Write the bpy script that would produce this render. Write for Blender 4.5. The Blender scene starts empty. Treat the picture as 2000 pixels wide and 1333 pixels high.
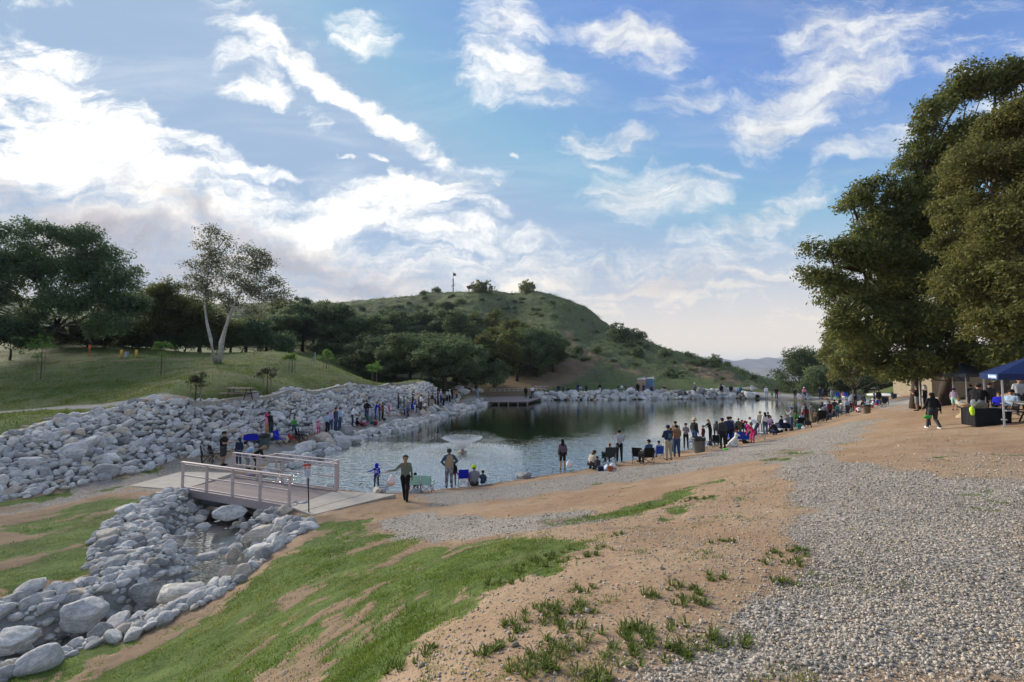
import bpy, bmesh, math, random
import numpy as np
from mathutils import Vector, Matrix

R = math.radians
scene = bpy.context.scene
COL = scene.collection
random.seed(7)
rng = np.random.default_rng(7)

# ------------------------------------------------------------------ camera
EYE = 5.6
FPX = 900.0
HORIZON = 716.0
HAZE = 0.00014
PITCH = math.atan((HORIZON - 666.5) / FPX)
cam_d = bpy.data.cameras.new('camera')
cam_d.sensor_width = 36.0
cam_d.lens = 36.0 * FPX / 2000.0
cam_d.clip_start = 0.05
cam_d.clip_end = 20000
cam = bpy.data.objects.new('camera', cam_d)
COL.objects.link(cam)
cam.location = (0, 0, EYE)
cam.rotation_euler = (math.pi / 2 + PITCH, 0, 0)
scene.camera = cam

# ------------------------------------------------------------------ view
scene.view_settings.view_transform = 'Standard'
scene.view_settings.look = 'None'
scene.view_settings.gamma = 1.0
scene.view_settings.use_curve_mapping = False
scene.view_settings.exposure = 1.27
scene.render.engine = 'CYCLES'
scene.cycles.use_denoising = True
scene.cycles.max_bounces = 6
scene.cycles.diffuse_bounces = 3
scene.cycles.glossy_bounces = 3
scene.cycles.transmission_bounces = 4
scene.cycles.transparent_max_bounces = 8
scene.cycles.volume_bounces = 0
scene.cycles.use_adaptive_sampling = True
scene.cycles.adaptive_threshold = 0.02

SUN_AZ = -48.0      # degrees from +Y towards -X
SUN_EL = 21.0


def ray(px, py):
    cx = (px - 1000.0) / FPX
    cz = (666.5 - py) / FPX
    y = math.cos(PITCH) - math.sin(PITCH) * cz
    z = math.sin(PITCH) + math.cos(PITCH) * cz
    return np.array([cx / y, 1.0, z / y])


def at_z(px, py, z):
    r = ray(px, py)
    t = (z - EYE) / r[2]
    return np.array([r[0] * t, t, z])


def at_d(px, py, d):
    r = ray(px, py)
    return np.array([r[0] * d, d, EYE + r[2] * d])


# ------------------------------------------------------------------ world
world = bpy.data.worlds.new('World')
scene.world = world
world.use_nodes = True
wt = world.node_tree
for n in list(wt.nodes):
    wt.nodes.remove(n)


class G:
    """tiny helper to write node graphs"""
    def __init__(s, tree):
        s.t = tree

    def n(s, kind, **kw):
        nd = s.t.nodes.new(kind)
        for k, v in kw.items():
            setattr(nd, k, v)
        return nd

    def link(s, a, b):
        s.t.links.new(a, b)

    def setin(s, sock, v):
        if hasattr(v, 'is_output') or isinstance(v, bpy.types.NodeSocket):
            s.t.links.new(v, sock)
        else:
            sock.default_value = v

    def math(s, op, a, b=None, c=None, clamp=False):
        nd = s.n('ShaderNodeMath', operation=op)
        nd.use_clamp = clamp
        s.setin(nd.inputs[0], a)
        if b is not None:
            s.setin(nd.inputs[1], b)
        if c is not None:
            s.setin(nd.inputs[2], c)
        return nd.outputs[0]

    def vmath(s, op, a, b=None, scale=None):
        nd = s.n('ShaderNodeVectorMath', operation=op)
        s.setin(nd.inputs[0], a)
        if b is not None:
            s.setin(nd.inputs[1], b)
        if scale is not None:
            s.setin(nd.inputs[3], scale)
        return nd.outputs[1] if op in ('LENGTH', 'DISTANCE', 'DOT_PRODUCT') else nd.outputs[0]

    def rng(s, v, a, b, c=0.0, d=1.0, smooth=True):
        nd = s.n('ShaderNodeMapRange')
        nd.interpolation_type = 'SMOOTHSTEP' if smooth else 'LINEAR'
        s.setin(nd.inputs[0], v)
        for i, q in enumerate((a, b, c, d)):
            s.setin(nd.inputs[1 + i], q)
        return nd.outputs[0]

    def noise(s, vec, scale, detail=4, rough=0.55, dist=0.0, col=False):
        nd = s.n('ShaderNodeTexNoise')
        if vec is not None:
            s.link(vec, nd.inputs['Vector'])
        nd.inputs['Scale'].default_value = scale
        nd.inputs['Detail'].default_value = detail
        nd.inputs['Roughness'].default_value = rough
        nd.inputs['Distortion'].default_value = dist
        return nd.outputs['Color'] if col else nd.outputs['Fac']

    def mix(s, f, a, b):
        nd = s.n('ShaderNodeMix', data_type='RGBA')
        s.setin(nd.inputs[0], f)
        for sock, v in ((nd.inputs[6], a), (nd.inputs[7], b)):
            if isinstance(v, (tuple, list)):
                v = (v[0], v[1], v[2], 1.0)
            s.setin(sock, v)
        return nd.outputs[2]

    def ramp(s, f, stops, interp='LINEAR'):
        nd = s.n('ShaderNodeValToRGB')
        nd.color_ramp.interpolation = interp
        el = nd.color_ramp.elements
        while len(el) < len(stops):
            el.new(0.5)
        for e, (p, c) in zip(el, stops):
            e.position = p
            e.color = (c[0], c[1], c[2], 1)
        s.setin(nd.inputs[0], f)
        return nd.outputs[0]


g = G(wt)
sky = g.n('ShaderNodeTexSky', sky_type='NISHITA')
sky.sun_disc = False
sky.sun_elevation = R(SUN_EL)
sky.sun_rotation = R(SUN_AZ)
sky.air_density = 1.0
sky.dust_density = 0.2
sky.ozone_density = 2.0
tc = g.n('ShaderNodeTexCoord')
sep = g.n('ShaderNodeSeparateXYZ')
g.link(tc.outputs['Generated'], sep.inputs[0])
dx, dy, dz = sep.outputs
ysafe = g.math('MAXIMUM', dy, 0.12)
tu = g.math('DIVIDE', dx, ysafe)
tv = g.math('DIVIDE', dz, ysafe)
comb = g.n('ShaderNodeCombineXYZ')
g.link(tu, comb.inputs[0]); g.link(tv, comb.inputs[1])
tan0 = comb.outputs[0]
# directions projected on a flat cloud deck: perspective-true wisps
zs = g.math('MAXIMUM', g.math('ADD', dz, 0.06), 0.05)
combp = g.n('ShaderNodeCombineXYZ')
g.link(g.math('DIVIDE', dx, zs), combp.inputs[0]); g.link(g.math('DIVIDE', dy, zs), combp.inputs[1])
plane = combp.outputs[0]
mp = g.n('ShaderNodeMapping'); mp.inputs['Rotation'].default_value = (0, 0, R(35)); mp.inputs['Scale'].default_value = (0.9, 2.6, 1)
g.link(plane, mp.inputs['Vector'])
wisp = g.noise(mp.outputs[0], 1.5, 8, 0.62, 0.6)
warpc = g.noise(tan0, 3.2, 5, 0.6, col=True)
warp = g.vmath('SCALE', g.vmath('SUBTRACT', warpc, (0.5, 0.5, 0.5)), scale=0.26)
tanw = g.vmath('ADD', tan0, warp)
fine = g.noise(tanw, 11.0, 7, 0.65, 0.4)
mp2 = g.n('ShaderNodeMapping'); mp2.inputs['Rotation'].default_value = (0, 0, R(28)); mp2.inputs['Scale'].default_value = (1.0, 5.0, 1)
g.link(tanw, mp2.inputs['Vector'])
streak = g.noise(mp2.outputs[0], 4.2, 7, 0.62, 0.3)


def blob(px, py, rx, ry, ang, st, vec, soft=0.1):
    r = ray(px, py)
    m = g.n('ShaderNodeMapping', vector_type='TEXTURE')
    m.inputs['Location'].default_value = (r[0], r[2], 0)
    m.inputs['Rotation'].default_value = (0, 0, R(ang))
    m.inputs['Scale'].default_value = (rx / FPX, ry / FPX, 1)
    g.link(vec, m.inputs['Vector'])
    ln = g.vmath('LENGTH', m.outputs[0])
    return g.rng(ln, 1.65, soft, 0.0, st)


def acc(items, vec, soft=0.35):
    out = None
    for b in items:
        v = blob(*b, vec, soft)
        out = v if out is None else g.math('MAXIMUM', out, v)
    return out


CLOUDS = [  # px, py, rx, ry, angle (counter-clockwise), strength
    (640, 160, 300, 34, -38, 1.0), (500, 60, 150, 45, -35, 0.72), (770, 258, 150, 17, -37, 1.0), (520, 90, 110, 40, 10, 0.6), (722, 55, 62, 50, -15, 0.78),
    (505, 165, 66, 48, -10, 0.78), (612, 245, 36, 30, -50, 0.6), (985, 60, 85, 80, 20, 0.82), (1000, 150, 130, 55, -8, 0.86), (960, 110, 95, 60, 30, 0.74),
    (1235, 65, 140, 55, -6, 0.86), (1300, 75, 70, 55, 0, 0.8), (1340, 180, 110, 42, 18, 0.6), (1150, 270, 75, 32, 0, 0.85), (1215, 262, 34, 36, -60, 0.8),
    (1165, 318, 60, 18, -10, 0.62), (1018, 287, 12, 7, -10, 0.85), (1560, 200, 150, 75, 30, 0.95), (1700, 90, 260, 100, 22, 0.86), (1650, 160, 200, 80, 25, 0.88),
    (1500, 235, 100, 45, -10, 0.95), (1580, 60, 110, 60, 40, 0.7), (1850, 30, 240, 70, 12, 0.62), (1920, 110, 150, 60, 30, 0.7), (1780, 40, 260, 60, 16, 0.66),
    (1700, 285, 100, 26, 20, 0.7), (1280, 385, 130, 55, -5, 0.86), (1210, 395, 70, 45, -30, 0.72), (1370, 375, 80, 45, 10, 0.74), (1480, 430, 170, 26, 18, 0.85),
    (1560, 380, 90, 30, 25, 0.6), (1480, 500, 170, 45, 6, 0.66), (140, 260, 300, 110, -22, 1.0), (330, 370, 330, 75, -24, 0.98), (60, 420, 260, 110, -15, 0.95),
    (520, 440, 300, 55, -18, 0.92), (420, 300, 110, 24, -30, 0.66), (820, 385, 160, 42, 12, 0.9), (700, 430, 200, 50, 5, 0.92), (350, 480, 420, 90, -12, 0.9),
    (760, 350, 30, 16, -20, 0.7), (715, 319, 26, 9, -8, 0.85), (652, 330, 22, 6, -4, 0.85), (940, 425, 60, 22, -15, 0.75), (520, 350, 60, 14, -20, 0.66),
    (968, 362, 14, 12, -50, 0.7), (900, 560, 700, 80, 0, 0.8), (250, 600, 500, 110, 0, 0.9), (1300, 560, 520, 70, -3, 0.78), (1700, 640, 500, 60, 0, 0.72),
    (1500, 690, 700, 60, 0, 0.7), (900, 470, 260, 38, -6, 0.74),
]
bl = acc(CLOUDS, tanw)
# everything outside the photograph's field: the same broken cloud, at random
gen = g.rng(wisp, 0.36, 0.62, 0.0, 0.9)
tanlen = g.vmath('LENGTH', tan0)
infront = g.math('MULTIPLY', g.rng(tanlen, 1.35, 1.05), g.rng(dy, 0.05, 0.2))
base = g.math('ADD', g.math('MULTIPLY', bl, infront), g.math('MULTIPLY', gen, g.math('SUBTRACT', 1.0, infront)))
det = g.math('ADD', g.math('MULTIPLY', g.math('SUBTRACT', fine, 0.5), 1.0), g.math('MULTIPLY', g.math('SUBTRACT', streak, 0.5), 2.0))
det = g.math('ADD', det, g.math('MULTIPLY', g.math('SUBTRACT', wisp, 0.5), 0.7))
cov = g.rng(g.math('ADD', base, det), 0.14, 1.30, 0.0, 1.0)
cov = g.math('MULTIPLY', cov, g.rng(base, 0.0, 0.4))
thin = g.math('MULTIPLY', g.rng(wisp, 0.4, 0.85), 0.22)
cov = g.math('MAXIMUM', cov, thin)
hz = g.rng(dz, 0.0, 0.30, 0.90, 0.0)       # milky veil towards the horizon
cov = g.math('MAXIMUM', cov, hz)
# cloud colour: bright towards the hidden sun, lavender-grey where the bank is thick, cream low down
SH = [(180, 520, 430, 75, -6, 1.0), (60, 385, 200, 50, -14, .85), (420, 440, 200, 34, -22, .8), (250, 470, 420, 60, -14, 1.0), (60, 430, 240, 70, -10, 0.9), (560, 500, 330, 38, -16, 0.9), (700, 550, 180, 24, -6, 0.95), (500, 560, 300, 40, 0, 0.6), (1300, 548, 200, 16, -4, 0.35)]
sh = acc(SH, tanw, 0.0)
sh = g.math('MULTIPLY', sh, g.rng(streak, 0.25, 0.6, 0.55, 1.0))
S = ray(260, 380); S = S / np.linalg.norm(S)
glow = g.vmath('DOT_PRODUCT', tc.outputs['Generated'], tuple(float(q) for q in S))
glowf = g.rng(glow, 0.62, 0.99)
white = g.mix(glowf, (3.7, 3.78, 3.85), (6.4, 6.1, 5.6))
dim = g.rng(g.math('ADD', g.math('MULTIPLY', fine, 0.6), g.math('MULTIPLY', streak, 0.4)), 0.3, 0.65, 0.80, 1.05)
white = g.vmath('SCALE', white, scale=dim)
cream = g.mix(g.rng(dz, 0.30, 0.04), white, (4.1, 3.55, 2.95))
ccol = g.mix(g.math('MULTIPLY', sh, 1.0), cream, (1.85, 1.78, 2.0))
skyc = g.vmath('MINIMUM', g.vmath('MULTIPLY', sky.outputs[0], (0.76, 0.83, 1.02)), (1.55, 2.15, 3.0))
final = g.mix(cov, skyc, ccol)
bg = g.n('ShaderNodeBackground')
bg.inputs['Strength'].default_value = 0.10
g.link(final, bg.inputs['Color'])
wo = g.n('ShaderNodeOutputWorld')
g.link(bg.outputs[0], wo.inputs['Surface'])
world.cycles.sampling_method = 'MANUAL'
world.cycles.sample_map_resolution = 512

sun_d = bpy.data.lights.new('sun', 'SUN')
sun_d.energy = 2.5
sun_d.angle = R(22)
sun_d.color = (1.0, 0.90, 0.76)
sun = bpy.data.objects.new('sun', sun_d)
COL.objects.link(sun)
sv = Vector((math.sin(R(SUN_AZ)) * math.cos(R(SUN_EL)), math.cos(R(SUN_AZ)) * math.cos(R(SUN_EL)), math.sin(R(SUN_EL))))
sun.rotation_euler = (-sv).to_track_quat('-Z', 'Y').to_euler()
sun.location = (-30, 20, 40)

# ------------------------------------------------------------------ numpy noise
def vnoise(x, y, seed=0):
    xi = np.floor(x).astype(np.int64); yi = np.floor(y).astype(np.int64)
    fx = x - xi; fy = y - yi
    fx = fx * fx * (3 - 2 * fx); fy = fy * fy * (3 - 2 * fy)

    def h(a, b):
        n = (a * 374761393 + b * 668265263 + seed * 1442695041) & 0xffffffff
        n = ((n ^ (n >> 13)) * 1274126177) & 0xffffffff
        n = n ^ (n >> 16)
        return (n & 0xffff) / 65535.0
    return (h(xi, yi) * (1 - fx) + h(xi + 1, yi) * fx) * (1 - fy) + (h(xi, yi + 1) * (1 - fx) + h(xi + 1, yi + 1) * fx) * fy


def fbm(x, y, seed=0, oct=4):
    v = 0; a = 0.5; t = 0
    for i in range(oct):
        v = v + a * vnoise(x * 2 ** i, y * 2 ** i, seed + i * 17); t += a; a *= 0.5
    return v / t


def sstep(a, b, x):
    t = np.clip((x - a) / (b - a), 0, 1)
    return t * t * (3 - 2 * t)


def sdist(poly, x, y):
    """signed distance to a polygon (inside negative)"""
    poly = np.asarray(poly)[:, :2]
    d = np.full(x.shape, 1e9); ins = np.zeros(x.shape, bool)
    n = len(poly)
    for i in range(n):
        ax, ay = poly[i]; bx, by = poly[(i + 1) % n]
        ex, ey = bx - ax, by - ay
        t = np.clip(((x - ax) * ex + (y - ay) * ey) / (ex * ex + ey * ey + 1e-12), 0, 1)
        d = np.minimum(d, np.hypot(x - ax - t * ex, y - ay - t * ey))
        c = ((ay > y) != (by > y))
        with np.errstate(divide='ignore', invalid='ignore'):
            xi = ex * (y - ay) / (ey if ey != 0 else 1e-12) + ax
        ins ^= c & (x < xi)
    return np.where(ins, -d, d)


def pdist(line, x, y):
    line = np.asarray(line)[:, :2]
    d = np.full(x.shape, 1e9)
    for i in range(len(line) - 1):
        ax, ay = line[i]; bx, by = line[i + 1]
        ex, ey = bx - ax, by - ay
        t = np.clip(((x - ax) * ex + (y - ay) * ey) / (ex * ex + ey * ey + 1e-12), 0, 1)
        d = np.minimum(d, np.hypot(x - ax - t * ex, y - ay - t * ey))
    return d


# ------------------------------------------------------------------ the shape of the land
# lake shore at water level
LAKE_PX = [(662, 956), (625, 950), (560, 962), (500, 960), (470, 945), (510, 925), (570, 915), (612, 896), (660, 872), (690, 860), (752, 847), (800, 833), (860, 815), (915, 799), (955, 789),
           (1010, 784), (1075, 782), (1180, 781), (1300, 780), (1440, 778), (1500, 780), (1560, 783), (1620, 787), (1662, 791), (1685, 797), (1660, 806), (1600, 822), (1560, 833), (1480, 851), (1400, 869), (1290, 888),
           (1200, 905), (1130, 919), (1040, 932), (950, 946), (860, 956), (790, 961), (730, 963)]
LAKE = np.array([at_z(a, b, 0.0) for a, b in LAKE_PX])
CP = []


def c_z(px, py, z): CP.append(at_z(px, py, z))
def c_d(px, py, d): CP.append(at_d(px, py, d))
def c_w(x, y, z): CP.append(np.array([x, y, z], float))


for q in [(0, 0, 4.0), (0, -6, 4.3), (-6, -5, 3.0), (6, -3, 4.1), (14, 0, 4.0), (-14, 0, 0.6), (-14, -10, 1.2), (0, -30, 5), (30, -20, 5), (-30, -20, 2), (26, 5, 3.9), (0, 1.6, 3.97), (1.4, 2.4, 3.97)]:
    c_w(*q)
for q in [(1000, 1333, 3.86), (1000, 1150, 3.45), (1000, 1050, 2.7), (1000, 1000, 1.7), (1000, 960, .75), (1000, 940, .22),
          (800, 985, .55), (800, 1040, 1.3), (800, 1100, 2.2), (800, 1200, 3.05), (600, 1012, .5), (600, 1100, 1.2), (600, 1200, 2.0), (600, 1333, 2.75), (700, 960, .35), (700, 1000, .5),
          (400, 1190, .55), (250, 1240, .45), (80, 1300, .4), (600, 1050, .75), (400, 1333, 1.6), (200, 1333, .7),
          (0, 1150, .35), (200, 1060, .4), (0, 1050, .42), (200, 980, .5), (0, 990, .5), (250, 940, .5), (400, 900, .55), (355, 958, .5), (460, 1000, .4),
          (500, 880, .6), (640, 850, .6), (760, 815, .62), (860, 790, .65), (930, 776, .8),
          (0, 975, .55), (130, 950, .6), (300, 905, .6), (400, 888, .65), (580, 850, .7), (700, 825, .7), (790, 803, .75), (860, 785, .75),
          (0, 857, 2.3), (100, 825, 2.8), (250, 790, 3.25), (330, 790, 3.3), (470, 785, 3.15), (570, 772, 3.3), (600, 765, 3.35), (700, 759, 3.4), (810, 753, 3.3), (850, 760, 2.7), (890, 768, 1.7),
          (-150, 900, 1.9), (0, 800, 2.65), (100, 800, 2.95), (400, 783, 3.35), (200, 790, 3.15), (0, 760, 3.7),
          (1200, 1333, 3.93), (1500, 1200, 3.9), (1900, 1200, 3.95), (1300, 1000, 2.9), (1500, 950, 3.15), (1500, 900, 2.5), (1300, 940, 1.9), (1300, 903, .5), (1400, 876, .45), (1400, 893, 1.1),
          (1560, 838, .35), (1600, 850, 1.5), (1700, 812, 1.8), (1800, 805, 2.4), (1800, 790, 2.0), (1730, 795, 1.1), (1700, 780, .8), (1600, 779, .6), (1850, 790, 2.7), (1962, 833, 3.2), (2000, 872, 3.5),
          (1750, 870, 3.1), (1650, 900, 3.2), (1950, 770, 3.1), (1950, 1000, 3.8), (1150, 1000, 2.2), (1150, 920, .35), (1480, 860, .5), (1640, 812, .35), (1540, 777, .7), (1760, 772, 1.6)]:
    c_z(*q)
for q in [(0, 712, 55), (200, 742, 42), (200, 702, 55), (300, 732, 44), (422, 711, 48), (560, 702, 52), (560, 737, 45), (640, 712, 58), (700, 737, 60), (742, 749, 63), (200, 672, 75), (0, 676, 70), (450, 690, 70),
          (340, 700, 55), (560, 690, 66), (640, 716, 75), (740, 748, 78), (860, 758, 72), (930, 765, 80),
          (1000, 744, 92), (1100, 765, 82), (1250, 765, 84), (1400, 763, 86), (1490, 768, 86), (1300, 742, 98), (1200, 724, 104), (1100, 698, 118), (1000, 700, 122), (900, 705, 112), (800, 700, 120), (650, 690, 100),
          (1250, 690, 128), (1380, 718, 118), (1000, 640, 165), (1150, 662, 145), (1150, 640, 165), (830, 620, 185), (700, 640, 170), (1320, 700, 128), (1450, 742, 108), (1520, 762, 104),
          (760, 584, 230), (830, 573, 222), (885, 571, 220), (960, 570, 218), (1040, 571, 214), (1100, 585, 204), (1150, 604, 192), (1200, 642, 178), (1260, 668, 166), (1330, 694, 158), (1400, 711, 150), (1450, 727, 145), (1500, 744, 138),
          (700, 592, 235), (600, 602, 240), (500, 612, 250), (400, 618, 250), (200, 625, 250), (-100, 620, 250), (500, 660, 130), (300, 660, 110), (0, 650, 110),
          (1600, 765, 110), (1700, 763, 92), (1800, 738, 75), (1900, 715, 80), (2100, 700, 80), (1750, 750, 90), (1620, 752, 150), (1560, 750, 170), (1900, 690, 150), (2200, 700, 40)]:
    c_d(*q)
# behind the ridges the land drops to the valley
for q in [(960, 570, 218, 60, -12), (760, 584, 230, 60, -12), (1100, 585, 204, 60, -14), (1200, 642, 178, 60, -14), (1330, 694, 158, 60, -14), (1450, 727, 145, 70, -14), (600, 602, 240, 60, -10)]:
    p = at_d(*q[:3]); k = (q[2] + q[3]) / q[2]
    c_w(p[0] * k, p[1] * k, p[2] + q[4])
for a in range(0, 360, 20):
    for rr, zz in ((700, -30), (1400, -56)):
        c_w(rr * math.sin(R(a)), rr * math.cos(R(a)), zz)
CP = np.array(CP)


def warp_xy(x, y):
    r = np.hypot(x, y) + 1e-6
    k = np.log1p(r / 6.0) / r
    return x * k, y * k


cu, cv = warp_xy(CP[:, 0], CP[:, 1])


def tps_k(r2):
    return 0.5 * r2 * np.log(r2 + 1e-12)


_n = len(CP)
_A = np.zeros((_n + 3, _n + 3))
_A[:_n, :_n] = tps_k((cu[:, None] - cu) ** 2 + (cv[:, None] - cv) ** 2) + np.eye(_n) * 2e-5
_A[:_n, _n] = 1; _A[:_n, _n + 1] = cu; _A[:_n, _n + 2] = cv
_A[_n:, :_n] = _A[:_n, _n:].T
_b = np.concatenate([CP[:, 2], [0, 0, 0]])
_w = np.linalg.solve(_A, _b)


def tps(x, y):
    x = np.asarray(x, float); y = np.asarray(y, float)
    sh = x.shape
    u, v = warp_xy(x.ravel(), y.ravel())
    out = np.empty(u.size)
    for i in range(0, u.size, 20000):
        uu, vv = u[i:i + 20000, None], v[i:i + 20000, None]
        r2 = (uu - cu) ** 2 + (vv - cv) ** 2
        out[i:i + 20000] = tps_k(r2) @ _w[:_n] + _w[_n] + _w[_n + 1] * uu[:, 0] + _w[_n + 2] * vv[:, 0]
    return out.reshape(sh)


# creek: the cut between the two stone rims, and the water in it (outlined at about bank level)
BASIN_PX = [(560, 958), (575, 985), (540, 1003), (500, 1012), (455, 1022), (505, 1042), (520, 1066), (508, 1092), (484, 1112), (436, 1140), (398, 1160), (330, 1185), (250, 1215), (170, 1248), (90, 1278), (-80, 1322),
            (-120, 1300), (60, 1262), (180, 1222), (250, 1198), (308, 1168), (345, 1142), (372, 1118), (376, 1092), (330, 1064), (335, 1040), (372, 1012), (392, 985), (420, 962), (480, 955)]
BASIN = np.array([at_z(a, b, 0.18 if i in range(2, 16) else -0.2) for i, (a, b) in enumerate(BASIN_PX)])


def ground(x, y, carve=True):
    x = np.asarray(x, float); y = np.asarray(y, float)
    z = tps(x, y)
    r = np.hypot(x, y)
    near = r < 300
    m = (y > 5) & (y < 130) & (np.abs(x) < 90)
    if m.any():
        xm, ym = x[m], y[m]
        sd = sdist(LAKE, xm, ym)
        zz = np.maximum(z[m], 0.10)
        out = 0.02 + (zz - 0.02) * sstep(0, 1.6, sd)
        inn = -0.02 - np.minimum(1.3, 0.28 * -np.minimum(sd, 0))
        zz = np.where(sd > 0, out, inn)
        if carve:
            bd = sdist(BASIN, xm, ym)
            k = sstep(-0.15, 0.55, bd)
            zz = np.where(bd < 0.55, np.minimum(zz, -0.42 + (np.maximum(zz, -.4) + 0.42) * k), zz)
        z = z.copy(); z[m] = zz
    return z


def hit(px, py, zmin=0.0):
    """world point where the view ray meets ground or water"""
    rr = ray(px, py)
    t = np.exp(np.linspace(math.log(1.6), math.log(900), 1100))
    rz = EYE + rr[2] * t
    gz = np.maximum(ground(rr[0] * t, t, False), zmin)
    s = np.nonzero(rz < gz)[0]
    if len(s) == 0:
        i = len(t) - 1
        return np.array([rr[0] * t[i], t[i], gz[i]])
    i = max(1, s[0])
    a = rz[i - 1] - gz[i - 1]; b = gz[i] - rz[i]
    k = a / (a + b + 1e-12)
    tt = t[i - 1] + (t[i] - t[i - 1]) * k
    return np.array([rr[0] * tt, tt, gz[i - 1] + (gz[i] - gz[i - 1]) * k])


def gz1(x, y):
    return float(ground(np.array([x]), np.array([y]))[0])


def W(pts):
    return np.array([hit(a, b)[:2] for a, b in pts])


# ------------------------------------------------------------------ object helpers
def link(o, parent=None):
    COL.objects.link(o)
    if parent is not None:
        o.parent = parent
    return o


def tag(o, label=None, cat=None, group=None, kind=None):
    if label: o['label'] = label
    if cat: o['category'] = cat
    if group: o['group'] = group
    if kind: o['kind'] = kind
    return o


def empty(name, loc=(0, 0, 0), rz=0.0, label=None, cat=None, group=None, kind=None):
    o = bpy.data.objects.new(name, None)
    o.empty_display_size = 0.3
    o.location = [float(v) for v in loc]
    o.rotation_euler = (0, 0, rz)
    link(o)
    return tag(o, label, cat, group, kind)


def mesh_np(name, v, f, mats=(), smooth=False, attr=None, midx=None, k=None):
    """mesh from numpy: v (n,3), f (m,k)"""
    me = bpy.data.meshes.new(name)
    v = np.ascontiguousarray(v, dtype=np.float32)
    f = np.ascontiguousarray(f, dtype=np.int32)
    me.vertices.add(len(v)); me.vertices.foreach_set('co', v.ravel())
    kk = f.shape[1]
    me.loops.add(f.size); me.loops.foreach_set('vertex_index', f.ravel())
    me.polygons.add(len(f))
    me.polygons.foreach_set('loop_start', np.arange(0, f.size, kk, dtype=np.int32))
    me.polygons.foreach_set('loop_total', np.full(len(f), kk, dtype=np.int32))
    if smooth:
        me.polygons.foreach_set('use_smooth', np.ones(len(f), dtype=bool))
    for m in mats:
        me.materials.append(m)
    if midx is not None:
        me.polygons.foreach_set('material_index', np.ascontiguousarray(midx, dtype=np.int32))
    if attr:
        for nm, val in attr.items():
            val = np.asarray(val, dtype=np.float32)
            if val.ndim == 1:
                a = me.attributes.new(nm, 'FLOAT', 'POINT'); a.data.foreach_set('value', val)
            else:
                a = me.attributes.new(nm, 'FLOAT_COLOR', 'POINT'); a.data.foreach_set('color', val.ravel())
    me.update(calc_edges=True)
    return me


def obj(name, me, parent=None, loc=None, rot=None, scale=None):
    o = bpy.data.objects.new(name, me)
    if loc is not None: o.location = [float(v) for v in loc]
    if rot is not None: o.rotation_euler = rot
    if scale is not None: o.scale = scale if hasattr(scale, '__len__') else (scale,) * 3
    return link(o, parent)


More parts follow.
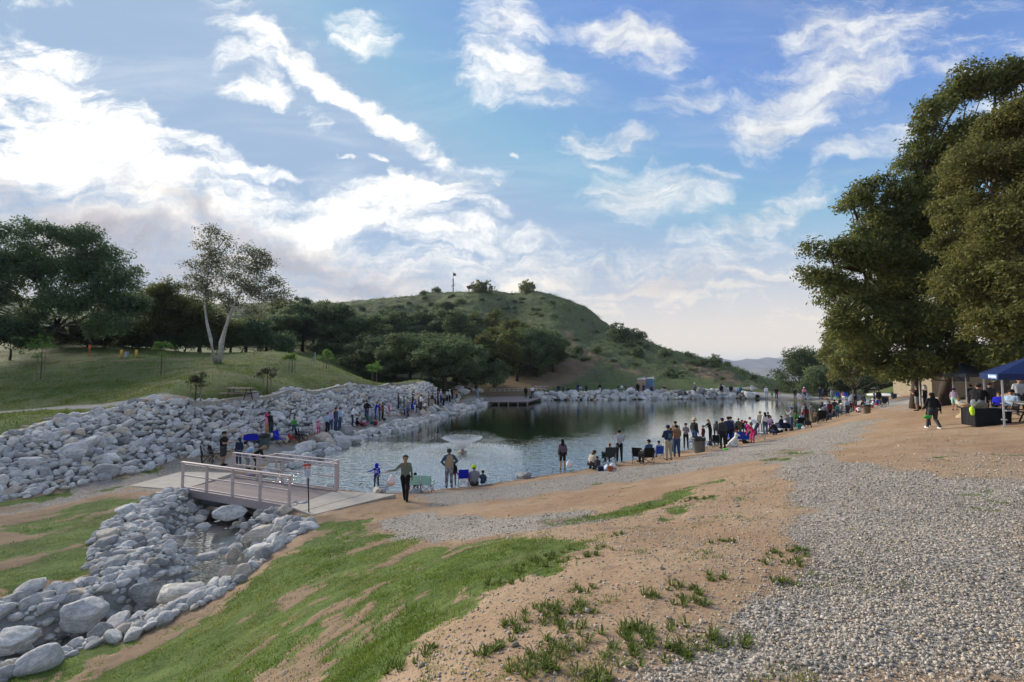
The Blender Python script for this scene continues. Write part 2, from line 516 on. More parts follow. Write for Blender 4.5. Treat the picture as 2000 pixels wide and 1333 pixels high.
class MB:
    """collects simple shapes into one mesh"""
    def __init__(s):
        s.v = []; s.f = []; s.mi = []; s.m = 0

    def add(s, vs, fs):
        b = len(s.v)
        s.v += [tuple(map(float, q)) for q in vs]
        s.f += [tuple(b + i for i in q) for q in fs]
        s.mi += [s.m] * len(fs)
        return s

    def box(s, c, size, rz=0.0, rx=0.0, ry=0.0, taper=1.0):
        hx, hy, hz = [q / 2 for q in size]
        M = Matrix.Rotation(rz, 3, 'Z') @ Matrix.Rotation(ry, 3, 'Y') @ Matrix.Rotation(rx, 3, 'X')
        vs = []
        for z in (-1, 1):
            t = taper if z > 0 else 1.0
            for x, y in ((-1, -1), (1, -1), (1, 1), (-1, 1)):
                p = M @ Vector((x * hx * t, y * hy * t, z * hz))
                vs.append((p.x + c[0], p.y + c[1], p.z + c[2]))
        return s.add(vs, [(3, 2, 1, 0), (4, 5, 6, 7), (0, 1, 5, 4), (1, 2, 6, 5), (2, 3, 7, 6), (3, 0, 4, 7)])

    def tube(s, pts, r, n=8, cap=True):
        pts = [Vector([float(c) for c in p]) for p in pts]
        if not hasattr(r, '__len__'): r = [r] * len(pts)
        b = len(s.v); up = None
        for i, p in enumerate(pts):
            d = (pts[min(i + 1, len(pts) - 1)] - pts[max(i - 1, 0)])
            d = d.normalized() if d.length > 1e-9 else Vector((0, 0, 1))
            if up is None:
                up = Vector((1, 0, 0)) if abs(d.z) > 0.8 else Vector((0, 0, 1))
            a = d.cross(up)
            if a.length < 1e-3:
                a = d.cross(Vector((0, 1, 0)))
            a.normalize(); c = d.cross(a).normalized(); up = -d.cross(a).cross(d) if False else up
            for k in range(n):
                t = 2 * math.pi * k / n
                q = p + (a * math.cos(t) + c * math.sin(t)) * r[i]
                s.v.append((q.x, q.y, q.z))
        for i in range(len(pts) - 1):
            for k in range(n):
                s.f.append((b + i * n + k, b + i * n + (k + 1) % n, b + (i + 1) * n + (k + 1) % n, b + (i + 1) * n + k)); s.mi.append(s.m)
        if cap:
            s.f.append(tuple(b + k for k in range(n))[::-1]); s.mi.append(s.m)
            s.f.append(tuple(b + (len(pts) - 1) * n + k for k in range(n))); s.mi.append(s.m)
        return s

    def lathe(s, prof, n=16, c=(0, 0, 0), cap=True):
        b = len(s.v)
        for (r, z) in prof:
            for k in range(n):
                t = 2 * math.pi * k / n
                s.v.append((c[0] + r * math.cos(t), c[1] + r * math.sin(t), c[2] + z))
        for i in range(len(prof) - 1):
            for k in range(n):
                s.f.append((b + i * n + k, b + i * n + (k + 1) % n, b + (i + 1) * n + (k + 1) % n, b + (i + 1) * n + k)); s.mi.append(s.m)
        if cap:
            s.f.append(tuple(b + k for k in range(n))[::-1]); s.mi.append(s.m)
            s.f.append(tuple(b + (len(prof) - 1) * n + k for k in range(n))); s.mi.append(s.m)
        return s

    def ell(s, c, r, nu=10, nv=7):
        b = len(s.v)
        for i in range(nv + 1):
            ph = math.pi * i / nv
            for k in range(nu):
                t = 2 * math.pi * k / nu
                s.v.append((c[0] + r[0] * math.sin(ph) * math.cos(t), c[1] + r[1] * math.sin(ph) * math.sin(t), c[2] - r[2] * math.cos(ph)))
        for i in range(nv):
            for k in range(nu):
                s.f.append((b + i * nu + k, b + i * nu + (k + 1) % nu, b + (i + 1) * nu + (k + 1) % nu, b + (i + 1) * nu + k)); s.mi.append(s.m)
        return s

    def prism(s, poly, z0, z1):
        """poly: list of (x,y) or (x,y,z) -> slab from z+z0 to z+z1"""
        n = len(poly)
        P = [(p[0], p[1], p[2] if len(p) > 2 else 0.0) for p in poly]
        vs = [(x, y, z + z0) for x, y, z in P] + [(x, y, z + z1) for x, y, z in P]
        fs = [tuple(range(n))[::-1], tuple(range(n, 2 * n))] + [(i, (i + 1) % n, n + (i + 1) % n, n + i) for i in range(n)]
        return s.add(vs, fs)

    def mesh(s, name, mats, smooth=False):
        me = bpy.data.meshes.new(name)
        me.from_pydata(s.v, [], s.f)
        if not isinstance(mats, (list, tuple)): mats = [mats]
        for m in mats: me.materials.append(m)
        if len(mats) > 1:
            me.polygons.foreach_set('material_index', s.mi)
        if smooth:
            me.polygons.foreach_set('use_smooth', [True] * len(s.f))
        bm = bmesh.new(); bm.from_mesh(me)
        bmesh.ops.remove_doubles(bm, verts=bm.verts, dist=1e-5)
        bmesh.ops.recalc_face_normals(bm, faces=bm.faces)
        bm.to_mesh(me); bm.free()
        me.update()
        return me

    def build(s, name, mats, parent=None, smooth=False, **kw):
        return obj(name, s.mesh(name, mats, smooth), parent, **kw)


def copy_tree(o, parent=None):
    c = o.copy(); COL.objects.link(c)
    if parent is not None:
        c.parent = parent
    for ch in list(o.children):
        copy_tree(ch, c)
    return c


# ------------------------------------------------------------------ materials
MATS = {}


def newmat(name):
    m = bpy.data.materials.new(name); m.use_nodes = True
    nt = m.node_tree
    b = nt.nodes['Principled BSDF']
    return m, G(nt), b


def simple(name, col, rough=0.7, metal=0.0, var=0.12, scale=8.0, bump=0.0, spec=0.3):
    """plain material with a little real-world unevenness"""
    if name in MATS: return MATS[name]
    m, q, b = newmat(name)
    tcn = q.n('ShaderNodeTexCoord')
    ns = q.noise(tcn.outputs['Object'], scale, 4, 0.6)
    k = q.rng(ns, 0.3, 0.7, 1 - var, 1 + var, False)
    q.link(q.vmath('SCALE', tuple(col[:3]), scale=k), b.inputs['Base Color'])
    b.inputs['Roughness'].default_value = rough
    b.inputs['Metallic'].default_value = metal
    b.inputs['Specular IOR Level'].default_value = spec
    if bump:
        bp = q.n('ShaderNodeBump'); bp.inputs['Strength'].default_value = bump; bp.inputs['Distance'].default_value = 0.02
        q.link(ns, bp.inputs['Height']); q.link(bp.outputs[0], b.inputs['Normal'])
    MATS[name] = m
    return m


def plaid(name, c1, c2, c3, scale=14.0):
    if name in MATS: return MATS[name]
    m, q, b = newmat(name)
    tcn = q.n('ShaderNodeTexCoord')
    w1 = q.n('ShaderNodeTexWave', bands_direction='Z'); w1.inputs['Scale'].default_value = scale * 0.32
    w2 = q.n('ShaderNodeTexWave', bands_direction='X'); w2.inputs['Scale'].default_value = scale * 0.32
    for w in (w1, w2): q.link(tcn.outputs['Object'], w.inputs['Vector'])
    a = q.rng(w1.outputs['Fac'], 0.45, 0.55); c = q.rng(w2.outputs['Fac'], 0.45, 0.55)
    col = q.mix(c, q.mix(a, c1, c2), q.mix(a, c2, c3))
    q.link(col, b.inputs['Base Color']); b.inputs['Roughness'].default_value = 0.9
    MATS[name] = m
    return m


def camo(name, cols, scale=9.0):
    if name in MATS: return MATS[name]
    m, q, b = newmat(name)
    tcn = q.n('ShaderNodeTexCoord')
    ns = q.noise(tcn.outputs['Object'], scale, 2, 0.5)
    q.link(q.ramp(ns, [(0.0, cols[0]), (0.42, cols[1]), (0.5, cols[2]), (0.6, cols[0])], 'CONSTANT'), b.inputs['Base Color'])
    b.inputs['Roughness'].default_value = 0.9
    MATS[name] = m
    return m


def leafmat(name, c1, c2, c3, trans=0.25, rough=0.6):
    m, q, b = newmat(name)
    at = q.n('ShaderNodeAttribute', attribute_name='rnd')
    oi = q.n('ShaderNodeObjectInfo')
    col = q.ramp(at.outputs['Fac'], [(0.0, c1), (0.55, c2), (1.0, c3)])
    col = q.vmath('SCALE', col, scale=q.rng(oi.outputs['Random'], 0, 1, 0.8, 1.2, False))
    q.link(col, b.inputs['Base Color']); b.inputs['Roughness'].default_value = rough
    b.inputs['Specular IOR Level'].default_value = 0.25
    tr = q.n('ShaderNodeBsdfTranslucent'); q.link(q.vmath('SCALE', col, scale=1.3), tr.inputs['Color'])
    mx = q.n('ShaderNodeMixShader'); mx.inputs[0].default_value = trans
    q.link(b.outputs[0], mx.inputs[1]); q.link(tr.outputs[0], mx.inputs[2])
    out = q.t.nodes['Material Output']; q.link(mx.outputs[0], out.inputs['Surface'])
    MATS[name] = m
    return m


def rockmat():
    m, q, b = newmat('granite_stone')
    tcn = q.n('ShaderNodeTexCoord')
    at = q.n('ShaderNodeAttribute', attribute_name='rnd')
    oi = q.n('ShaderNodeObjectInfo')
    rv = q.math('FRACT', q.math('ADD', at.outputs['Fac'], oi.outputs['Random']))
    col = q.ramp(rv, [(0.0, (.24, .24, .232)), (0.15, (.39, .39, .38)), (0.4, (.52, .515, .50)), (0.6, (.62, .61, .58)), (0.74, (.46, .46, .45)), (0.87, (.66, .645, .60)), (0.94, (.55, .48, .38)), (1.0, (.46, .39, .32))])
    n1 = q.noise(tcn.outputs['Object'], 2.4, 6, 0.7, 0.8)
    n2 = q.noise(tcn.outputs['Object'], 26.0, 4, 0.7)
    mp = q.n('ShaderNodeMapping'); mp.inputs['Scale'].default_value = (1, 1.4, 5); mp.inputs['Rotation'].default_value = (0.5, 0.4, 0)
    q.link(tcn.outputs['Object'], mp.inputs['Vector'])
    vein = q.noise(mp.outputs[0], 1.8, 4, 0.7, 1.6)
    k = q.math('MULTIPLY', q.rng(n1, 0.3, 0.7, 0.68, 1.28, False), q.rng(n2, 0.3, 0.7, 0.86, 1.12, False))
    k = q.math('MULTIPLY', k, q.rng(vein, 0.44, 0.56, 0.82, 1.12))
    q.link(q.vmath('SCALE', col, scale=k), b.inputs['Base Color'])
    b.inputs['Roughness'].default_value = 0.88; b.inputs['Specular IOR Level'].default_value = 0.25
    bp = q.n('ShaderNodeBump'); bp.inputs['Strength'].default_value = 0.6; bp.inputs['Distance'].default_value = 0.06
    q.link(q.math('ADD', n1, q.math('MULTIPLY', n2, 0.35)), bp.inputs['Height']); q.link(bp.outputs[0], b.inputs['Normal'])
    MATS['rock'] = m
    return m


M_ROCK = rockmat()
M_BARK = simple('dark_bark', (.055, .042, .032), 0.9, var=0.35, scale=6, bump=0.6)
M_PALE = simple('pale_sycamore_bark', (.42, .41, .38), 0.85, var=0.3, scale=4, bump=0.3)
M_OAK = leafmat('oak_leaves', (.058, .088, .038), (.105, .145, .062), (.18, .22, .105), 0.36)
M_OAKD = leafmat('dark_oak_leaves', (.042, .062, .018), (.095, .115, .032), (.23, .21, .06), 0.40)
M_OAKL = leafmat('light_oak_leaves', (.09, .10, .026), (.17, .175, .05), (.28, .25, .085), 0.4)
M_MESQ = leafmat('feathery_leaves', (.042, .072, .034), (.072, .115, .05), (.11, .16, .07), 0.36)
M_SYC = leafmat('sycamore_leaves', (.07, .08, .045), (.12, .135, .08), (.20, .19, .12), 0.4)
M_SAGE = leafmat('scrub_leaves', (.08, .11, .048), (.15, .19, .085), (.25, .29, .16), 0.38)
M_YOUNG = leafmat('young_leaves', (.08, .16, .03), (.12, .23, .04), (.17, .30, .07), 0.35)
M_OLIVE = leafmat('sapling_leaves', (.05, .06, .03), (.08, .09, .045), (.11, .12, .06), 0.3)
M_GRASS = leafmat('grass_blades', (.075, .115, .018), (.135, .19, .032), (.27, .27, .10), 0.4)
M_PEB = rockmat.__call__ if False else None


def gravelmat():
    m, q, b = newmat('gravel_stone')
    at = q.n('ShaderNodeAttribute', attribute_name='rnd')
    col = q.ramp(at.outputs['Fac'], [(0.0, (.17, .15, .122)), (0.25, (.28, .25, .205)), (0.6, (.41, .365, .30)), (0.85, (.53, .475, .395)), (1.0, (.46, .34, .22))])
    q.link(col, b.inputs['Base Color']); b.inputs['Roughness'].default_value = 0.9
    b.inputs['Specular IOR Level'].default_value = 0.2
    return m


M_GRAV = gravelmat()
M_CONC = simple('concrete', (.46, .41, .34), 0.9, var=0.1, scale=2.5, bump=0.15)
M_WALL = simple('stone_mortar', (.33, .31, .27), 0.95, var=0.25, scale=3.5, bump=0.5)
M_RAIL = simple('painted_rail', (.50, .42, .40), 0.55, var=0.06, scale=3)
M_DECK = simple('deck_board', (.27, .22, .205), 0.85, var=0.16, scale=3, bump=0.2)
M_BLK = simple('black_metal', (.02, .02, .022), 0.5)
M_STEEL = simple('grey_metal', (.30, .31, .33), 0.45, metal=0.3)
M_WOOD = simple('weathered_wood', (.20, .16, .13), 0.85, var=0.2, bump=0.3)

# ------------------------------------------------------------------ terrain mesh
front = np.linspace(-60, 60, 760)
side = np.concatenate([np.linspace(60, 180, 26)[1:], np.linspace(-180, -60, 26)[1:-1]])
az = np.radians(np.concatenate([front, side]))
rad = np.concatenate([[0.0], np.exp(np.linspace(math.log(1.2), math.log(125), 430)), np.exp(np.linspace(math.log(125), math.log(320), 100))[1:], np.exp(np.linspace(math.log(320), math.log(9000), 36))[1:]])
RR, AA = np.meshgrid(rad, az, indexing='ij')
TX = RR * np.sin(AA); TY = RR * np.cos(AA)
TZ = ground(TX, TY)
RIP_TOE = W([(-60, 985), (0, 975), (130, 950), (215, 930), (300, 905), (400, 888), (500, 868), (580, 850), (640, 838), (700, 825), (790, 803), (860, 785), (900, 773)])
RIP_TOP = W([(-60, 880), (0, 858), (100, 826), (180, 808), (250, 791), (330, 790), (400, 787), (470, 784), (530, 778), (600, 765), (700, 756), (760, 755), (810, 754), (850, 761), (885, 768)])
RIP = np.concatenate([RIP_TOE, RIP_TOP[::-1]])
Z_GRASS = [W(p) for p in [
    [(560, 1333), (0, 1333), (0, 1330), (200, 1262), (420, 1190), (520, 1120), (590, 1060), (610, 1012), (640, 1008), (720, 1012), (740, 1042), (840, 1066), (1000, 1044), (1140, 1062), (1180, 1080), (1080, 1110), (960, 1150), (880, 1215), (800, 1262), (720, 1333)],
    [(-40, 1010), (200, 972), (335, 965), (300, 985), (215, 1030), (195, 1070), (195, 1110), (150, 1140), (60, 1160), (-40, 1200)],
    [(1050, 1020), (1200, 998), (1330, 958), (1420, 928), (1430, 935), (1340, 968), (1220, 1012), (1060, 1032)],
    [(1520, 880), (1590, 872), (1560, 905), (1500, 900)],
    [(1320, 985), (1380, 972), (1400, 980), (1330, 1000)],
    [(-60, 975), (130, 950), (300, 903), (400, 888), (400, 893), (300, 915), (150, 962), (-60, 1000)]]]
Z_GRAV = [W(p) for p in [
    [(1200, 1333), (1330, 1250), (1480, 1165), (1565, 1085), (1540, 1030), (1570, 985), (1510, 930), (1500, 905), (1570, 882), (1700, 905), (1860, 938), (2060, 938), (2060, 1333)],
    [(800, 962), (1000, 948), (1200, 917), (1400, 880), (1560, 848), (1600, 838), (1720, 815), (1640, 880), (1560, 890), (1440, 905), (1200, 945), (1000, 975), (830, 992)],
    [(725, 1022), (830, 1000), (1000, 1008), (1150, 1000), (1180, 1022), (1000, 1042), (840, 1062), (760, 1052)],
    [(-60, 985), (150, 950), (300, 915), (420, 893), (480, 905), (440, 935), (355, 965), (250, 958), (100, 988), (-60, 1012)],
    [(370, 787), (500, 780), (560, 770), (560, 776), (480, 786), (380, 792)],
    [(1740, 800), (1820, 768), (1830, 780), (1760, 806)]]]
Z_MIX = [W(p) for p in [[(1120, 1010), (1300, 990), (1420, 940), (1520, 905), (1560, 985), (1550, 1080), (1440, 1130), (1300, 1090), (1180, 1070)], [(1640, 880), (1800, 830), (2060, 880), (2060, 940), (1850, 935)]]]
Z_PATH = [W(p) for p in [
    [(400, 912), (500, 870), (640, 840), (760, 808), (860, 786), (930, 774), (960, 776), (900, 796), (800, 822), (700, 848), (620, 870), (560, 895), (470, 920)],
    [(940, 777), (1080, 768), (1300, 766), (1440, 768), (1440, 776), (1080, 779), (960, 786)],
    [(1440, 766), (1560, 772), (1700, 779), (1700, 789), (1560, 782), (1440, 777)],
    [(-60, 803), (150, 792), (370, 786), (370, 790), (150, 799), (-60, 812)],
    [(1380, 763), (1480, 758), (1480, 761), (1380, 767)],
    [(1700, 790), (1820, 768), (1900, 762), (1900, 772), (1830, 778), (1720, 800)]]]
Z_BARE = [W(p) for p in [
    [(0, 711), (150, 705), (400, 700), (400, 702), (150, 707), (0, 714)],
    [(980, 735), (1080, 715), (1160, 690), (1180, 700), (1120, 745), (1060, 766), (960, 766)],
    [(900, 770), (1075, 762), (1075, 750), (960, 748), (880, 755)],
    [(1095, 645), (1110, 645), (1150, 690), (1260, 730), (1250, 735), (1130, 690)],
    [(1340, 705), (1420, 728), (1460, 752), (1400, 748), (1330, 725)]]]


def zone(polys, x, y, soft):
    m = np.zeros(x.shape)
    for p in polys:
        x0, y0 = p.min(0) - 6; x1, y1 = p.max(0) + 6
        k = (x > x0) & (x < x1) & (y > y0) & (y < y1)
        if k.any():
            sd = sdist(p, x[k], y[k])
            s = soft[k] if hasattr(soft, 'shape') else soft
            m[k] = np.maximum(m[k], 1 - sstep(-s, s, sd))
    return m


LITTER = []


def masks(x, y):
    r = np.hypot(x, y)
    soft = np.clip(0.025 * r, 0.30, 1.5)
    wx = x + (fbm(x * 0.9, y * 0.9, 3) - 0.5) * np.clip(r * 0.09, 0.6, 3); wy = y + (fbm(x * 0.9, y * 0.9, 9) - 0.5) * np.clip(r * 0.09, 0.6, 3)
    grass = np.maximum(zone([Z_GRASS[0], Z_GRASS[1], Z_GRASS[5]], wx, wy, soft * 2.4), 0.66 * zone(Z_GRASS[2:5], wx, wy, soft))
    raw = grass
    grav = zone(Z_GRAV, wx, wy, soft)
    pth = zone(Z_PATH, x, y, np.clip(0.006 * r, 0.08, 0.6))
    ca, sa = math.cos(R(58)), math.sin(R(58)); ux = (x * ca + y * sa) * 0.8; uy = (-x * sa + y * ca) * 1.5
    gn = fbm(ux, uy, 71, 5) * 0.7 + fbm(x * 2.3, y * 2.3, 72, 4) * 0.3
    grass = sstep(0.28, 0.76, grass * 0.80 + (gn - 0.5) * 2.2 * (y < 24) + (fbm(x * 5.5, y * 5.5, 74, 3) - .5) * 0.7 * (r < 16))
    bare = zone(Z_BARE, wx, wy, np.clip(0.03 * r, 0.5, 3))
    bare = np.maximum(bare, np.clip(raw * 1.3 - grass, 0, 0.8) * (y < 24))
    # the slopes behind the embankment and round the lake
    top = RIP_TOP
    xl = np.interp(y, top[:, 1][np.argsort(top[:, 1])], top[:, 0][np.argsort(top[:, 1])])
    left = (x < xl) & (y > 8) | ((y > 66) & (x < 60)) | ((y > 84) & (x < 75))
    shore = sdist(LAKE, x, y)
    hill = sstep(84, 108, y + 0.12 * x + (fbm(x * .06, y * .06, 5) - .5) * 26) * (r < 700)
    gl = left.astype(float)
    grass = np.maximum(grass, gl * (1.25 - 0.2 * fbm(x * 0.25, y * 0.25, 21)))
    rr = (x > 60) & (y > 45)
    grass = np.maximum(grass, rr * 0.8)
    bd = sdist(BASIN, x, y)
    mort = 1 - sstep(0.5, 1.0, bd)
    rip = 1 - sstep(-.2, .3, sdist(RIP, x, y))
    mixz = zone(Z_MIX, wx, wy, soft * 2)
    grav = np.maximum(grav * 0.9, mixz * 0.30)
    return grass, grav, pth, bare, hill, np.maximum(mort, 0), rip, shore


_x = TX.ravel(); _y = TY.ravel()
mg, mv, mpth, mb, mh, mm, mr, shore = masks(_x, _y)
# scrub bumps on the hill, small unevenness everywhere
rad_ = RR.ravel()
bump = (fbm(_x * 0.30, _y * 0.30, 31, 4) - 0.5) * 2.4 * mh * np.clip((500 - rad_) / 100, 0, 1)
small = (fbm(_x * 1.3, _y * 1.3, 33, 4) - 0.5) * 0.10 * sstep(0.3, 1.5, shore) * (1 - mpth)
farw = np.clip((rad_ - 55) / 40, 0, 1) * (1 - mh)
small = small + (fbm(_x * 0.25, _y * 0.25, 35, 3) - 0.5) * 0.5 * farw * sstep(3, 12, shore)
zt = TZ.ravel() + bump + small
zt = np.where(rad_ > 300, np.clip(zt, -60, 60), zt)
nR, nA = RR.shape
ii = np.arange(nR * nA).reshape(nR, nA)
q00 = ii[:-1, :]; q10 = ii[1:, :]
q01 = np.roll(q00, -1, 1); q11 = np.roll(q10, -1, 1)
quads = np.stack([q00.ravel(), q01.ravel(), q11.ravel(), q10.ravel()], 1)[:, ::-1]
one = np.ones_like(mg)


def groundmat():
    m, q, b = newmat('ground')
    geo = q.n('ShaderNodeNewGeometry')
    P = geo.outputs['Position']
    a1 = q.n('ShaderNodeAttribute', attribute_name='zone_a'); s1 = q.n('ShaderNodeSeparateColor'); q.link(a1.outputs['Color'], s1.inputs[0])
    a2 = q.n('ShaderNodeAttribute', attribute_name='zone_b'); s2 = q.n('ShaderNodeSeparateColor'); q.link(a2.outputs['Color'], s2.inputs[0])
    grass, grav, pth = s1.outputs[0], s1.outputs[1], s1.outputs[2]
    bare, hill, mort = s2.outputs[0], s2.outputs[1], s2.outputs[2]
    rip, wet = a1.outputs['Alpha'], a2.outputs['Alpha']
    nb = q.noise(P, 0.45, 5, 0.6, 0.3); na = q.noise(P, 2.6, 5, 0.65); nf = q.noise(P, 14, 5, 0.7); nh = q.noise(P, 0.11, 5, 0.6, 0.4); ng = q.noise(P, 55, 3, 0.7)
    # orange decomposed-granite dirt
    dirt = q.mix(q.rng(nb, 0.35, 0.68), (.30, .195, .115), (.36, .26, .17))
    dirt = q.mix(q.rng(na, 0.52, 0.75), dirt, (.25, .155, .095))
    spk = q.rng(ng, 0.60, 0.72)
    dirt = q.mix(q.math('MULTIPLY', spk, 0.7), dirt, (.42, .38, .33))
    dirt = q.vmath('SCALE', dirt, scale=q.rng(nf, 0.25, 0.75, 0.72, 1.22, False))
    # gravel
    vo = q.n('ShaderNodeTexVoronoi'); vo.inputs['Scale'].default_value = 38; q.link(P, vo.inputs['Vector'])
    vs = q.n('ShaderNodeSeparateColor'); q.link(vo.outputs['Color'], vs.inputs[0])
    gcol = q.ramp(vs.outputs[0], [(0.0, (.17, .155, .135)), (0.35, (.31, .285, .25)), (0.7, (.44, .40, .345)), (0.93, (.58, .53, .46)), (1.0, (.40, .30, .2))])
    gcol = q.vmath('SCALE', gcol, scale=q.rng(vo.outputs['Distance'], 0.2, 0.75, 1.08, 0.5, False))
    gcol = q.vmath('SCALE', gcol, scale=q.rng(nb, 0.3, 0.7, 0.9, 1.08, False))
    # grass from afar: blades, thin spots, straw
    gr = q.mix(q.rng(na, 0.3, 0.7), (.06, .105, .02), (.105, .155, .034))
    gr = q.mix(q.rng(nf, 0.45, 0.8), gr, (.14, .17, .05))
    gr = q.mix(q.rng(nb, 0.55, 0.8, 0, 0.5), gr, (.15, .15, .06))
    gr = q.vmath('SCALE', gr, scale=q.rng(ng, 0.25, 0.75, 0.65, 1.25, False))
    gr = q.mix(q.rng(q.noise(P, 0.7, 6, 0.7, 0.6), 0.52, 0.7, 0, 0.5), gr, (.115, .11, .055))
    gr = q.vmath('SCALE', gr, scale=q.rng(q.noise(P, 1.1, 5, 0.7), 0.3, 0.7, 0.72, 1.28, False))
    nstr = q.n('ShaderNodeMapping'); nstr.inputs['Scale'].default_value = (0.5, 1.2, 1); q.link(P, nstr.inputs['Vector'])
    ngp = q.noise(nstr.outputs[0], 0.8, 6, 0.7, 0.8)
    # hillside scrub: grey-green brush, greener grass, dry violet-brown stems
    hc = q.mix(q.rng(na, 0.35, 0.65), (.075, .092, .042), (.145, .165, .078))
    hc = q.mix(q.rng(nh, 0.5, 0.7), hc, (.11, .15, .05))
    hc = q.mix(q.rng(nb, 0.58, 0.75), hc, (.13, .11, .085))
    sp3 = q.n('ShaderNodeSeparateXYZ'); q.link(P, sp3.inputs[0])
    lawnfar = q.rng(sp3.outputs[1], 24, 34)
    rough_ = q.mix(q.rng(q.noise(P, 0.35, 6, 0.72, 0.7), 0.42, 0.62), (.050, .085, .020), (.125, .105, .055))
    gr = q.mix(q.math('MULTIPLY', lawnfar, 0.55), gr, q.vmath('SCALE', rough_, scale=q.rng(na, 0.3, 0.7, 0.6, 1.35, False)))
    far = q.mix(hill, gr, hc)
    # layering
    gm = q.rng(q.math('ADD', grass, q.math('ADD', q.math('MULTIPLY', q.math('SUBTRACT', ngp, 0.5), 0.9), q.math('MULTIPLY', q.math('SUBTRACT', nf, 0.5), 1.1))), 0.36, 0.78)
    gm = q.math('MAXIMUM', gm, hill)
    vm = q.rng(q.math('ADD', grav, q.math('ADD', q.math('MULTIPLY', q.math('SUBTRACT', na, 0.5), 0.9), q.math('MULTIPLY', q.math('SUBTRACT', nf, 0.5), 1.1))), 0.36, 0.80)
    col = q.mix(vm, dirt, gcol)
    col = q.mix(gm, col, far)
    bm_ = q.rng(q.math('ADD', bare, q.math('MULTIPLY', q.math('SUBTRACT', na, 0.5), 0.8)), 0.35, 0.75, 0, 0.85)
    col = q.mix(bm_, col, q.mix(nf, (.17, .12, .075), (.25, .175, .115)))
    pc = q.mix(q.rng(nb, 0.35, 0.7), (.30, .285, .26), (.36, .32, .27))
    pc = q.vmath('SCALE', pc, scale=q.rng(nf, 0.25, 0.75, 0.85, 1.12, False))
    col = q.mix(pth, col, pc)
    mc = q.vmath('SCALE', q.mix(nb, (.22, .22, .215), (.30, .30, .29)), scale=q.rng(nf, 0.25, 0.75, 0.7, 1.2, False))
    col = q.mix(mort, col, mc)
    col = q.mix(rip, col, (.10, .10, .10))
    col = q.mix(q.math('MULTIPLY', wet, 0.6), col, (.09, .07, .05))
    q.link(col, b.inputs['Base Color'])
    b.inputs['Roughness'].default_value = 0.95; b.inputs['Specular IOR Level'].default_value = 0.15
    hgt = q.math('ADD', q.math('MULTIPLY', nf, 0.5), q.math('MULTIPLY', ng, 0.25))
    hgt = q.math('ADD', hgt, q.math('MULTIPLY', q.math('MULTIPLY', vm, q.math('SUBTRACT', 1.0, vo.outputs['Distance'])), 0.35))
    bp = q.n('ShaderNodeBump'); bp.inputs['Strength'].default_value = 0.8; bp.inputs['Distance'].default_value = 0.04
    q.link(hgt, bp.inputs['Height'])
    bp2 = q.n('ShaderNodeBump'); bp2.inputs['Strength'].default_value = 0.9; bp2.inputs['Distance'].default_value = 0.5
    q.link(q.math('MULTIPLY', na, q.math('MAXIMUM', hill, q.math('MULTIPLY', grass, 0.15))), bp2.inputs['Height'])
    q.link(bp.outputs[0], bp2.inputs['Normal'])
    q.link(bp2.outputs[0], b.inputs['Normal'])
    return m


M_GROUND = groundmat()
wet = (1 - sstep(0.0, 0.5, shore)) * (shore > -3)
me = mesh_np('ground', np.stack([_x, _y, zt], 1), quads, [M_GROUND], True,
             {'zone_a': np.stack([mg, mv, mpth, mr], 1), 'zone_b': np.stack([mb, mh, mm, wet], 1)})
GROUND = tag(obj('ground', me), kind='structure')

# ------------------------------------------------------------------ water
def watermat(name, deep, strength, scale, ior=2.8):
    m, q, b = newmat(name)
    geo = q.n('ShaderNodeNewGeometry'); P = geo.outputs['Position']
    mp = q.n('ShaderNodeMapping'); mp.inputs['Rotation'].default_value = (0, 0, R(-20)); mp.inputs['Scale'].default_value = (0.75, 1.6, 1)
    q.link(P, mp.inputs['Vector'])
    w1 = q.noise(mp.outputs[0], scale, 2, 0.5, 0.8); w2 = q.noise(mp.outputs[0], scale * 2.4, 2, 0.5, 0.4); w3 = q.noise(P, scale * 0.12, 2, 0.5)
    h = q.math('ADD', q.math('MULTIPLY', w1, 0.75), q.math('MULTIPLY', w2, 0.3))
    sp = q.n('ShaderNodeSeparateXYZ'); q.link(P, sp.inputs[0])
    calm = q.rng(q.math('ADD', sp.outputs[1], q.math('MULTIPLY', w3, 14)), 27, 46, 1.0, 0.07)
    bp = q.n('ShaderNodeBump'); q.link(q.math('MULTIPLY', calm, strength), bp.inputs['Strength']); bp.inputs['Distance'].default_value = 0.35
    q.link(h, bp.inputs['Height']); q.link(bp.outputs[0], b.inputs['Normal'])
    b.inputs['Base Color'].default_value = (*deep, 1); b.inputs['Roughness'].default_value = 0.02
    b.inputs['IOR'].default_value = ior; b.inputs['Specular IOR Level'].default_value = 0.5
    if ior > 2:
        gl = q.n('ShaderNodeBsdfGlossy'); gl.inputs['Roughness'].default_value = 0.03; q.link(bp.outputs[0], gl.inputs['Normal']); gl.inputs['Color'].default_value = (.92, .95, .92, 1)
        mx = q.n('ShaderNodeMixShader'); mx.inputs[0].default_value = 0.58; q.link(b.outputs[0], mx.inputs[1]); q.link(gl.outputs[0], mx.inputs[2]); q.link(mx.outputs[0], q.t.nodes['Material Output'].inputs['Surface'])
    return m


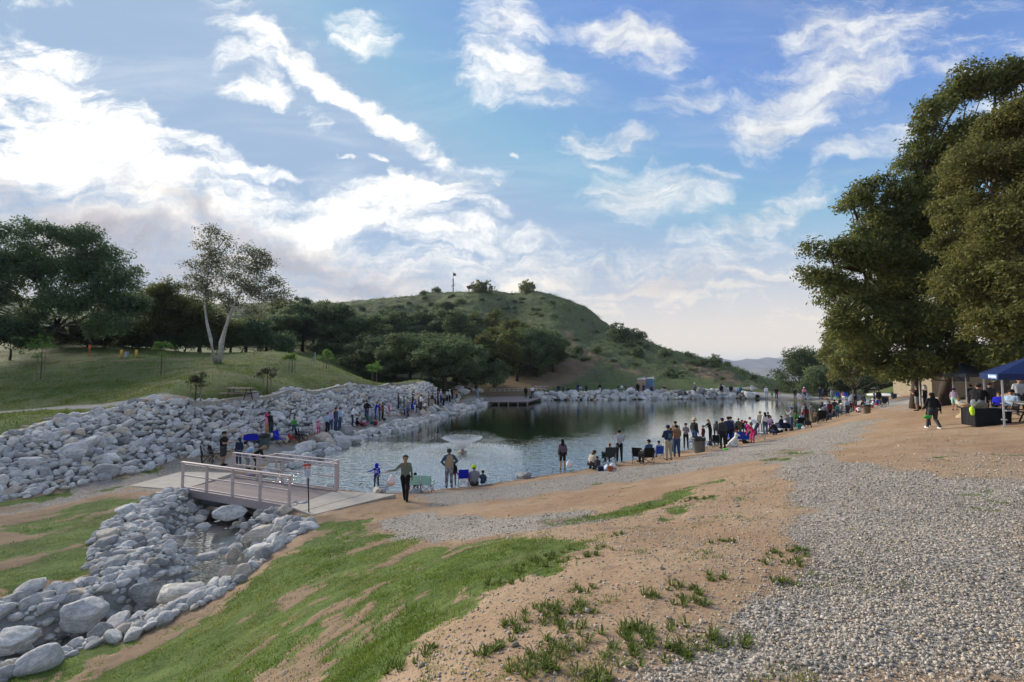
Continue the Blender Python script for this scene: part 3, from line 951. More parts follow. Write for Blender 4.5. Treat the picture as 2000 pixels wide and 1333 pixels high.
M_WATER = watermat('lake_water', (.012, .026, .010), 0.50, 2.3)
M_CREEK = watermat('creek_water', (.014, .014, .010), 0.05, 2.5, 2.1)
LC = LAKE[:, :2].mean(0)
grow = []
for i, p in enumerate(LAKE[:, :2]):
    a = LAKE[i - 1, :2]; c = LAKE[(i + 1) % len(LAKE), :2]
    n = np.array([(c - a)[1], -(c - a)[0]]); n /= np.linalg.norm(n) + 1e-9
    t = p + n * 0.7
    if sdist(LAKE, np.array([t[0]]), np.array([t[1]]))[0] < 0: t = p - n * 0.7
    grow.append((t[0], t[1], 0.0))
bm = bmesh.new()
vs = [bm.verts.new(p) for p in grow]; bm.faces.new(vs); bmesh.ops.triangulate(bm, faces=bm.faces)
bmesh.ops.recalc_face_normals(bm, faces=bm.faces)
if sum(f.normal.z for f in bm.faces) < 0: bmesh.ops.reverse_faces(bm, faces=bm.faces)
wm = bpy.data.meshes.new('lake_water'); bm.to_mesh(wm); bm.free(); wm.materials.append(M_WATER)
tag(obj('lake_water', wm), kind='structure')
CREEK_PX = [(455, 1000), (545, 1000), (560, 1015), (520, 1030), (540, 1066), (520, 1100), (450, 1150), (330, 1205), (170, 1268), (-80, 1340), (-120, 1290), (60, 1250), (240, 1190), (320, 1150), (350, 1110), (330, 1075), (300, 1050), (360, 1005), (400, 985)]
bm = bmesh.new()
vs = [bm.verts.new((*at_z(a, b, -0.24)[:2], -0.24)) for a, b in CREEK_PX]; bm.faces.new(vs); bmesh.ops.triangulate(bm, faces=bm.faces)
bmesh.ops.recalc_face_normals(bm, faces=bm.faces)
if sum(f.normal.z for f in bm.faces) < 0: bmesh.ops.reverse_faces(bm, faces=bm.faces)
wm = bpy.data.meshes.new('creek_water'); bm.to_mesh(wm); bm.free(); wm.materials.append(M_CREEK)
tag(obj('creek_water', wm), kind='structure')

# ------------------------------------------------------------------ distant mountains
def mountains(name, d, prof, seed, col):
    m = simple(name + '_slope', col, 1.0, var=0.25, scale=0.004)
    px = np.linspace(prof[0][0], prof[-1][0], 160)
    top = np.interp(px, [p[0] for p in prof], [p[1] for p in prof]) - (fbm(px * 0.035, px * 0 + 3, seed, 5) - 0.5) * 9
    rows = 14; V = []
    for j in range(rows):
        t = j / (rows - 1)
        for k, a in enumerate(px):
            u = (a - 1000) / FPX
            ztop = EYE + (716 - top[k]) / FPX * d
            dd = d * (0.82 + 0.18 * t) if t <= 1 else d
            rid = (fbm(np.array([a * 0.05]), np.array([t * 3.0]), seed + 5, 4)[0] - 0.5) * 34 * math.sin(math.pi * t)
            V.append((u * d, dd + rid, -58 + (ztop + 58) * (t ** 1.3) + rid * 0.3))
    for k, a in enumerate(px):
        V.append(((a - 1000) / FPX * d, d * 1.25, -60))
    V = np.array(V); n = len(px); rows += 1
    I = np.arange(rows * n).reshape(rows, n)
    Fq = np.stack([I[:-1, :-1].ravel(), I[:-1, 1:].ravel(), I[1:, 1:].ravel(), I[1:, :-1].ravel()], 1)
    return tag(obj(name, mesh_np(name, V, Fq, [m], True)), kind='structure')


mountains('mountains', 3400, [(1180, 735), (1300, 715), (1418, 703), (1436, 706), (1460, 701), (1480, 704), (1500, 699), (1530, 700), (1600, 703), (1800, 708), (2100, 715)], 5, (.13, .12, .13))
mountains('foothills', 2500, [(1300, 745), (1440, 724), (1480, 718), (1530, 722), (1600, 720), (1800, 722), (2100, 730)], 8, (.15, .135, .12))

# ------------------------------------------------------------------ stones
def ico(sub):
    bm = bmesh.new(); bmesh.ops.create_icosphere(bm, subdivisions=sub, radius=1.0)
    V = np.array([v.co[:] for v in bm.verts]); F = np.array([[v.index for v in f.verts] for f in bm.faces]); bm.free()
    return V, F


def nz3(V, s, seed):
    return fbm(V[:, 0] * s + seed * 3.1 + V[:, 2] * 1.7 * s, V[:, 1] * s - seed * 1.7 + V[:, 2] * 0.9 * s, seed, 4) - 0.5


def rock_shape(sub, seed, rough=0.35):
    r_ = np.random.default_rng(seed + 100)
    V, F = ico(sub)
    p = r_.uniform(1.7, 3.0)
    V = V / (np.sum(np.abs(V) ** p, 1) ** (1 / p))[:, None]
    for k in range(r_.integers(6, 10)):      # worn flat faces
        n = r_.normal(size=3); n /= np.linalg.norm(n)
        d = r_.uniform(0.56, 0.88)
        s = V @ n
        over = np.maximum(s - d, 0)
        V = V - n * (over * 0.88)[:, None]
    V = V * (1 + rough * nz3(V, 1.1, seed)[:, None] + 0.12 * nz3(V, 3.5, seed + 9)[:, None])
    V = V * np.array([1.0, r_.uniform(0.65, 0.92), r_.uniform(0.5, 0.8)])
    return V, F


BIGROCK = [mesh_np('stone', *rock_shape(4, s, 0.3), [M_ROCK], True) for s in range(10)]
MEDROCK = [mesh_np('stone', *rock_shape(3, s + 20), [M_ROCK], True) for s in range(14)]
LOWROCK = [rock_shape(1, s + 50) for s in range(8)]


def rotm(rs):
    """random rotations: mostly flat with any yaw; rs (n,3) yaw, tilt x, tilt y"""
    cz, sz = np.cos(rs[:, 0]), np.sin(rs[:, 0]); cx, sx = np.cos(rs[:, 1]), np.sin(rs[:, 1]); cy, sy = np.cos(rs[:, 2]), np.sin(rs[:, 2])
    o = np.zeros(len(rs)); i = np.ones(len(rs))
    Z = np.stack([cz, -sz, o, sz, cz, o, o, o, i], 1).reshape(-1, 3, 3)
    X = np.stack([i, o, o, o, cx, -sx, o, sx, cx], 1).reshape(-1, 3, 3)
    Y = np.stack([cy, o, sy, o, i, o, -sy, o, cy], 1).reshape(-1, 3, 3)
    return Z @ Y @ X


def instances_joined(name, shapes, pos, scl, rots, mat, seed=1, smooth=True, rnd=None):
    """many small stones as one mesh"""
    r_ = np.random.default_rng(seed)
    which = r_.integers(0, len(shapes), len(pos)); VV = []; FF = []; RN = []; base = 0
    if rnd is None: rnd = r_.random(len(pos))
    Rm = rotm(rots)
    for s, (V, F) in enumerate(shapes):
        k = np.nonzero(which == s)[0]
        if len(k) == 0: continue
        sc = scl[k]
        if sc.ndim == 1: sc = sc[:, None]
        vv = np.einsum('nij,nvj->nvi', Rm[k], V[None] * sc[:, None, :]) + pos[k][:, None, :]
        VV.append(vv.reshape(-1, 3)); FF.append((F[None] + (np.arange(len(k)) * len(V))[:, None, None] + base).reshape(-1, F.shape[1]))
        RN.append(np.repeat(rnd[k], len(V))); base += len(k) * len(V)
    return mesh_np(name, np.concatenate(VV), np.concatenate(FF), [mat], smooth, {'rnd': np.concatenate(RN)})


def pack(polyfn, bounds, sizes, tries, seed, k=0.80, near=None, density=1.0):
    """dart throwing, large stones first; returns x,y,r"""
    r_ = np.random.default_rng(seed)
    x0, y0, x1, y1 = bounds
    pts = []; cell = 0.8; grid = {}
    for (a, b, n) in sizes:
        X = r_.uniform(x0, x1, n); Y = r_.uniform(y0, y1, n)
        ok = polyfn(X, Y); X = X[ok]; Y = Y[ok]
        S = r_.uniform(a, b, len(X))
        for x, y, s in zip(X, Y, S):
            gx, gy = int(x // cell), int(y // cell); bad = False
            for i in (-1, 0, 1):
                for j in (-1, 0, 1):
                    for (px_, py_, ps) in grid.get((gx + i, gy + j), ()):
                        if (px_ - x) ** 2 + (py_ - y) ** 2 < (k * (ps + s)) ** 2: bad = True; break
                    if bad: break
                if bad: break
            if not bad:
                grid.setdefault((gx, gy), []).append((x, y, s)); pts.append((x, y, s))
    return np.array(pts)


def rock_bed(rootname, label, cat, polyfn, bounds, sizes, seed, lift=0.25, hi=2, limit=300, kk=0.80, extra=None, group=None, zfn=None, tilt=0.35):
    P = pack(polyfn, bounds, sizes, 0, seed, kk)
    z = ground(P[:, 0], P[:, 1]) if zfn is None else zfn(P[:, 0], P[:, 1])
    d = np.hypot(P[:, 0], P[:, 1])
    order = np.argsort(-P[:, 2] / d)
    r_ = np.random.default_rng(seed + 1)
    c = P[:, :2].mean(0)
    root = empty(rootname, (c[0], c[1], 0), 0, label, cat)
    rest = order[limit:]
    for i in order[:limit]:
        s = P[i, 2] * 1.30
        big = P[i, 2] / d[i] > 0.022
        o = bpy.data.objects.new('stone', random.choice(BIGROCK if big else MEDROCK))
        o.location = (P[i, 0] - c[0], P[i, 1] - c[1], z[i] + s * lift * r_.uniform(0.6, 1.3))
        o.rotation_euler = (r_.normal() * tilt, r_.normal() * tilt, r_.uniform(0, 6.28))
        o.scale = (s * r_.uniform(.95, 1.2), s * r_.uniform(0.9, 1.1), s * r_.uniform(0.85, 1.25))
        COL.objects.link(o); o.parent = root
    if len(rest):
        pos = np.stack([P[rest, 0] - c[0], P[rest, 1] - c[1], z[rest] + P[rest, 2] * lift * r_.uniform(.6, 1.3, len(rest))], 1)
        rots = np.stack([r_.uniform(0, 6.28, len(rest)), r_.normal(size=len(rest)) * tilt, r_.normal(size=len(rest)) * tilt], 1)
        scl = P[rest, 2][:, None] * 1.32 * r_.uniform(0.85, 1.2, (len(rest), 3))
        o = obj('stone_fill', instances_joined('stone_fill', LOWROCK2, pos, scl, rots, M_ROCK, seed), root)
        tag(o, kind='stuff')
    return root, P


LOWROCK2 = [rock_shape(2, s + 70, 0.4) for s in range(8)]


def in_poly(poly, m=0.0):
    return lambda X, Y: sdist(poly, X, Y) < m


b0 = RIP.min(0); b1 = RIP.max(0)
RIPF = lambda X, Y: (sdist(RIP, X, Y) < 0.25) & (Y < 75)
rock_bed('riprap_bank', 'long sloping bank of loose grey boulders between lake path and grass', 'rock bank', RIPF,
         (b0[0], b0[1], b1[0], min(b1[1], 76)), [(0.33, 0.46, 90), (0.20, 0.31, 2600), (0.14, 0.20, 16000), (0.09, 0.13, 34000)], 11, lift=0.10, kk=0.70)

# shoreline rocks: left bank, far bank, the few by the near ramp
LEFT_EDGE = np.array([at_z(a, b, 0.0)[:2] for a, b in [(560, 930), (575, 912), (612, 896), (660, 872), (690, 860), (752, 847), (800, 833), (860, 815), (915, 799), (955, 789)]])
shf = lambda X, Y: (pdist(LEFT_EDGE, X, Y) < 1.25) & (sdist(LAKE, X, Y) > -0.55)
bb = (LEFT_EDGE.min(0) - 1.5, LEFT_EDGE.max(0) + 1.5)
zup = lambda X, Y: np.maximum(ground(X, Y), -0.12) + 0.05
rock_bed('shoreline_rocks', 'rounded grey rocks edging the water below the left bank path', 'rocks', shf, (bb[0][0], bb[0][1], bb[1][0], bb[1][1]),
         [(0.38, 0.52, 220), (0.26, 0.38, 1500), (0.14, 0.24, 7000)], 12, lift=0.35, kk=0.74, zfn=zup)
FAR_EDGE = np.array([at_z(a, b, 0.0)[:2] for a, b in [(1068, 782), (1180, 781), (1300, 780), (1380, 779), (1440, 778)]])
ff = lambda X, Y: (pdist(FAR_EDGE, X, Y) < 2.2) & (sdist(LAKE, X, Y) > -0.5)
bb = (FAR_EDGE.min(0) - 2, FAR_EDGE.max(0) + 2)
rock_bed('far_shore_rocks', 'pale rocks lining the far shore in front of the toilets', 'rocks', ff, (bb[0][0], bb[0][1], bb[1][0], bb[1][1]),
         [(0.55, 0.75, 160), (0.34, 0.5, 1200), (0.2, 0.3, 2500)], 13, lift=0.5, kk=0.74, zfn=zup)
CREEKW = np.array([at_z(a, b, 0.2)[:2] for a, b in CREEK_PX])
CREEK_OUT = np.array([at_z(a, b, 0.35)[:2] for a, b in [(350, 962), (290, 990), (218, 1030), (196, 1070), (194, 1112), (215, 1136), (150, 1146), (60, 1162), (-80, 1204), (-120, 1390), (10, 1322), (90, 1296), (180, 1262), (260, 1246), (335, 1208), (405, 1184), (470, 1162), (505, 1112), (560, 1084), (608, 1046), (590, 1028), (520, 1018), (560, 1000), (580, 990), (480, 975)]])
cf = lambda X, Y: (sdist(CREEK_OUT, X, Y) < 0.22) & (sdist(BASIN, X, Y) > -0.12)
bb = (CREEK_OUT.min(0), CREEK_OUT.max(0))
rock_bed('creek_stone_wall', 'mortared boulder rims on both sides of the little creek', 'stone wall', cf, (bb[0][0], bb[0][1], bb[1][0], bb[1][1]),
         [(0.18, 0.25, 90), (0.11, 0.17, 2000), (0.07, 0.105, 9000), (.045, .065, 12000)], 14, lift=0.22, kk=0.72, tilt=0.25, limit=300)
cb = lambda X, Y: (sdist(BASIN, X, Y) < -0.1) & (Y > 12.6)
rock_bed('creek_bed_stones', 'stones lying in the creek bed below the footbridge', 'stones', cb, (bb[0][0], bb[0][1], bb[1][0], bb[1][1]),
         [(0.16, 0.28, 160), (0.07, 0.14, 2600)], 15, lift=0.3, kk=0.74)
for (px, py, w, h, rz, s, lab, tint) in [
    (448, 1012, 60, 44, 0.5, 3, 'big slate grey boulder standing in the creek under the bridge', 0),
    (345, 1062, 42, 32, 0.1, 5, 'smooth beige boulder on the left of the creek pool', 1),
    (366, 1176, 100, 56, 0.5, 1, 'large veined boulder at the mouth of the creek pool', 0),
    (530, 1046, 110, 36, 0.2, 7, 'flat buff slab of rock above the right side of the pool', 1),
    (540, 1078, 104, 34, 0.35, 2, 'long pale boulder on the right rim of the pool', 0),
    (163, 1210, 76, 62, 0.2, 4, 'round light grey boulder set into the left creek wall', 0),
    (284, 1168, 74, 48, 0.3, 8, 'broad blue grey boulder in the left creek wall', 0),
    (20, 1260, 90, 46, 0.2, 6, 'wide pale boulder at the lower left end of the creek', 0),
    (205, 1240, 50, 26, 0.3, 9, 'low cream boulder on the grassy edge of the creek', 1)]:
    p = at_z(px, py, 0.05); d = p[1]
    o = obj('boulder', BIGROCK[s], None, (p[0], p[1], 0.05 + h / FPX * d * 0.18), (0.1, 0.05, rz), (w / FPX * d * 0.47, w / FPX * d * 0.42, h / FPX * d * 0.72))
    tag(o, lab, 'boulder')
for (px, py, w, lab) in [(740, 962, 34, 'low white rock at the water beside the concrete ramp'), (645, 952, 20, 'small grey rock under the right end of the footbridge'), (812, 964, 30, 'pale flat rock at the feet of the teal chairs'),
                         (1022, 932, 34, 'white rock half out of the near shore water')]:
    p = hit(px, py); o = obj('shore_rock', BIGROCK[(px // 7) % 10], None, (p[0], p[1], p[2] + 0.03), (0, 0, px), w / FPX * p[1] * 0.55)
    tag(o, lab, 'rock')
# boulders round the foot of the oaks
for i, (px, py, w) in enumerate([(898, 762, 22), (912, 757, 18), (922, 764, 16), (905, 768, 26), (935, 766, 18)]):
    p = hit(px, py); o = obj('hillfoot_boulder', BIGROCK[i], None, (p[0], p[1], p[2] + 0.2), (0, 0, i), w / FPX * p[1] * 0.5)
    tag(o, 'brown boulder lying in shade at the foot of the oaks', 'boulder', 'boulders under the oaks')

# ------------------------------------------------------------------ concrete edging and masonry wall along the top of the bank
def wall_strip(name, pts, w, h, mat, label, cat, drop=0.35):
    m = MB(); n = len(pts)
    L = np.array(pts); T = np.gradient(L, axis=0); N = np.stack([-T[:, 1], T[:, 0]], 1); N /= np.linalg.norm(N, axis=1)[:, None]
    a = L + N * w / 2; b = L - N * w / 2
    z = ground(L[:, 0], L[:, 1], False)
    vs = []
    for i in range(n):
        vs += [(a[i, 0], a[i, 1], z[i] - drop), (b[i, 0], b[i, 1], z[i] - drop), (b[i, 0], b[i, 1], z[i] + h), (a[i, 0], a[i, 1], z[i] + h)]
    fs = [(0, 1, 2, 3), tuple(4 * (n - 1) + k for k in (3, 2, 1, 0))]
    for i in range(n - 1):
        for k in range(4):
            fs.append((4 * i + k, 4 * (i + 1) + k, 4 * (i + 1) + (k + 1) % 4, 4 * i + (k + 1) % 4))
    m.add(vs, fs)
    return tag(m.build(name, mat), label, cat)


def resample(P, n):
    P = np.asarray(P); s = np.concatenate([[0], np.cumsum(np.linalg.norm(np.diff(P, axis=0), axis=1))])
    t = np.linspace(0, s[-1], n)
    return np.stack([np.interp(t, s, P[:, 0]), np.interp(t, s, P[:, 1])], 1)


top1 = resample(RIP_TOP[:5], 30)
wall_strip('concrete_kerb', top1, 0.35, 0.12, M_CONC, 'concrete kerb capping the left end of the boulder bank', 'kerb')
wall_strip('masonry_wall', resample(W([(372, 792), (430, 790), (500, 784), (572, 768)]), 24), 0.4, 0.28, M_WALL, 'low mortared stone wall below the picnic table', 'wall', 0.5)
wall_strip('masonry_wall', resample(W([(590, 768), (650, 761), (700, 758), (760, 753), (812, 751)]), 24), 0.4, 0.3, M_WALL, 'low stone wall along the far end of the boulder bank', 'wall', 0.5)

# ------------------------------------------------------------------ loose gravel and pebbles in the foreground
def gravel(name, n, xr, yr, s0, s1, fn, seed, grow=0.0):
    r_ = np.random.default_rng(seed)
    # uniform in view: depth distributed so that near ground gets most
    Y = np.exp(r_.uniform(math.log(yr[0]), math.log(yr[1]), n)); X = r_.uniform(xr[0], xr[1], n) * (Y + 0.6)
    keep = r_.random(n) < fn(X, Y)
    X, Y = X[keep], Y[keep]
    z = ground(X, Y, False)
    s = s0 * (s1 / s0) ** (r_.random(len(X)) ** 2.2) * (1 + grow * Y)
    z = z + (fbm(X * 1.3, Y * 1.3, 33, 4) - 0.5) * 0.10
    pos = np.stack([X, Y, z + s * 0.3], 1)
    rots = np.stack([r_.uniform(0, 6.28, len(X)), r_.normal(size=len(X)) * 0.5, r_.normal(size=len(X)) * 0.5], 1)
    scl = s[:, None] * r_.uniform(0.7, 1.25, (len(X), 3)) * np.array([1, 1, 0.8])
    return tag(obj(name, instances_joined(name, GR, pos, scl, rots, M_GRAV, seed, False)), kind='stuff')


def ico0():
    V, F = ico(1)
    return V, F


def gshape(seed):
    r_ = np.random.default_rng(seed)
    bm = bmesh.new(); bmesh.ops.create_icosphere(bm, subdivisions=1, radius=1.0)
    V = np.array([v.co[:] for v in bm.verts]); bm.free()
    V2 = V[:12] if len(V) > 12 else V
    # plain icosahedron, bent out of shape: 20 triangles
    bm = bmesh.new()
    t = (1 + 5 ** .5) / 2
    base = np.array([(-1, t, 0), (1, t, 0), (-1, -t, 0), (1, -t, 0), (0, -1, t), (0, 1, t), (0, -1, -t), (0, 1, -t), (t, 0, -1), (t, 0, 1), (-t, 0, -1), (-t, 0, 1)]) / 1.9
    F = np.array([(0, 11, 5), (0, 5, 1), (0, 1, 7), (0, 7, 10), (0, 10, 11), (1, 5, 9), (5, 11, 4), (11, 10, 2), (10, 7, 6), (7, 1, 8), (3, 9, 4), (3, 4, 2), (3, 2, 6), (3, 6, 8), (3, 8, 9), (4, 9, 5), (2, 4, 11), (6, 2, 10), (8, 6, 7), (9, 8, 1)])
    bm.free()
    return base * r_.uniform(0.7, 1.15, (12, 1)) * np.array([1, r_.uniform(.7, 1), r_.uniform(.5, .8)]), F


GR = [gshape(s) for s in range(8)]


def grav_w(X, Y):
    g_, v_, p_, b_, h_, m_, r__, s_ = masks(X, Y)
    return np.clip(v_ - 0.3 * (p_ > .5), 0, 1) * (0.45 + 0.75 * sstep(.35, .6, fbm(X * .9, Y * .9, 91, 5)))


def dirt_w(X, Y):
    g_, v_, p_, b_, h_, m_, r__, s_ = masks(X, Y)
    return np.clip(1 - v_, 0, 1) * (1 - g_) * (p_ < .2) * (s_ > 0.3)


gravel('gravel', 80000, (0.05, 1.15), (1.7, 11), 0.0045, 0.0165, grav_w, 41, 0.04)
gravel('gravel', 9000, (-0.9, 1.0), (8, 30), 0.014, 0.03, grav_w, 42, 0.02)
gravel('pebbles', 26000, (-0.5, 1.1), (1.8, 12), 0.004, 0.015, dirt_w, 43, 0.04)
# stray fist-sized stones
gravel('stray_stones', 260, (-0.2, 1.1), (2.2, 14), 0.014, 0.036, dirt_w, 44, 0.01)

# ------------------------------------------------------------------ grass
def grass(name, n_tuft, xr, yr, fn, seed, h0=0.05, h1=0.12, w=0.0035, blades=8, spread=0.05, far=0.0, keepall=False):
    r_ = np.random.default_rng(seed)
    Y = np.exp(r_.uniform(math.log(yr[0]), math.log(yr[1]), n_tuft)); X = r_.uniform(xr[0], xr[1], n_tuft) * (Y + 0.5)
    k = r_.random(n_tuft) < fn(X, Y)
    X, Y = X[k], Y[k]; n = len(X)
    hh = (h0 + (h1 - h0) * r_.random(n) ** 1.8) * (0.7 + 0.6 * fbm(X * 1.1, Y * 1.1, 77))
    X = np.repeat(X, blades); Y = np.repeat(Y, blades); H = np.repeat(hh, blades) * r_.uniform(0.55, 1.1, n * blades)
    sp = spread * (1 + far * Y)
    X = X + r_.normal(size=len(X)) * sp; Y = Y + r_.normal(size=len(Y)) * sp
    z = ground(X, Y, False) + (fbm(X * 1.3, Y * 1.3, 33, 4) - 0.5) * 0.10 - 0.005
    a = r_.uniform(0, 6.28, len(X)); lean = r_.uniform(0.15, 0.9, len(X)) * H
    ww = w * (1 + far * Y) * r_.uniform(0.7, 1.3, len(X))
    b = r_.uniform(0, 6.28, len(X))
    cx, sx = np.cos(b) * ww, np.sin(b) * ww
    v0 = np.stack([X - cx, Y - sx, z], 1); v1 = np.stack([X + cx, Y + sx, z], 1)
    mx, my = X + np.cos(a) * lean * 0.35, Y + np.sin(a) * lean * 0.35
    v2 = np.stack([mx + cx * .7, my + sx * .7, z + H * 0.6], 1); v3 = np.stack([mx - cx * .7, my - sx * .7, z + H * 0.6], 1)
    tp = np.stack([X + np.cos(a) * lean, Y + np.sin(a) * lean, z + H * 0.92], 1)
    V = np.stack([v0, v1, v2, v3, tp], 1).reshape(-1, 3)
    i = np.arange(len(X))[:, None] * 5
    F = np.concatenate([i + np.array([[0, 1, 2]]), i + np.array([[0, 2, 3]]), i + np.array([[3, 2, 4]])], 0)
    rn = np.clip(np.repeat(np.repeat(r_.random(n) * .5, blades) + r_.random(len(X)) * 0.35 + 1.3 * (fbm(X * .8, Y * .8, 95, 4) - .38), 5), 0, 1) ** 1.3
    return tag(obj(name, mesh_np(name, V, F, [M_GRASS], False, {'rnd': rn})), kind='stuff')


def grass_w(X, Y):
    g_, v_, p_, b_, h_, m_, r__, s_ = masks(X, Y)
    patch = 0.25 + 0.75 * sstep(0.40, 0.58, fbm(X * 1.8, Y * 1.8, 61, 5))
    return np.clip(g_, 0, 1) ** 1.5 * patch * (m_ < 0.3) * (r__ < 0.3) * (s_ > .5)


def weed_w(X, Y):
    g_, v_, p_, b_, h_, m_, r__, s_ = masks(X, Y)
    spot = sstep(0.60, 0.70, fbm(X * 2.1, Y * 2.1, 63, 3))
    return (1 - 0.75 * v_) * spot * (m_ < .2) * (s_ > 1) * (p_ < .2) * 0.9


grass('grass', 20000, (-1.25, 0.35), (2.6, 12), grass_w, 51, 0.022, 0.065, 0.0028, 9, 0.035, 0.12)
grass('grass', 9000, (-1.3, 0.7), (9, 24), grass_w, 52, 0.03, 0.075, 0.005, 6, 0.07, 0.06)
grass('weeds', 4200, (-0.35, 0.75), (1.9, 9), weed_w, 53, 0.02, 0.055, 0.0028, 9, 0.02, 0.10)


def lawn_w(X, Y):
    g_, v_, p_, b_, h_, m_, r__, s_ = masks(X, Y)
    return (g_ > .5) * (p_ < .2) * (r__ < .1) * (Y > 22) * (X < -8) * (0.15 + 0.85 * sstep(.44, .6, fbm(X * .5, Y * .5, 88, 4)))


grass('slope_grass', 26000, (-1.25, -0.2), (22, 70), lawn_w, 54, 0.06, 0.22, 0.011, 6, 0.16, 0.012)
# the taller weed clumps growing through the bare dirt
cl = []
for (px, py, rr, n) in [(1075, 1205, 0.28, 26), (1100, 1190, 0.16, 12), (1305, 1250, 0.26, 26), (1290, 1275, .14, 10), (1130, 1250, 0.2, 14), (1020, 1305, 0.16, 14), (1345, 1170, 0.14, 12), (1330, 1148, .1, 6), (1545, 1083, 0.2, 14), (1140, 1150, 0.1, 8), (1150, 1300, 0.24, 18), (960, 1270, .12, 10),
                        (1230, 1235, .12, 8), (1540, 1140, .1, 7), (1410, 1060, .1, 6), (1390, 1128, .1, 6), (1270, 1165, .06, 5), (800, 1290, .15, 12), (1450, 1250, .1, 4), (1000, 1130, .25, 12), (1115, 1085, .4, 30), (1060, 1100, .3, 18), (1210, 1050, .2, 6), (1300, 985, .5, 16), (1350, 980, .4, 12), (1540,1100,.2,8)]:
    p = hit(px, py)
    for k in range(n):
        a = rng.uniform(0, 6.28); r_ = rr * math.sqrt(rng.random())
        cl.append((p[0] + r_ * math.cos(a) * 1.3, p[1] + r_ * math.sin(a)))
cl = np.array(cl)


def clumps(name, C, seed):
    r_ = np.random.default_rng(seed); bl_ = 22
    X = np.repeat(C[:, 0], bl_); Y = np.repeat(C[:, 1], bl_); H = np.repeat(r_.uniform(0.03, 0.085, len(C)), bl_) * r_.uniform(0.4, 1.1, len(X))
    a = r_.uniform(0, 6.28, len(X)); X = X + np.cos(a) * 0.015; Y = Y + np.sin(a) * 0.015; lean = H * r_.uniform(0.3, 1.3, len(X))
    z = ground(X, Y, False) + (fbm(X * 1.3, Y * 1.3, 33, 4) - 0.5) * 0.10 - 0.004
    w = 0.0028 * (1 + 0.08 * Y); b = a + 1.57; cx, sx = np.cos(b) * w, np.sin(b) * w
    mx, my = X + np.cos(a) * lean * 0.4, Y + np.sin(a) * lean * 0.4
    V = np.stack([np.stack([X - cx, Y - sx, z], 1), np.stack([X + cx, Y + sx, z], 1), np.stack([mx + cx, my + sx, z + H * .6], 1), np.stack([mx - cx, my - sx, z + H * .6], 1), np.stack([X + np.cos(a) * lean, Y + np.sin(a) * lean, z + H * 0.8], 1)], 1).reshape(-1, 3)
    i = np.arange(len(X))[:, None] * 5
    F = np.concatenate([i + np.array([[0, 1, 2]]), i + np.array([[0, 2, 3]]), i + np.array([[3, 2, 4]])], 0)
    return tag(obj(name, mesh_np(name, V, F, [M_GRASS], False, {'rnd': np.repeat(r_.random(len(X)) * 0.8, 5)})), kind='stuff')


clumps('weed_clumps', cl, 55)

# ------------------------------------------------------------------ foliage
def leaves(centers, radii, n, size, seed, flat=0.0, cluster=10, sig=None, shell=0.72, sublobes=11):
    """leaf quads gathered in twig clusters on lobes; returns V,F,rnd"""
    r_ = np.random.default_rng(seed)
    centers = np.asarray(centers, float); radii = np.asarray(radii, float)
    if radii.ndim == 1: radii = np.stack([radii] * 3, 1)
    if sublobes:       # every bough carries smaller clumps of its own, with gaps between them
        cc = []; rr2 = []
        for c_, q_ in zip(centers, radii):
            for _ in range(sublobes):
                d = r_.normal(size=3); d /= np.linalg.norm(d)
                if d[2] < -0.5: d[2] *= -0.6
                f = r_.uniform(0.20, 0.52)
                cc.append(c_ + d * q_ * r_.uniform(0.55, 1.0)); rr2.append(q_ * f * np.array([1.1, 1.1, 0.8]))
        centers = np.array(cc); radii = np.array(rr2)
    area = radii[:, 0] * radii[:, 2]; w = area / area.sum()
    nc = max(1, n // cluster)
    lob = r_.choice(len(centers), nc, p=w)
    d = r_.normal(size=(nc, 3)); d /= np.linalg.norm(d, axis=1)[:, None]
    rad_ = shell + (1 - shell) * r_.random(nc) ** 0.7
    lump = 1 + 0.30 * (fbm(d[:, 0] * 2.2 + lob * 7.3, d[:, 2] * 2.2 + d[:, 1] * 1.9 + lob, seed, 3) - 0.5) * 2
    inner = r_.random(nc) < 0.16
    rad_[inner] *= r_.random(inner.sum())
    C = centers[lob] + d * radii[lob] * (rad_ * lump)[:, None]
    if sig is None: sig = size * 2.0
    n = nc * cluster
    P = np.repeat(C, cluster, 0) + r_.normal(size=(n, 3)) * sig * np.array([1, 1, 0.7])
    out = np.repeat(d, cluster, 0)
    nn = r_.normal(size=(n, 3)) + out * 0.7 + np.array([0, 0, 0.5]); nn /= np.linalg.norm(nn, axis=1)[:, None]
    t = np.cross(nn, r_.normal(size=(n, 3))); t /= np.linalg.norm(t, axis=1)[:, None] + 1e-9
    b = np.cross(nn, t)
    s = size * r_.uniform(0.6, 1.35, n)[:, None]
    v0 = P - t * s; v1 = P + b * s * 0.42 + nn * s * .12; v2 = P + t * s; v3 = P - b * s * 0.42 + nn * s * .12
    V = np.stack([v0, v1, v2, v3], 1).reshape(-1, 3)
    F = np.arange(n * 4).reshape(-1, 4)
    rn = np.clip(0.55 * np.repeat(r_.random(nc), cluster) + 0.45 * r_.random(n), 0, 1)
    return V, F, np.repeat(rn, 4)


def limb(m, a, b, r0, r1, seed, n=5, wob=0.12, sides=7):
    r_ = np.random.default_rng(seed); a = np.array(a, float); b = np.array(b, float); L = np.linalg.norm(b - a); pts = []; rr = []
    for i in range(n + 1):
        t = i / n
        p = a + (b - a) * t + (r_.normal(size=3) * wob * L * 0.35 * math.sin(math.pi * t)) + np.array([0, 0, -0.10 * L * math.sin(math.pi * t) * (1 - abs((b - a)[2]) / (L + 1e-6))])
        pts.append(p); rr.append(r0 + (r1 - r0) * t ** 0.8)
    m.tube(pts, rr, sides)
    return pts


def screen_lobe(px, py, d, r, sx=1.0, sy=1.0):
    p = at_d(px, py, d); k = r / FPX * d
    return p, (k * sx, k * 0.9, k * sy)


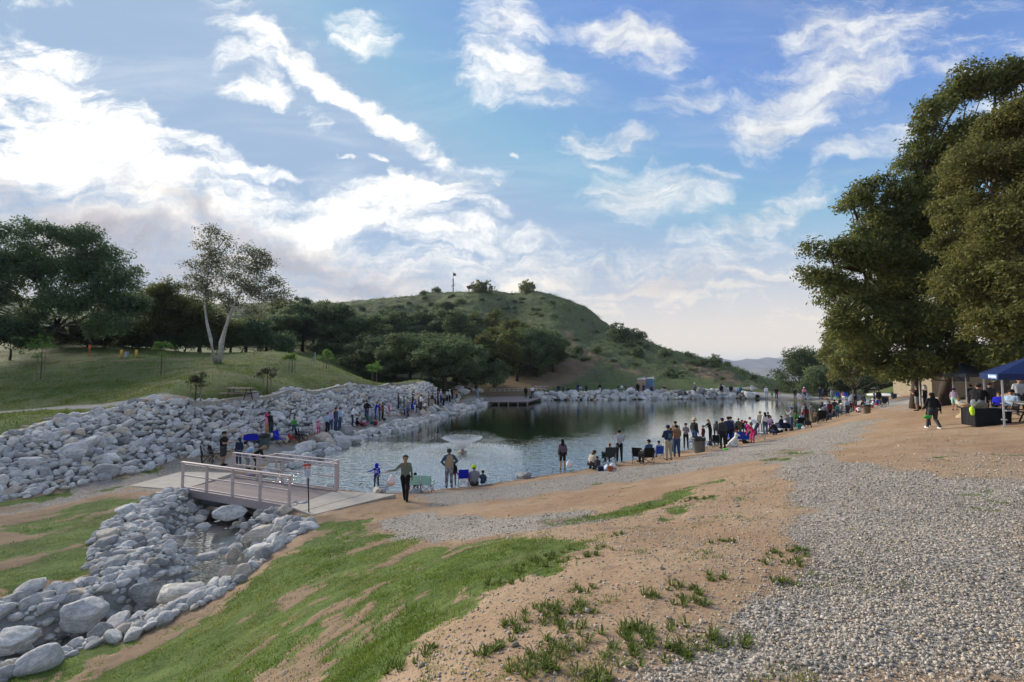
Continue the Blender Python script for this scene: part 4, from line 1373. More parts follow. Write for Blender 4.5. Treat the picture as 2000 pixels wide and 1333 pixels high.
def make_tree(name, base, lobes, n, size, lmat, bmat, label, cat='tree', group=None, trunk_r=0.35, fork=0.4, seed=1, trunks=None, cluster=10, sig=None, sub=2, shell=.72, zoff=-0.15):
    root = empty(name, (base[0], base[1], base[2]), 0, label, cat, group)
    B = np.array(base, float)
    C = np.array([l[0] for l in lobes]) - B; Rr = np.array([l[1] for l in lobes])
    V, F, rn = leaves(C, Rr, n, size, seed, cluster=cluster, sig=sig, shell=shell)
    obj('crown', mesh_np('crown', V, F, [lmat], False, {'rnd': rn}), root)
    m = MB(); cen = C.mean(0)
    forks = []
    if trunks is None:
        f = np.array([cen[0] * 0.18, cen[1] * 0.18, max(0.8, cen[2] * fork)])
        m.tube([(0, 0, zoff - .25), (0, 0, zoff + 0.15), tuple(f * 0.5 + np.array([0.05, 0, 0.0])), tuple(f)], [trunk_r * 1.5, trunk_r * 1.12, trunk_r * 0.92, trunk_r * 0.8], 10)
        forks = [f] * len(C)
        rr = trunk_r
    else:
        rr = trunk_r
        ends = []
        for tr in trunks:
            pts = [np.array(p) - B for p in tr[0]]
            m.tube(pts, tr[1], 9); ends.append(pts)
        for c in C:
            best = min(((np.linalg.norm(p - c), tuple(p)) for e in ends for p in e[1:]), key=lambda q: q[0])
            forks.append(np.array(best[1]))
    for i, c in enumerate(C):
        e = forks[i]
        pts = limb(m, e, c, rr * 0.42, rr * 0.10, seed + i)
        for j in range(sub):
            r_ = np.random.default_rng(seed * 31 + i * 7 + j)
            dd = r_.normal(size=3); dd /= np.linalg.norm(dd)
            limb(m, pts[3], c + dd * Rr[i] * 0.85, rr * 0.14, rr * 0.03, seed + i * 9 + j, 4, 0.15, 5)
    m.build('trunk', bmat, root, True)
    return root


def L(*a): return screen_lobe(*a)


# the tall dark oak over the picnic area, its paler neighbour, and the low one by the shore
pb = hit(1848, 792)
A = [L(1945, 160, 30, 42), L(1985, 175, 30, 40), L(1880, 185, 30, 50), L(1832, 235, 30, 44), L(1815, 300, 31, 46), L(1880, 290, 31, 70), L(1950, 260, 32, 75), L(1810, 370, 31, 46), L(1862, 390, 31, 70),
     L(1705, 372, 31, 38), L(1665, 398, 31, 24), L(1735, 410, 31, 44), L(1700, 430, 31, 34), L(1780, 470, 31, 60), L(1620, 492, 31, 40), L(1605, 545, 31, 34), L(1660, 510, 31, 50), L(1720, 530, 31, 64),
     L(1640, 570, 31, 44), L(1690, 610, 31, 55), L(1800, 570, 31, 80), L(1900, 500, 32, 90), L(1750, 650, 30, 60), L(1830, 660, 29, 66), L(1680, 660, 32, 42), L(1900, 630, 29, 75), L(1990, 560, 30, 90),
     L(1750, 480, 31, 60), L(1760, 560, 31, 70), L(1700, 480, 31, 50), L(1850, 330, 31, 60), L(1800, 420, 31, 60), L(1640, 640, 31, 34), L(1720, 712, 31, 38), L(1670, 705, 31, 30), L(1760, 735, 29, 22), L(1830, 728, 28, 26), L(1860, 690, 29, 50), L(1930, 710, 26, 36), L(1790, 712, 29, 34), L(1965, 690, 27, 55), L(1890, 700, 28, 34), L(2060, 300, 32, 110), L(2080, 500, 30, 110), L(2080, 650, 28, 80)]
tp = at_d(1850, 700, 32); tb = np.array([pb[0], pb[1], pb[2]])
t1 = [tb + [0, 0, -0.3], tb + [0.0, 0, 1.2], tb + [0.6, -.5, 4.0], tb + [1.6, -1, 8.0]]
t2 = [tb + [-1.9, 0.5, -0.3], tb + [-1.8, 0.4, 1.5], tb + [-2.4, 0, 4.0], tb + [-4.0, -.5, 8.0]]
make_tree('oak_tree', pb, A, 230000, 0.12, M_OAKD, M_BARK, 'tall dark oak shading the people beside the blue canopy', group=None, trunk_r=0.55, seed=3,
          trunks=[(t1, [0.50, 0.38, 0.33, 0.22]), (t2, [0.38, 0.30, 0.26, 0.16])], cluster=13, sig=0.24, sub=2)
pb2 = hit(2080, 800)
Bl = [L(1960, 262, 24, 56), L(2000, 230, 23, 50), L(1905, 330, 24, 50), L(1990, 350, 23, 90), L(1890, 420, 24, 56), L(1950, 470, 23, 84), L(1890, 560, 23, 50), L(1960, 600, 22, 62), L(2040, 450, 23, 110), L(2030, 640, 21, 70), L(1925, 640, 22, 36), L(1860, 480, 25, 30), L(1985, 545, 22, 60), L(1870, 360, 25, 26)]
make_tree('oak_tree', pb2, Bl, 100000, 0.09, M_OAKL, M_BARK, 'olive green oak at the right edge in front of the dark oak', trunk_r=0.4, seed=5, cluster=13, sig=0.20, fork=.5)
pb3 = at_d(1668, 774, 66); pb3[2] = gz1(pb3[0], pb3[1])
Cl = [L(1640, 676, 62, 34), L(1625, 706, 62, 24), L(1660, 712, 62, 34), L(1690, 728, 62, 28), L(1650, 738, 62, 20), L(1705, 690, 62, 34), L(1735, 728, 60, 28)]
make_tree('oak_tree', pb3, Cl, 30000, 0.17, M_OAKL, M_BARK, 'low yellow green oak hanging over the far right shore', trunk_r=0.3, seed=6, cluster=12, sig=0.24)
for i, (px, by, d, ls) in enumerate([(1560, 772, 98, [(1560, 705, 26), (1545, 735, 28), (1580, 725, 34), (1575, 700, 22), (1540, 760, 18), (1605, 715, 20)]),
                                     (1612, 774, 88, [(1600, 740, 30), (1620, 745, 30), (1645, 755, 26), (1585, 758, 20)]),
                                     (1690, 772, 84, [(1680, 752, 26), (1715, 750, 28), (1740, 756, 20)])]):
    p = at_d(px, by, d); p[2] = gz1(p[0], p[1])
    make_tree('oak_tree', p, [L(a, b, d, r) for a, b, r in ls], 16000, 0.20, M_OAK, M_BARK, ['round dark green oak behind the far shore beside the mountains', 'dark oak second from the mountains on the far right shore', 'shaded oak behind the row of blue chairs'][i], trunk_r=0.35, seed=20 + i, cluster=12, sig=0.45)

# big spreading tree top left, its darker neighbours and the pale sycamore
pm = hit(112, 673)
ml = [L(35, 470, 60, 40), L(100, 480, 60, 46), L(160, 480, 60, 44), L(205, 520, 60, 46), L(235, 560, 60, 42), L(60, 530, 60, 60), L(130, 550, 60, 62), L(195, 590, 60, 56), L(10, 560, 60, 50), L(250, 600, 60, 36), L(150, 610, 59, 48), L(50, 610, 60, 44), L(-40, 500, 60, 60), L(-50, 590, 60, 60), L(-110, 560, 60, 60), L(220, 635, 59, 38), L(0, 640, 60, 30)]
tbm = np.array(pm)
make_tree('spreading_tree', pm, ml, 90000, 0.17, M_MESQ, M_BARK, 'large spreading feathery tree on the grass at the left edge', trunk_r=0.6, seed=8, cluster=16, sig=0.34, sub=3, fork=.35)
for i, (px, by, d, ls, lab) in enumerate([
    (300, 672, 70, [(290, 590, 36), (330, 575, 26), (345, 600, 34), (300, 635, 40), (270, 615, 30), (375, 615, 26)], 'black green tree between the spreading tree and the sycamore'),
    (390, 672, 74, [(380, 600, 28), (400, 630, 34), (365, 645, 30), (430, 640, 30), (350, 620, 24)], 'dark tree directly behind the pale sycamore'),
    (170, 668, 68, [(160, 650, 22), (200, 655, 24), (240, 652, 24), (130, 658, 14)], 'dark low thicket under the spreading tree'),
    (20, 690, 58, [(20, 660, 26), (60, 668, 18), (-20, 655, 30), (45, 650, 20)], 'round leafy bush at the far left below the spreading tree'),
    (270, 685, 72, [(250, 668, 20), (285, 664, 24), (320, 668, 20), (300, 650, 24)], 'dark bushes at the foot of the black green tree'),
    (360, 690, 74, [(345, 668, 22), (380, 664, 24), (412, 668, 20), (375, 650, 24)], 'dark bushes on the slope left of the sycamore trunk'),
    (470, 695, 76, [(445, 670, 22), (480, 665, 28), (520, 672, 24), (550, 676, 22), (500, 650, 26)], 'dark bushes right of the sycamore trunk'),
    (90, 680, 74, [(70, 664, 20), (110, 658, 22), (150, 664, 22), (190, 668, 20), (225, 668, 18)], 'black shade bushes behind the spreading tree trunk')]):
    p = at_d(px, by, d); p[2] = gz1(p[0], p[1])
    make_tree('dark_tree' if i < 2 else 'thicket', p, [L(a, b, d, r) for a, b, r in ls], 20000, 0.19, M_OAKD if i < 3 else M_MESQ, M_BARK, lab, 'tree' if i < 2 else 'bush', trunk_r=0.3 if i < 2 else .12, seed=30 + i, cluster=12, sig=0.45)
ps = hit(423, 708)
sl = [(412, 462, 20), (400, 480, 16), (436, 468, 14), (448, 480, 9), (418, 500, 22), (390, 520, 22), (378, 545, 16), (415, 545, 28), (430, 520, 18), (400, 575, 24), (430, 585, 22), (370, 565, 12),
      (480, 490, 16), (500, 500, 20), (520, 520, 18), (470, 520, 26), (505, 540, 28), (455, 550, 22), (535, 555, 18), (480, 575, 28), (520, 590, 26), (550, 580, 16), (455, 595, 20), (500, 615, 20), (560, 572, 8), (440, 610, 16)]
S0 = np.array(ps)
ta = [S0 + [0, 0, -.3], at_d(418, 700, 48), at_d(412, 665, 48), at_d(404, 630, 48.2), at_d(400, 600, 48.2), at_d(404, 560, 48), at_d(410, 500, 48)]
tb_ = [S0 + [.2, 0, -.3], at_d(430, 700, 48), at_d(436, 660, 48), at_d(441, 640, 47.8), at_d(455, 600, 47.6), at_d(475, 560, 47.8), at_d(500, 510, 48)]
tc_ = [S0 + [.25, 0.1, -.3], at_d(427, 700, 48.2), at_d(430, 670, 48.3), at_d(440, 640, 48.4), at_d(448, 610, 48.6), at_d(440, 560, 48.6)]
make_tree('sycamore_tree', ps, [L(a, b, 48, r) for a, b, r in sl], 15000, 0.12, M_SYC, M_PALE, 'white barked sycamore with forked trunk on the grassy slope', trunk_r=0.3, seed=12,
          trunks=[(ta, [.24, .20, .16, .13, .10, .07, .03]), (tb_, [.26, .21, .18, .15, .12, .08, .03]), (tc_, [.2, .16, .14, .11, .08, .04])], cluster=10, sig=0.34, sub=2, shell=.45)

# oaks of the wood at the foot of the hill: five crowns, each tree a thing of its own
def oak_proto(seed, mat, n=24000):
    r_ = np.random.default_rng(seed); Cc = []; Rr = []
    for i in range(13):
        a = r_.uniform(0, 6.28); q = r_.uniform(0.0, 0.36); z = r_.uniform(0.22, 0.80)
        Cc.append((math.cos(a) * q * (1.25 - abs(z - .5)), math.sin(a) * q, z)); Rr.append(r_.uniform(0.12, 0.22))
    Cc.append((0, 0, 0.55)); Rr.append(0.3); Cc.append((.2, 0, 0.3)); Rr.append(0.2); Cc.append((-.22, 0, 0.32)); Rr.append(0.2)
    V, F, rn = leaves(Cc, Rr, n, 0.017, seed, cluster=12, sig=0.02, sublobes=9)
    cm = mesh_np('crown', V, F, [mat], False, {'rnd': rn})
    m = MB(); m.tube([(0, 0, -0.05), (0, 0, 0.1), (0.01, 0, 0.28)], [0.034, 0.026, 0.02], 8)
    for i in range(9): limb(m, (0.01, 0, 0.22), Cc[i], 0.014, 0.004, seed + i, 4, .15, 5)
    return cm, m.mesh('trunk', M_BARK, True)


PROTO = [oak_proto(s, M) for s, M in ((1, M_OAK), (2, M_OAK), (3, M_SAGE), (4, M_OAKD), (5, M_OAK), (6, M_OAK))]
WOOD = [  # px, base py, depth, height px, width factor, proto
    (868, 754, 70, 122, 1.35, 0, 'broad rounded oak nearest the lake at the end of the boulder bank'), (800, 746, 75, 112, 1.2, 1, 'grey green oak left of the broad oak by the bank'),
    (735, 738, 80, 98, 1.2, 4, 'bushy oak above the end of the stone wall'), (930, 752, 80, 104, 1.1, 5, 'oak between the broad oak and the dock'), (965, 750, 86, 118, 1.0, 3, 'dark oak with a bare trunk left of the dock'),
    (1010, 742, 92, 112, 1.0, 1, 'tall oak above the dock railing'), (1050, 736, 96, 112, 1.0, 0, 'oak at the right end of the wood above the dock'), (1080, 716, 104, 76, 1.0, 3, 'small dark oak where the bare slope meets the wood')]
for (px, by, d, h, wf, k, lab) in WOOD:
    p = at_d(px, by, d); z = gz1(p[0], p[1]); H = h / FPX * d
    root = empty('oak_tree', (p[0], p[1], z - 0.1), px * 0.7, lab, 'tree')
    s = (H * wf, H * wf, H)
    obj('crown', PROTO[k][0], root, scale=s); obj('trunk', PROTO[k][1], root, scale=s)
BACK = [(590, 712, 98, 92), (640, 716, 100, 96), (690, 722, 98, 84), (560, 700, 95, 84), (610, 690, 112, 80), (660, 690, 118, 76), (520, 690, 90, 78), (480, 690, 84, 66), (710, 688, 125, 66), (760, 690, 128, 76), (800, 672, 136, 66), (850, 680, 130, 72), (900, 690, 122, 76), (940, 680, 128, 70), (990, 684, 122, 64), (1035, 690, 118, 60), (880, 655, 150, 40), (830, 650, 152, 44),
        (780, 655, 150, 44), (740, 655, 150, 40), (690, 655, 150, 44), (640, 660, 145, 48), (590, 660, 140, 46), (550, 655, 138, 44), (1005, 665, 140, 40), (960, 655, 150, 36), (450, 690, 78, 60), (1066, 695, 112, 56), (770, 725, 88, 80), (840, 730, 84, 90), (905, 735, 86, 86), (985, 735, 100, 90), (1030, 730, 104, 86), (700, 730, 86, 60),
        (720, 640, 165, 30), (760, 630, 172, 28), (820, 628, 176, 30), (870, 630, 172, 30), (600, 640, 165, 34), (650, 636, 172, 30), (545, 640, 160, 34), (500, 650, 140, 40)]
for i, (px, by, d, h) in enumerate(BACK):
    p = at_d(px, by, d); z = gz1(p[0], p[1]); H = h / FPX * d * 1.2; k = (i * 5 + i // 3) % 6
    root = empty('wood_oak', (p[0], p[1], z - 0.2), i * 1.7, 'oak among the crowded grey green trees at the foot of the hill', 'tree', 'oaks of the wood below the hill')
    wf = 1.15 + 0.35 * ((i * 37) % 10) / 10
    obj('crown', PROTO[k][0], root, scale=(H * wf, H * wf, H)); obj('trunk', PROTO[k][1], root, scale=(H * wf, H * wf, H))

# shrubs one can pick out on the hill
def shrub_proto(seed, mat, n=1500):
    r_ = np.random.default_rng(seed)
    Cc = [(r_.uniform(-.4, .4), r_.uniform(-.4, .4), r_.uniform(.2, .5)) for _ in range(6)]; Rr = [r_.uniform(.22, .4) for _ in Cc]
    V, F, rn = leaves(Cc, Rr, n, 0.07, seed, cluster=8, sig=0.06, sublobes=0)
    return mesh_np('shrub', V, F, [mat], False, {'rnd': rn})


SHR = [shrub_proto(s, M) for s, M in ((11, M_SAGE), (12, M_OAK), (13, M_SAGE), (14, M_OAK), (15, M_OAKD))]
NAMED = [(1217, 668, 40, 1, 'tall dark shrub on the right slope of the hill'), (1248, 665, 26, 1, 'rounded shrub just right of the tall dark one on the ridge'), (1243, 699, 26, 3, 'dark round bush above the portable toilets'),
         (1163, 690, 18, 2, 'grey green bush beside the hillside trail'), (1125, 692, 22, 3, 'wide bush at the top of the grassy bench'), (1300, 698, 20, 2, 'low bush halfway down the right ridge'), (1400, 716, 26, 1, 'dark bush on the low end of the ridge'),
         (1350, 700, 16, 0, 'small bush on the ridge above the bare slope'), (1422, 718, 16, 3, 'last round shrub before the mountains'), (945, 573, 32, 4, 'dense dark tree beside the hilltop shelter'), (1032, 571, 30, 4, 'lone bushy tree on the bald hilltop'), (850, 572, 14, 1, 'small bush left of the flagpole'), (825, 577, 12, 1, 'bush on the hilltop skyline left of the flagpole'),
         (1375, 712, 14, 2, 'grey bush on the lower ridge'), (1450, 735, 16, 1, 'shrub at the foot of the ridge by the mountains'), (1470, 742, 14, 3, 'lowest shrub on the ridge end')]
for (px, by, h, k, lab) in NAMED:
    p = hit(px, by + 1); H = h / FPX * p[1]
    root = obj('hill_shrub' if h < 28 else 'bushy_tree', SHR[k], None, (p[0], p[1], p[2] - 0.15), (0, 0, px), (H * 0.95, H * 0.95, H * 1.15))
    tag(root, lab, 'shrub')
r_ = np.random.default_rng(5); cnt = 0
while cnt < 260:
    px = r_.uniform(560, 1500); py = r_.uniform(575, 742)
    q = hit(px, py)
    if q[1] < 96 or q[1] > 300: continue
    if 1090 < px < 1300 and py > 700 and r_.random() < 0.85: continue
    H = r_.uniform(0.8, 2.4) * (1.3 if px < 900 else 0.9)
    o = obj('hill_shrub', SHR[cnt % 5], None, (q[0], q[1], q[2] - 0.15), (0, 0, cnt), (H * 1.1, H * 1.1, H * 0.8))
    tag(o, 'low grey green shrub scattered over the brushy hillside', 'shrub', 'shrubs scattered over the hillside'); cnt += 1


def scrub(n, seed):
    r_ = np.random.default_rng(seed)
    a = r_.uniform(-0.55, 0.62, n); Y = r_.uniform(100, 235, n); X = a * Y
    z = ground(X, Y, False); k = masks(X, Y); keep = (r_.random(n) < k[4] * (0.25 + 0.9 * sstep(.42, .6, fbm(X * .08, Y * .08, 44, 4)))) & (k[3] < .3)
    X, Y, z = X[keep], Y[keep], z[keep] + (fbm(X[keep] * 0.30, Y[keep] * 0.30, 31, 4) - 0.5) * 2.4
    s = r_.uniform(0.35, 0.95, len(X))
    V, F, rn = leaves(np.stack([X, Y, z + s * .2], 1), np.stack([s, s, s * .7], 1), len(X) * 16, 0.16, seed, cluster=8, sig=0.2, sublobes=0)
    return tag(obj('hillside_scrub', mesh_np('hillside_scrub', V, F, [M_SAGE], False, {'rnd': rn})), kind='stuff')


scrub(15000, 71)

# ------------------------------------------------------------------ footbridge
def V3(*a): return np.array(a, float)


BA = at_z(356, 955, 0.50); BB = at_z(568, 990, 0.50)           # near side, left and right ends
BD = at_z(652, 960, 0.50)                                        # far side, right end
ax = BB - BA; LB = np.linalg.norm(ax[:2]); ax /= LB; ax[2] = 0
nx = np.array([-ax[1], ax[0], 0]); WB = abs(np.dot((BD - BB), nx)); WB = min(max(WB, 1.9), 2.6)
bz = math.atan2(ax[1], ax[0])
bridge = empty('footbridge', (BA[0], BA[1], 0.5), bz, 'mauve painted footbridge with railings over the creek mouth', 'bridge')
# local frame: x along the bridge, y across (away from the camera), z up
m = MB()
m.box((LB / 2, -0.03, -0.12), (LB + 0.02, 0.06, 0.30)); m.box((LB / 2, WB + 0.03, -0.12), (LB + 0.02, 0.06, 0.30))
for k in range(3): m.box((LB / 2, WB * (k + .5) / 3, -0.16), (LB - .02, 0.1, 0.2))
m.build('beam', simple('mauve_beam', (.36, .30, .295), 0.6, var=0.06, scale=2), bridge)
npl = 40
plank = MB().box((0, 0, 0), (LB / npl - 0.006, WB - 0.004, 0.04)).mesh('plank', M_DECK)
for i in range(npl):
    obj('plank', plank, bridge, loc=((i + .5) * LB / npl, WB / 2, -0.035 + 0.001 * (i % 3)))
post = MB().box((0, 0, 0.53), (0.09, 0.07, 1.06)).mesh('post', M_RAIL)
for y, x0 in ((-0.03, 0.05), (WB + 0.03, 0.05)):
    for i in range(5):
        obj('post', post, bridge, loc=(x0 + (LB - 0.1) * i / 4, y, 0.03))
for y in (-0.03, WB + 0.03):
    MB().box((LB / 2, y, 1.105), (LB + 0.06, 0.12, 0.045)).build('handrail', M_RAIL, bridge)
    MB().box((LB / 2, y, 0.58), (LB - 0.12, 0.045, 0.05)).build('middle_rail', M_RAIL, bridge)
    MB().box((LB / 2, y + (0.07 if y < 0 else -0.07), 1.00), (LB - 0.02, 0.035, 0.035)).build('grab_rail', M_RAIL, bridge)
    MB().box((LB / 2, y, 0.10), (LB - 0.12, 0.045, 0.05)).build('kick_rail', M_RAIL, bridge)
# side bay on the lake side, with its own rail
MB().box((LB * .62, WB + 0.62, 1.105), (LB * .62, 0.10, 0.045)).box((LB * .92, WB + 0.33, 1.107), (0.09, 0.5, 0.04)).box((LB * .33, WB + 0.33, 1.107), (0.09, 0.5, 0.04)).build('shelf_rail', M_RAIL, bridge)
MB().box((LB * .92, WB + 0.62, 0.5), (0.07, 0.07, 1.15)).box((LB * .33, WB + 0.62, 0.5), (0.07, 0.07, 1.15)).build('shelf_post', M_RAIL, bridge)


def slab(name, px, z, label, th=0.14, joints=()):
    P = [at_z(a, b, z) for a, b in px]
    root = tag(MB().prism([(p[0], p[1], z) for p in P], -th - 0.25, 0).build(name, M_CONC), label, 'concrete ramp')
    return root


slab('concrete_apron', [(568, 991), (654, 959), (773, 966), (610, 1006)], 0.49, 'tan concrete apron at the right end of the footbridge beside the sign')
slab('concrete_apron', [(252, 949), (352, 922), (458, 924), (356, 957)], 0.49, 'pale concrete apron at the left end of the footbridge')
jm = simple('joint_dark', (.16, .13, .10), 0.9)
for a, b in (((716, 964), (590, 999)),):
    A_ = at_z(*a, 0.494); B_ = at_z(*b, 0.494); dd = B_ - A_; l = np.linalg.norm(dd)
    m = MB().box((0, 0, 0), (l * .96, 0.02, 0.004)); o = m.build('slab_joint', jm, bpy.data.objects['concrete_apron'], loc=tuple((A_ + B_) / 2), rot=(0, 0, math.atan2(dd[1], dd[0])))

# regulation sign
p = hit(604, 1002)
sg = empty('rules_sign', p, 0, 'fishing rules sign with red band on a black post by the bridge', 'sign')
MB().tube([(0, 0, -0.3), (-0.09, 0, 1.75)], 0.022, 8).build('post', M_BLK, sg)
tilt = R(-3)
pan = MB().box((0, 0, 0), (0.27, 0.012, 0.50)).build('sign_panel', simple('sign_white', (.72, .74, .76), 0.4, var=0.03), sg, loc=(-0.085, -0.03, 1.47), rot=(0, tilt, R(12)))
MB().box((0, -0.009, 0.195), (0.262, 0.006, 0.085)).build('red_band', simple('sign_red', (.42, .07, .04), 0.4, var=0.03), pan)
m = MB()
for cx_ in (-0.065, 0.065):
    pts = [(cx_ + 0.045 * math.cos(t), -0.011, 0.09 + 0.045 * math.sin(t)) for t in np.linspace(0, 6.2832, 15)]
    m.tube(pts, 0.007, 5, False); m.tube([(cx_ - 0.03, -0.011, 0.12), (cx_ + 0.03, -0.011, 0.06)], 0.006, 5)
m.build('prohibition_symbol', simple('sign_red2', (.5, .04, .05), 0.4), pan)
m = MB()
for cx_ in (-0.065, 0.065):
    m.ell((cx_, -0.008, 0.09), (0.024, 0.004, 0.012), 8, 4)
m.build('fish_symbol', M_BLK, pan)
m = MB()
for k, (w, z) in enumerate([(.20, .01), (.22, -.03), (.16, -.065), (.21, -.10), (.19, -.135), (.22, -.175), (.13, -.21)]):
    m.box((0, -0.009, z), (w, 0.005, 0.014))
m.build('text_lines', simple('sign_blue', (.06, .16, .35), 0.4), pan)

# ------------------------------------------------------------------ dock on the far side
dz_ = 0.55
DP = [at_z(955, 784, dz_), at_z(1030, 784, dz_), at_z(1071, 773, dz_), at_z(1064, 771, dz_), at_z(958, 772, dz_)]
dock = empty('fishing_dock', (DP[0][0], DP[0][1], 0), 0, 'brown fishing dock with white rails on the far shore', 'dock')
o0 = np.array([DP[0][0], DP[0][1], 0])
P = [p - o0 for p in DP]
MB().prism([(p[0], p[1], dz_) for p in P], -0.16, 0).build('deck', M_DECK, dock)
MB().prism([(p[0] * .98 + .05, p[1] * 0.98 + 0.4, dz_) for p in P], -0.42, -0.165).build('joist', simple('dark_timber', (.05, .042, .038), 0.9), dock)
for k in range(5):
    t = k / 4; q = P[0] * (1 - t) + P[1] * t
    MB().tube([(q[0], q[1] + .3, -1.2), (q[0], q[1] + .3, dz_ - .18)], 0.13, 8).build('pile', M_WOOD, dock)
M_WHITE = simple('white_paint', (.62, .58, .55), 0.5, var=0.05)
m = MB(); A_ = P[4]; B_ = P[3] + V3(0.2, 0, 0)
for zz in (0.35, 0.7, 1.05): m.tube([(A_[0], A_[1], dz_ + zz), (B_[0], B_[1], dz_ + zz)], 0.035, 6)
m.build('rail', M_WHITE, dock)
for k in range(13):
    t = k / 12; q = A_ * (1 - t) + B_ * t
    MB().box((q[0], q[1], dz_ + 0.53), (0.08, 0.08, 1.06)).build('rail_post', M_WHITE, dock)
q0 = at_d(1040, 770, 84) - o0; q1 = at_d(1070, 768, 86) - o0
m = MB()
for zz in (0.3, 0.65, 1.0): m.tube([(q0[0], q0[1], 0.95 + zz), (q1[0], q1[1], 0.95 + zz)], 0.03, 6)
for k in range(5):
    t = k / 4; q = q0 * (1 - t) + q1 * t; m.box((q[0], q[1], 1.4), (0.07, 0.07, 1.1))
m.build('ramp_rail', M_WHITE, dock)

# ------------------------------------------------------------------ fountain
fp = at_z(903, 884, 0.0)
ft = empty('fountain', fp, 0, 'floating fountain spraying a white V of water in the lake', 'fountain')
MB().lathe([(0.0, -0.05), (0.28, -0.05), (0.32, 0.02), (0.24, 0.06), (0.12, 0.08), (0.10, 0.2), (0, 0.2)], 14, cap=False).build('float_base', simple('float_tan', (.28, .22, .16), 0.7), ft, True)
msp, qs, bs = newmat('spray_water')
bs.inputs['Base Color'].default_value = (.85, .88, .9, 1); bs.inputs['Roughness'].default_value = 0.35
trn = qs.n('ShaderNodeBsdfTransparent'); mxs = qs.n('ShaderNodeMixShader'); mxs.inputs[0].default_value = 0.9
qs.link(trn.outputs[0], mxs.inputs[1]); qs.link(bs.outputs[0], mxs.inputs[2]); qs.link(mxs.outputs[0], qs.t.nodes['Material Output'].inputs['Surface'])
msf, qf, bf = newmat('foam_water')
bf.inputs['Base Color'].default_value = (.8, .84, .86, 1); bf.inputs['Roughness'].default_value = 0.5


def drops(name, n, seed, fn, s0, s1, mat):
    r_ = np.random.default_rng(seed)
    pos = fn(r_, n)
    T = np.array([(1, 1, 1), (1, -1, -1), (-1, 1, -1), (-1, -1, 1)]) * 0.6; Ft = np.array([(0, 1, 2), (0, 3, 1), (0, 2, 3), (1, 3, 2)])
    s = r_.uniform(s0, s1, n)
    V = (T[None] * s[:, None, None] * r_.uniform(.6, 1.4, (n, 1, 3)) + pos[:, None, :]).reshape(-1, 3)
    F = (Ft[None] + (np.arange(n) * 4)[:, None, None]).reshape(-1, 3)
    return tag(obj(name, mesh_np(name, V, F, [mat]), ft), kind='stuff')


def jet(r_, n):
    a = r_.uniform(0, 6.28, n); t = r_.random(n) ** 0.85
    spd = r_.normal(1.0, 0.035, n)
    rr_ = 1.3 * t ** 1.15 * spd; z = 0.12 + 1.15 * t - 0.30 * t * t + r_.normal(size=n) * 0.03 * t
    return np.stack([rr_ * np.cos(a), rr_ * np.sin(a), z], 1)


def fall(r_, n):
    a = r_.uniform(0, 6.28, n); t = r_.random(n)
    rr_ = 1.5 + 1.9 * t + r_.normal(size=n) * 0.16; z = np.maximum(0.02, 1.05 + 0.15 * t - 1.25 * t * t + r_.normal(size=n) * .08)
    return np.stack([rr_ * np.cos(a), rr_ * np.sin(a), z], 1)


def ring(r_, n):
    a = r_.uniform(0, 6.28, n); rr_ = 3.1 + r_.normal(size=n) * 0.5
    keep = vnoise(a * 3.2, a * 0 + 1.5, 4) * 0.5 + .6
    return np.stack([rr_ * np.cos(a) * keep ** 0.15, rr_ * np.sin(a), 0.005 + 0.05 * r_.random(n) ** 2], 1)


drops('spray', 16000, 1, jet, 0.008, 0.018, msp)
drops('falling_drops', 3800, 2, fall, 0.006, 0.014, msp)
drops('foam', 8500, 3, ring, 0.006, 0.026, msf)

# ------------------------------------------------------------------ flagpole and shelter on the hill
p = at_d(885, 570, 219); p[2] = gz1(p[0], p[1]); d = p[1]; u = d / FPX
fl = empty('flagpole', (p[0], p[1], p[2]), 0, 'flagpole with a cross yard and flag on the hilltop', 'flagpole')
MB().tube([(0, 0, -.3), (0, 0, 27 * u)], 0.28, 8).tube([(0, 0, 26 * u), (0, 0, 40 * u)], 0.1, 6).build('pole', M_WOOD, fl)
MB().tube([(-4.2 * u, 0, 11.5 * u), (4.2 * u, 0, 14.5 * u)], 0.16, 6).build('yard', M_WOOD, fl)
m = MB(); nf = 6
vs = []; fs = []
for i in range(nf + 1):
    for j in range(2):
        vs.append((i / nf * 5.6 * u, math.sin(i * 1.2) * 0.25, (38.5 - j * (6.5 - 0.4 * i) - 0.35 * i) * u))
for i in range(nf): fs.append((2 * i, 2 * i + 1, 2 * i + 3, 2 * i + 2))
m.add(vs, fs).build('flag', simple('flag_cloth', (.22, .08, .06), 0.9), fl)
p = at_d(925, 570, 217); p[2] = gz1(p[0], p[1]) + .3; d = p[1]; u = d / FPX
sh_ = empty('hilltop_shelter', (p[0], p[1], p[2]), 0, 'open picnic shelter beside the dense tree on the hilltop', 'shelter')
m = MB()
for x in (-9, -1, 8):
    for y in (-2.5, 2.5): m.box((x * u, y, 4 * u), (0.25, 0.25, 8.6 * u))
m.build('post', M_WOOD, sh_)
MB().add([(-13 * u, -4, 8 * u), (12 * u, -4, 8 * u), (12 * u, 4, 8 * u), (-13 * u, 4, 8 * u), (-2 * u, 0, 13.5 * u), (5 * u, 0, 13.5 * u)],
         [(0, 1, 5, 4), (1, 2, 5), (2, 3, 4, 5), (3, 0, 4), (3, 2, 1, 0)]).build('roof', simple('shelter_roof', (.13, .08, .06), 0.8), sh_)
p = at_d(858, 574, 221); p[2] = gz1(p[0], p[1]); u = p[1] / FPX
tag(MB().box((0, 0, 1.0), (9 * u, 4, 3.2)).build('water_tank_hut', simple('hut_tan', (.30, .27, .20), 0.9), None, loc=(p[0] - 4 * u, p[1] + 4, p[2])), 'small tan hut half hidden on the skyline left of the flagpole', 'hut')

